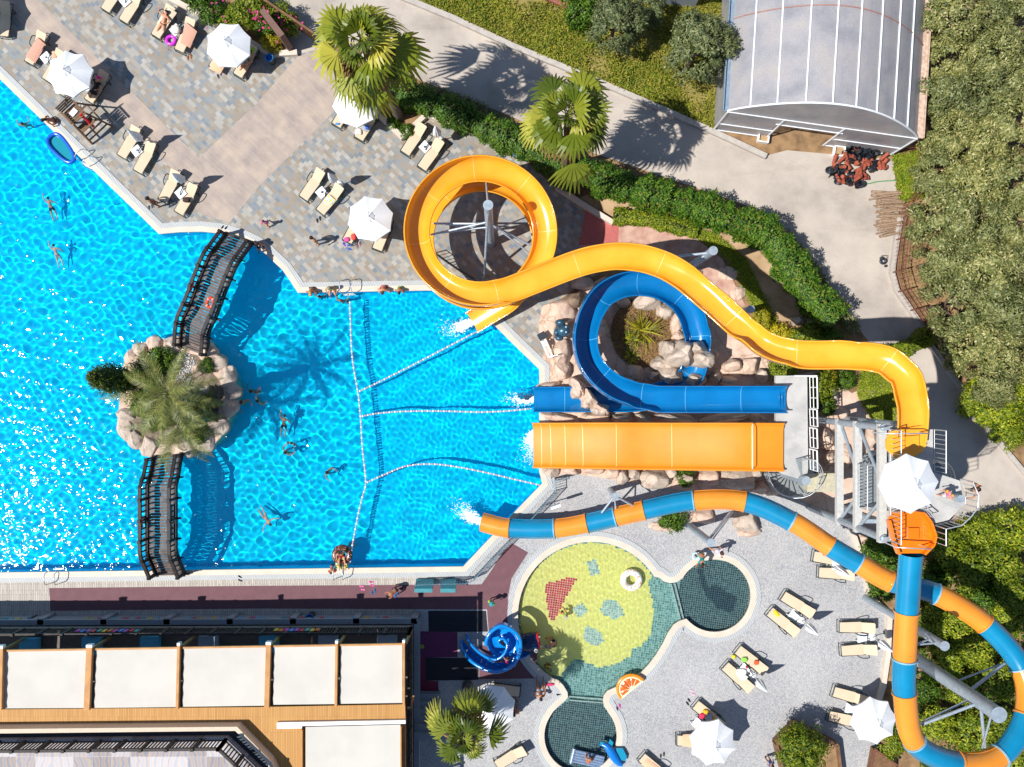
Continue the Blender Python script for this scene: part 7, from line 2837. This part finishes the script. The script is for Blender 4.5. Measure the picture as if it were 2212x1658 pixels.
def bin_(label, p, z=0):
    t = thing('waste_bin', G(*p, 0), label, 'bin', 'round waste bins')
    mb = MB()
    mb.lathe((0, 0, 0), [(.0, .01), (.19, .01), (.24, .66), (.25, .7), (.21, .7), (.20, .62)], 20)
    mb.build('body', plain('bin_grey', '#3a3f46', .6), t, local=True)
    mb = MB()
    mb.lathe((0, 0, 0), [(.2, .66), (.19, .5), (.12, .42), (0, .41)], 18)
    mb.torus((0, 0, .7), .215, .215, .02, 22, 5)
    mb.build('liner_bag', plain('blue_liner', '#1f8ad4', .4), t, local=True)


bin_('round bin with a blue liner at the end of the shrub bed', T(1, 0, 145, 540))
bin_('round bin with a blue liner below the middle palm', T(2, 0, 42, 1350))
bin_('dark round bin in the shade at the left of the restaurant front', T(0, 3, 318, 372))
bin_('dark round bin in the shade at the right of the restaurant front', T(1, 3, 488, 342))

# foam where the slides pour into the pool
def foam(label, pts, n, seed):
    rng = np.random.default_rng(seed)
    mb = MB()
    q = [Vector(p) for p in cr([tuple(G(x, y, WZ)) for x, y in pts], 10)]
    for i in range(n):
        f = rng.beta(.9, 1.7)
        p = q[int(f * (len(q) - 1))]
        sp = (.07 + .24 * f)
        c = p + Vector((rng.normal() * sp, rng.normal() * sp, .0))
        r_ = rng.uniform(.008, .036) * (1.2 - .6 * f)
        mb.ell(c + Vector((0, 0, .015)), (r_ * rng.uniform(1, 2.2), r_, r_ * .5), 6, 4)
    o = mb.build('foam', plain('white_foam', '#e9f2f4', .7, var=.02))
    tag(o, label, 'foam', kind='stuff')


foam('white foam where the yellow slide pours into the pool', [(1018, 697), (1000, 703), (985, 708), (950, 719)], 1300, 1)
foam('white foam at the end of the blue slide', [(1152, 861), (1135, 862), (1118, 862), (1085, 863)], 1000, 2)
foam('white foam along the end of the orange slide', [(1153, 935), (1147, 945), (1143, 960), (1149, 985), (1120, 962)], 1200, 3)
foam('white foam streaming from the mouth of the tube slide', [(1038, 1127), (1020, 1118), (1003, 1108), (976, 1082)], 1300, 4)

# lifeguard chair --------------------------------------------------------------------
lc = thing('lifeguard_chair', GT(200, 270), 'tall brown timber lifeguard chair facing the pool', 'lifeguard chair', rz=R(43))
def lcb(name, bars, mat=MAT_WOOD, w_=.07):
    mb = MB()
    for a, b in bars:
        mb.bar(a, b, w_, w_)
    return mb.build(name, mat, lc, local=True)


for sx in (-1, 1):
    for sy in (-1, 1):
        lcb('leg', [((sx * .75, sy * .8, 0), (sx * .45, sy * .38, 1.95))], w_=.09)
for sx in (-1, 1):
    lcb('side_brace', [((sx * .64, -.65, .7), (sx * .64, .65, .7))])
    lcb('armrest', [((sx * .45, -.42, 2.2), (sx * .45, .42, 2.2))], w_=.1)
for z, y in ((.35, -.72), (.75, -.63), (1.15, -.55), (1.55, -.47)):
    k_ = .75 - .3 * z / 1.95
    lcb('rung', [((-k_, y, z), (k_, y, z))])
lcb('back_rail', [((-.62, .72, .6), (.62, .72, .6))])
mb = MB()
for i in range(6):
    mb.box((0, -.36 + i * .145, 1.97), (.95, .11, .04))
mb.build('seat', MAT_WOOD, lc, local=True)
mb = MB()
for i in range(4):
    mb.box((0, .44 + .03 * i, 2.15 + i * .15), (.95, .03, .11))
mb.build('backrest', MAT_WOOD, lc, local=True)
mb = MB()
mb.box((0, -.62, 1.45), (.9, .35, .04))
mb.build('footrest', MAT_WOOD, lc, local=True)
mb = MB()
mb.tube([GT(213, 272, 2.02), GT(225, 288, 1.2)], [.09, .08], 10)
o = simple(mb, 'rescue_tube', plain('rescue_red', '#d01f2a', .4), 'red rescue tube hanging on the lifeguard chair', 'rescue tube')
mb = MB()
mb.box(GT(199, 268, 2.03), (.42, .3, .06), R(50))
o = simple(mb, 'folded_towel', plain('white_towel', '#e9e9ea', .9), 'white towel on the seat of the lifeguard chair', 'towel')
mb = MB()
mb.box(GT(187, 262, 1.52), (.3, .25, .22), R(40))
o = simple(mb, 'bag', plain('brick_bag', '#a0402f', .8), 'red bag on the lifeguard chair footrest', 'bag')

# towels draped on loungers ------------------------------------------------------------
def towel(label, c_, r_, pts, z0, z1, mat, rec=None):
    """quad strip over a lounger: pts = four corners (foot-left, foot-right, head-right, head-left)"""
    mb = MB()
    n, m_ = 8, 4
    a, b, c, d = (TG(c_, r_, x, y, z) for (x, y), z in zip(pts, (z0, z0, z1, z1)))
    vs = []
    for i in range(n + 1):
        for j in range(m_ + 1):
            p = a.lerp(d, i / n).lerp(b.lerp(c, i / n), j / m_)
            edge = (j == 0 or j == m_)
            vs.append(p + Vector((0, 0, (.02 if not edge else -.05) + .012 * math.sin(i * 2.3 + j * 1.7))))
    mb.add(vs, [(i * (m_ + 1) + j, i * (m_ + 1) + j + 1, (i + 1) * (m_ + 1) + j + 1, (i + 1) * (m_ + 1) + j) for i in range(n) for j in range(m_)], True)
    lo = [(p[0], p[1], p[2] - .02) for p in mb.v]
    mb.add(lo, [(f[0], f[3], f[2], f[1]) for f in mb.f], True)
    return simple(mb, 'towel', mat, label, 'towel', 'towels on the loungers')


def stripes(name, c1, c2, sc):
    k = NT(name)
    v = k.coord(rz=R(35))
    wv = k.n('ShaderNodeTexWave')
    wv.inputs['Scale'].default_value = sc
    k.l(v, wv.inputs['Vector'])
    k.base(k.ramp(wv.outputs['Fac'], [(0, c1), (.5, c2)], 'CONSTANT'))
    return k.set(.9)


TW_ROSE = stripes('rose_towel', '#cfa08a', '#b98672', 4)
TW_PEACH = plain('peach_towel', '#dfb590', .9, var=.04)
TW_ZEB = stripes('zebra_towel', '#d8d8d8', '#202024', 9)
k = NT('lemon_towel')
vv_ = k.coord()
vo = k.n('ShaderNodeTexVoronoi')
vo.inputs['Scale'].default_value = 7
k.l(vv_, vo.inputs['Vector'])
k.base(k.ramp(vo.outputs['Distance'], [(0, '#e0c43a'), (.42, '#dfe0d0'), (.6, '#9fb8b4')], 'CONSTANT'))
TW_LEM = k.set(.9)
towel('rose pink towel covering a lounger near the left edge', 0, 0, [(215, 485), (300, 545), (392, 385), (320, 320)], .42, .62, TW_ROSE)
towel('rose striped towel over the lounger beside the pink swim ring', 0, 0, [(1555, 370), (1640, 415), (1700, 270), (1600, 190)], .42, .64, TW_ROSE)
towel('pale towel edge on the lounger under the sunbathing woman', 0, 0, [(1350, 200), (1420, 260), (1525, 110), (1440, 55)], .42, .66, plain('sand_towel', '#e0c9ac', .9))
towel('peach towel on the lounger under the top sunshade', 0, 0, [(1800, 590), (1900, 640), (1945, 560), (1860, 520)], .42, .44, TW_PEACH)
towel('zebra striped towel on the lounger at the tallest palm', 1, 0, [(890, 1110), (960, 1150), (1000, 1090), (930, 1050)], .42, .46, TW_ZEB)
towel('white towel with lemon print on the middle lounger', 1, 1, [(570, 85), (640, 130), (690, 70), (625, 20)], .42, .46, TW_LEM)
towel('peach towel on the lounger under the lower sunshade', 2, 3, [(1480, 1380), (1472, 1480), (1600, 1500), (1600, 1375)], .42, .44, TW_PEACH)
towel('peach towel on the lounger cut by the bottom edge', 2, 3, [(1175, 1580), (1120, 1640), (1260, 1740), (1310, 1690)], .42, .46, TW_PEACH)
towel('white towel hanging on the middle terrace lounger', 2, 3, [(1945, 850), (1990, 820), (2050, 880), (1990, 920)], .43, .46, plain('white_towel', '#e9e9ea', .9))
towel('yellow cloth on the lounger near the small round pool', 3, 3, [(45, 315), (75, 300), (110, 345), (80, 365)], .44, .44, plain('yellow_cloth', '#e8cf1c', .8))

# small things on the ground -----------------------------------------------------------
def sandal(label, c_, r_, x, y, col, ang=0, z=.015):
    mb = MB()
    p = TG(c_, r_, x, y, z)
    for s_ in (-1, 1):
        m3 = Matrix.Rotation(R(ang), 3, 'Z')
        q = p + m3 @ Vector((s_ * .09, s_ * .05, 0))
        out = [tuple((q + m3 @ Vector((.05 * math.cos(a) * (1.1 if math.sin(a) > 0 else .85), .135 * math.sin(a), 0))).xy) for a in np.linspace(0, 2 * PI, 12, endpoint=False)]
        mb.prism(out, .012, .035)
        mb.tube([q + m3 @ Vector((-.045, .02, .03)), q + m3 @ Vector((0, .06, .07)), q + m3 @ Vector((.045, .02, .03))], .01, 5)
    return simple(mb, 'sandals', cloth(col), label, 'sandals', 'pairs of sandals')


for a in [('pink sandals on the planked strip at the bottom edge', 1, 3, 1000, 74, '#e04aa0', 80), ('single coral pink sandals on the maroon path', 1, 3, 920, 110, '#e86aa8', 85), ('blue flip flops on the maroon path left of the bending boy', 1, 3, 1016, 145, '#1f5a8f', 10), ('blue flip flops beside the bending boy', 1, 3, 1215, 175, '#1f6a9f', 20),
          ('dark flip flops on the coping near the lower bridge', 0, 3, 2075, 28, '#22303c', 60), ('navy flip flops on the terrace above the toy covered lounger', 2, 3, 1525, 1095, '#161c2e', 35), ('pale pink sandals on the terrace above the navy ones', 2, 3, 1562, 1015, '#e6b2c4', 70), ('magenta sandals beside the lower neck of the paddling pool', 2, 3, 922, 1140, '#c23aa0', 20),
          ('dark sandals on the deck below the lemon towel lounger', 1, 1, 542, 240, '#20201f', 10), ('patterned sandals between the loungers under the middle sunshade', 1, 1, 888, 458, '#8a4a5a', 10), ('purple flip flops at the foot of the left lounger under the middle sunshade', 1, 1, 770, 440, '#6a3ac0', 30), ('blue flip flops by the left lounger under the middle sunshade', 1, 1, 808, 480, '#2f5ac0', 70),
          ('black sandals on the coping near the upper bridge', 0, 1, 1940, 308, '#26262a', 140), ('sandals at the foot of the left lounger below the scalloped sunshade', 0, 0, 570, 890, '#3a4450', 40), ('white and navy sandals beside the lounger of the person in black', 0, 0, 700, 915, '#c8d0dc', 20), ('brown sandals right of the rose striped lounger', 0, 0, 1637, 497, '#9a5a30', 0),
          ('dark beach shoes beside the top sunshade loungers', 0, 0, 1895, 650, '#2a3a4a', 20), ('brown sandals below the magenta ring', 0, 0, 1460, 420, '#9a7a6a', 60), ('grey shoes beside the tanned standing man', 0, 1, 1300, 130, '#4a4f58', 0), ('dark sandals at the bottom edge lounger', 2, 3, 1300, 1555, '#3a3a3a', 0)]:
    sandal(*a)


def blob(name, label, cat, c_, r_, x, y, z, size, col, group=None):
    mb = MB()
    p = TG(c_, r_, x, y, z + size[2] * .5)
    vs_, fs_, n_, m_ = [], [], 14, 9
    sv = Vector((rnd.uniform(0, 90), 3, 7))
    for i in range(m_ + 1):
        th = PI * i / m_
        for k_ in range(n_):
            d = Vector((math.sin(th) * math.cos(2 * PI * k_ / n_), math.sin(th) * math.sin(2 * PI * k_ / n_), math.cos(th)))
            s_ = 1 + .3 * noise.noise(d * 2 + sv)
            e = Vector([math.copysign(abs(v) ** .7, v) for v in d])
            vs_.append(p + Vector((e.x * size[0] / 2 * s_, e.y * size[1] / 2 * s_, max(-.5, e.z * s_) * size[2] / 2 * 1.0)))
    for i in range(m_):
        for k_ in range(n_):
            fs_.append((i * n_ + k_, (i + 1) * n_ + k_, (i + 1) * n_ + (k_ + 1) % n_, i * n_ + (k_ + 1) % n_))
    mb.add(vs_, fs_, True)
    return simple(mb, name, cloth(col), label, cat, group)


for a in [('beach_bag', 'dark bag on the lounger near the coping corner', 'bag', 0, 1, 1610, 70, .38, (.4, .3, .25), '#3a2a22'), ('beach_bag', 'white bag heap on the side table by the sunbathing woman', 'bag', 0, 0, 1515, 258, .45, (.5, .45, .2), '#d8d0c4'), ('sun_hat', 'white straw hat on the lounger with the zebra towel', 'hat', 1, 0, 885, 1140, .39, (.38, .36, .12), '#e4dccb'),
          ('beach_bag', 'blue bag beside the zebra towel', 'bag', 1, 0, 965, 1105, .45, (.25, .2, .2), '#2a5ac0'), ('toy', 'red beach bag on the lounger under the middle sunshade', 'bag', 1, 1, 845, 390, .39, (.3, .35, .2), '#e0443a'), ('toy', 'pink bathing things on the lounger under the middle sunshade', 'toy', 1, 1, 785, 412, .39, (.3, .24, .12), '#e24a98'),
          ('toy', 'yellow toy on the toy covered lounger', 'toy', 2, 3, 1676, 1180, .39, (.3, .24, .16), '#e0ac1c'), ('toy', 'red cloth on the toy covered lounger', 'cloth', 2, 3, 1645, 1218, .39, (.32, .3, .14), '#e02a50'), ('toy', 'grey bag on the toy covered lounger', 'bag', 2, 3, 1705, 1225, .39, (.34, .34, .2), '#8f98ac'), ('toy', 'small amber toy on the toy covered lounger', 'toy', 2, 3, 1745, 1248, .39, (.24, .2, .14), '#d8a818'),
          ('toy', 'green cloth on the middle terrace lounger', 'cloth', 2, 3, 2010, 730, .39, (.34, .28, .14), '#8ad24a'), ('toy', 'orange ring toy on the middle terrace lounger', 'toy', 2, 3, 2115, 755, .39, (.28, .26, .12), '#e8582a'), ('toy', 'yellow swim toy on the ground beside the middle terrace loungers', 'toy', 2, 3, 1918, 705, 0, (.24, .24, .14), '#d8d22a'), ('beach_bag', 'white crumpled towel on the middle terrace table', 'towel', 2, 3, 1985, 845, .46, (.6, .45, .12), '#e2dfd8'),
          ('beach_bag', 'red and white bottle on the middle terrace table', 'bottle', 2, 3, 2030, 795, .46, (.12, .12, .2), '#c83a3a'), ('beach_bag', 'pink spade and bucket on the shaded coping', 'toy', 2, 3, 330, 945, .04, (.45, .16, .1), '#d83a6a'), ('toy', 'purple toy on the shaded lounger', 'toy', 1, 3, 2130, 990, .39, (.24, .16, .1), '#5a3aa0'), ('toy', 'lime cloth dropped on the purple mat beside the restaurant', 'cloth', 1, 3, 1432, 617, .01, (.3, .24, .06), '#8a9c3a'),
          ('beach_bag', 'peach rolled towel on the lounger under the scalloped sunshade', 'towel', 0, 0, 470, 480, .42, (.3, .5, .12), '#d9a88a'), ('toy', 'lime cloth at the head of the lounger with the person in teal', 'cloth', 0, 0, 2170, 430, .55, (.4, .3, .14), '#9ad23a'), ('beach_bag', 'blue towel bits on the left lounger by the tallest palm', 'towel', 1, 0, 705, 1072, .39, (.26, .12, .06), '#3a8fd0'), ('beach_bag', 'dark plant pot bag in the shade at the palm foot', 'bag', 1, 3, 1810, 1180, 0, (.6, .7, .5), '#22262c'),
          ('ashtray', 'small dark ashtray on the table by the rose towel', 'ashtray', 0, 0, 398, 497, .45, (.1, .1, .05), '#5a5a5c'), ('ashtray', 'ashtray on the table below the lifeguard chair', 'ashtray', 0, 0, 1185, 1300, .45, (.12, .1, .05), '#5a6a7c'), ('ashtray', 'ashtray on the table at the walled palm bed', 'ashtray', 1, 0, 1460, 1270, .45, (.12, .12, .05), '#4a4e55'), ('ashtray', 'ashtray on the table in the middle of the deck', 'ashtray', 1, 1, 572, 3, .45, (.12, .12, .05), '#3a3e45')]:
    blob(*a)

# fish statue, pool lift, railings ---------------------------------------------------------
MAT_BRONZE = plain('blue_grey_bronze', '#3f6276', .35, .3, col2='#2a4658', scale=9)
fs_ = thing('fish_statue', TG(2, 1, 440, 1200, .5), 'blue grey fish sculpture perched on the pink rocks', 'statue')
mb = MB()
c0_ = TG(2, 1, 445, 1200, 1.0)
mb.ell(c0_, (.42, .38, .42), 16, 12)
mb.build('body', MAT_BRONZE, fs_)
for nm, q_, s_ in (('tail', (420, 1130), (.30, .2, .3)), ('fin', (385, 1215), (.14, .22, .2)), ('fin', (410, 1265), (.24, .16, .2)), ('snout', (480, 1205), (.2, .22, .22))):
    mb = MB()
    mb.ell(TG(2, 1, *q_, 1.05), s_, 12, 8)
    mb.build(nm, MAT_BRONZE, fs_)
for dx in (-22, 22):
    mb = MB()
    mb.ell(TG(2, 1, 470, 1190 + dx, 1.36), (.07, .07, .07), 10, 7)
    mb.build('eye', plain('pale_bronze', '#8fb0c2', .3), fs_)
pl_ = thing('pool_lift', TG(2, 1, 300, 1340), 'white pool lift with a tilted seat beside the pink rocks', 'pool lift')
mb = MB()
a, b = TG(2, 1, 255, 1255, .1), TG(2, 1, 335, 1430, .1)
mb.bar(a + Vector((.1, 0, .5)), b + Vector((.1, 0, .5)), .08, .08)
mb.bar(a + Vector((-.12, -.04, .5)), b + Vector((-.12, -.04, .5)), .08, .08)
mb.bar(b, b + Vector((0, 0, 1.1)), .12, .12)
mb.bar(b + Vector((0, 0, 1.1)), b + Vector((.35, .1, 1.1)), .07, .07)
mb.build('frame', MAT_WHITE, pl_)
mb = MB()
mb.box(a + Vector((.02, .02, .62)), (.45, .4, .08), R(30))
mb.build('seat', plain('dark_vinyl', '#2a2e36', .5), pl_)
mb = MB()
mb.box(a.lerp(b, .35) + Vector((0, 0, .56)), (.3, .3, .06), R(25))
mb.build('footplate', MAT_WHITE, pl_)


def fence_rail(label, pts, h, gap, mat, r=.016):
    t = thing('railing', pts[0], label, 'railing', 'steel railings by the pool')
    railing(t, pts, h, gap, r=r, name='bars', mat=mat)
    for p in pts:
        mb = MB()
        mb.tube([p, p + Vector((0, 0, h + .04))], .032, 8)
        mb.build('post', mat, t)


MAT_TRAIL = plain('teal_grey_rail', '#6f8c99', .4, .3)
fence_rail('steel railing along the slanting coping up to the tube slide', [TG(2, 2, 372, 925), TG(2, 2, 250, 1060), TG(2, 2, 130, 1185)], 1.0, .13, MAT_TRAIL)
fence_rail('steel railing from the coping corner towards the rocks', [TG(2, 2, 370, 815), TG(2, 2, 372, 925)], 1.0, .14, MAT_TRAIL)
fence_rail('railing across the terrace corner at the coping', [TG(2, 2, 380, 818), TG(2, 2, 490, 802)], 1.0, .14, MAT_TRAIL)
fence_rail('steel railing along the slanting coping below the tube slide', [TG(1, 2, 2190, 1345), TG(1, 2, 2050, 1490), TG(1, 2, 1900, 1650)], 1.0, .13, MAT_TRAIL)
fence_rail('steel railing along the bottom coping by the teal benches', [TG(1, 3, 1890, 10), TG(1, 3, 1820, 40), TG(1, 3, 1600, 42), TG(1, 3, 1395, 50)], 1.0, .16, MAT_TRAIL)
fence_rail('black railing under the yellow spiral beside the pool', [G(938, 548), G(968, 570), G(1000, 592), G(1028, 608)], 1.0, .2, plain('black_rail', '#23272c', .5, .3), .02)
for x, lb in ((1455, 'teal sign board leaning on the bottom railing, left one'), (1665, 'teal sign board leaning on the bottom railing, right one')):
    mb = MB()
    p = TG(1, 3, x, 88, .5)
    mb.obox((p.x, p.y, .55), (.5 if x < 1500 else .42, 0, 0), (0, .10, -.02), (0, -.18, .42))
    simple(mb, 'sign_board', plain('teal_board', '#3f8f98', .5), lb, 'sign', 'teal boards at the railing')
sg_ = thing('sign_post', TG(2, 2, 365, 1020), 'small sign on a post casting a paddle shaped shadow on the terrace', 'sign')
mb = MB()
p = TG(2, 2, 365, 1020)
mb.tube([p, p + Vector((0, 0, 1.9))], .03, 8)
mb.build('post', MAT_STEEL, sg_)
mb = MB()
mb.obox(p + Vector((0, 0, 1.75)), (.02, -.07, 0), (.26, .09, 0), (0, 0, .28))
mb.build('panel', MAT_WHITE, sg_)

# heap of plant pots, firewood, crates beside the greenhouse ---------------------------------
POTB, POTR = plain('black_pot', '#20252c', .5), plain('terracotta_pot', '#a0503a', .8, var=.1)
poly = g2([T(3, 0, *p) for p in [(680, 1275), (900, 1270), (1010, 1330), (1005, 1450), (950, 1520), (860, 1550), (850, 1610), (740, 1610), (640, 1560), (560, 1490), (540, 1390), (660, 1370)]], .3)
cnt = 0
potp = {}
for kind in (0, 1, 2):
    mb = MB()
    rr = (.20, .13, .10)[kind]
    if kind == 2:
        mb.tube([(0, 0, 0), (0, 0, .55)], [.09, .11], 10)
    else:
        mb.lathe((0, 0, 0), [(rr * .68, 0), (rr, rr * 1.6), (rr * 1.08, rr * 1.6), (rr * 1.08, rr * 1.75), (rr * .92, rr * 1.75), (rr * .62, .03), (0, .03)], 14)
    potp[kind] = [mb.build('plant_pot', m_, local=True) for m_ in (POTB, POTR)]
    for o in potp[kind]:
        tag(o, 'x', 'plant pot', 'plant pots heaped beside the greenhouse')
xs = [p[0] for p in poly]; ys = [p[1] for p in poly]
used_p = set()
prr = random.Random(4)
while cnt < 96:
    x, y = prr.uniform(min(xs), max(xs)), prr.uniform(min(ys), max(ys))
    if not inside(poly, np.array([x]), np.array([y]))[0]:
        continue
    fx = (x - min(xs)) / (max(xs) - min(xs)); fy = (y - min(ys)) / (max(ys) - min(ys))
    black = prr.random() < (.85 if fy > .66 or (fx < .4 and fy < .6 and fy > .3) or fy < .12 else .16)
    kind = prr.choice([0, 0, 1]) if black else prr.choice([1, 2, 2])
    pr = potp[kind][0 if black else 1]
    z = prr.uniform(.05, .45) * (1 - abs(fx - .5)) * (1 - .6 * abs(fy - .5))
    lb = {(0, 1): 'big black plant pot in the heap beside the greenhouse', (1, 1): 'small black plant pot in the heap beside the greenhouse', (1, 0): 'round terracotta pot in the heap beside the greenhouse', (2, 0): 'long terracotta pot tube in the heap beside the greenhouse', (0, 0): 'x', (2, 1): 'black tube pot in the heap beside the greenhouse'}[(kind, int(black))]
    if pr.name in used_p:
        o = pr.copy(); COL.objects.link(o)
    else:
        o = pr; used_p.add(pr.name)
    o.location = (x, y, z)
    o.rotation_euler = (prr.uniform(-1.5, 1.5), prr.uniform(-1.2, 1.2), prr.uniform(0, 6))
    o['label'] = lb
    cnt += 1
for kind in potp:
    for o in potp[kind]:
        if o.name not in used_p:
            bpy.data.objects.remove(o)
# firewood
lg = MB()
lg.tube([(-.75, 0, .06), (0, .03, .07), (.75, 0, .05)], [.06, .07, .055], 8)
lgo = lg.build('log', plain('bleached_wood', '#a58b72', .9, col2='#7c6450', scale=9), local=True)
tag(lgo, 'bleached stick in the stack of firewood against the fence', 'log', 'firewood stacked against the fence')
for i in range(34):
    o = lgo if i == 0 else lgo.copy()
    if i:
        COL.objects.link(o)
    f = i / 33
    y_ = 10 + 360 * f
    p = TG(3, 1, 1040 + rnd.uniform(-35, 35) + 40 * f, y_, .2)
    o.location = (p.x, p.y, rnd.uniform(0, .28))
    o.rotation_euler = (rnd.uniform(-.1, .1), rnd.uniform(-.12, .12), R(rnd.uniform(-12, 12) + (35 if f > .75 else 0) * (f - .5)))
    o.scale = (rnd.uniform(.75, 1.15), rnd.uniform(.7, 1.5), rnd.uniform(.7, 1.4))
for x, y, c_, lb in ((2165, 1200, 2, 'white crate with soil beside the greenhouse door, left one'), (605, 1320, 3, 'white crate with wood scraps beside the pot heap')):
    t = thing('crate', TG(c_, 0, x, y), lb, 'crate', 'white crates at the greenhouse', rz=R(-8))
    for dx, dy, w_, l_ in ((0, .26, .62, .06), (0, -.26, .62, .06), (.28, 0, .06, .46), (-.28, 0, .06, .46)):
        mb = MB()
        mb.box((dx, dy, .17), (w_, l_, .34))
        mb.build('side', MAT_WHITE, t, local=True)
    mb = MB()
    mb.box((0, 0, .1), (.5, .46, .16))
    mb.build('filling', MAT_SOIL2, t, local=True)
mb = MB()
mb.torus(TG(3, 1, 998, 600, .12), .15, .13, .07, 18, 8)
mb.ell(TG(3, 1, 985, 575, .16), (.12, .10, .12), 10, 7)
mb.ell(TG(3, 1, 1020, 642, .1), (.09, .08, .09), 10, 7)
mb.tube([TG(3, 1, 975, 590, .2), TG(3, 1, 985, 552, .35), TG(3, 1, 1030, 552, .3), TG(3, 1, 1030, 610, .15)], .018, 6)
simple(mb, 'garden_hose', plain('dark_hose', '#2a2f3a', .5), 'dark coiled hose reel lying on the road near the kerb', 'hose')
mb = MB()
mb.tube([Vector(p) for p in cr([tuple(TG(3, 0, x, y, .06)) for x, y in [(700, 1580), (850, 1590), (960, 1570), (1100, 1560), (1180, 1540), (1200, 1520), (1175, 1503)]], 6)], .025, 6)
simple(mb, 'garden_hose', plain('green_hose', '#2f9a5a', .5), 'green garden hose trailing from the pot heap into the grass', 'hose')

# blue spiral kiddie slide ending in a gaping animal head -------------------------------------
def Z2(x, y):
    return 967.7 + x * .12505, 1313.3 + y * .12505


MAT_KB = fibreglass('kiddie_blue', '#0c86d6', '#0a78c8', .15)
ks = thing('spiral_slide', G(*Z2(950, 650)), 'shiny blue snail shaped toddler slide with curved steps', 'slide')
outer = [(660, 650, 1.75), (665, 560, 1.8), (740, 420, 1.85), (920, 315, 1.9), (1100, 380, 1.9), (1220, 500, 1.9), (1255, 650, 1.9), (1225, 820, 1.85), (1120, 990, 1.75), (960, 1085, 1.65), (790, 1110, 1.5), (600, 1050, 1.3), (400, 920, 1.05), (280, 770, .75), (230, 650, .45), (250, 560, .2)]
q1 = [Vector(p) for p in cr([tuple(G(*Z2(x, y), z)) for x, y, z in outer], 6)]
mb = MB()
mb.tube(q1, .10, 10)
vs = []
for p in q1:
    vs += [p, Vector((p.x, p.y, max(.02, p.z - .75)))]
mb.add(vs, [(2 * i, 2 * i + 1, 2 * i + 3, 2 * i + 2) for i in range(len(q1) - 1)], True)
mb.build('outer_wall', MAT_KB, ks)
inner = [(895, 630, 1.6), (870, 600, 1.62), (900, 545, 1.65), (960, 540, 1.68), (1015, 600, 1.7), (1015, 700, 1.72), (960, 810, 1.72), (850, 890, 1.65), (720, 880, 1.5), (560, 790, 1.25), (430, 670, 1.0), (340, 540, .6), (320, 470, .25)]
q2 = [Vector(p) for p in cr([tuple(G(*Z2(x, y), z)) for x, y, z in inner], 6)]
mb = MB()
mb.tube(q2, .075, 10)
vs = []
for p in q2:
    vs += [p, Vector((p.x, p.y, max(.02, p.z - .6)))]
mb.add(vs, [(2 * i, 2 * i + 1, 2 * i + 3, 2 * i + 2) for i in range(len(q2) - 1)], True)
mb.build('inner_wall', MAT_KB, ks)
for i in range(9):
    f = i / 8
    a = cr([(320, 640), (470, 760), (640, 870), (800, 940), (950, 940)], 8)[int(f * 32)]
    b = cr([(280, 720), (430, 900), (600, 1020), (800, 1075), (1000, 1030)], 8)[int(f * 32)]
    z = .18 + .85 * f
    mb = MB()
    mb.bar(G(*Z2(*a), z), G(*Z2(*b), z), .30, .06)
    mb.build('step', MAT_KB, ks)
mb = MB()
ch = [(1050, 960, 1.05), (1120, 800, 1.02), (1130, 640, 1.0), (1060, 480, .95), (930, 420, .85), (800, 480, .72), (780, 620, .6), (880, 740, .5), (1050, 780, .4), (1220, 760, .3), (1380, 690, .2)]
q3 = [Vector(p) for p in cr([tuple(G(*Z2(x, y), z)) for x, y, z in ch], 6)]
trough(q3, .62, .2, bank=.3, lim=.2, seams=500).build('chute', [MAT_KB, MAT_BSEAM], ks)
hd_ = thing('animal_head', G(*Z2(1440, 600)), 'dark blue gaping animal head with red lips at the end of the toddler slide', 'slide figure')
MAT_NAVY = plain('navy_gloss', '#14305c', .2, col2='#0c1f42', scale=6)
ctr = G(*Z2(1430, 590), .55)
dirh = (G(*Z2(1640, 560), .55) - G(*Z2(1250, 640), .55)).normalized()
mr = dirh.to_track_quat('X', 'Z').to_matrix()
mb = MB()
nn_, mm_ = 20, 10
vs = []
for j in range(mm_ + 1):
    f = j / mm_
    rr = .30 + .20 * math.sin(PI * (.15 + .6 * f))
    for i in range(nn_):
        a = 2 * PI * i / nn_
        vs.append(ctr + mr @ Vector((-.62 + 1.05 * f, rr * 1.05 * math.cos(a), rr * .8 * math.sin(a))))
mb.add(vs, [(j * nn_ + i, (j + 1) * nn_ + i, (j + 1) * nn_ + (i + 1) % nn_, j * nn_ + (i + 1) % nn_) for j in range(mm_) for i in range(nn_)], True)
mb.build('head_shell', MAT_NAVY, hd_)
mb = MB()
mb.torus(ctr + mr @ Vector((.44, 0, 0)), .44, .36, .07, 26, 8, mat=mr @ Matrix.Rotation(PI / 2, 3, 'Y') @ Matrix.Rotation(PI / 2, 3, 'Z'))
mb.build('lips', gl('red', '#c8202a'), hd_)
for y in (-.28, .26):
    mb = MB()
    mb.tube([ctr + mr @ Vector((.46, y, .30)), ctr + mr @ Vector((.60, y, .28))], [.05, .012], 8)
    mb.build('tooth', MAT_WHITE, hd_)
    mb = MB()
    mb.ell(ctr + mr @ Vector((-.15 if y > 0 else .2, y * 1.6, .30)), (.12, .12, .09), 14, 9)
    eo = mb.build('eye', MAT_WHITE if y < 0 else MAT_NAVY, hd_)
    mb = MB()
    mb.ell(ctr + mr @ Vector((-.15 if y > 0 else .2, y * 1.6, .36)), (.06, .06, .05), 10, 6)
    mb.build('pupil', MAT_NAVY if y < 0 else plain('black_gloss', '#101418', .2), eo)
mb = MB()
mb.box(GT(1108, 1555 - 30, .22), (.5, .7, .44))
simple(mb, 'timber_box', plain('pale_timber', '#9a7a62', .8), 'pale timber box in the shade beside the lower sunshade', 'box')
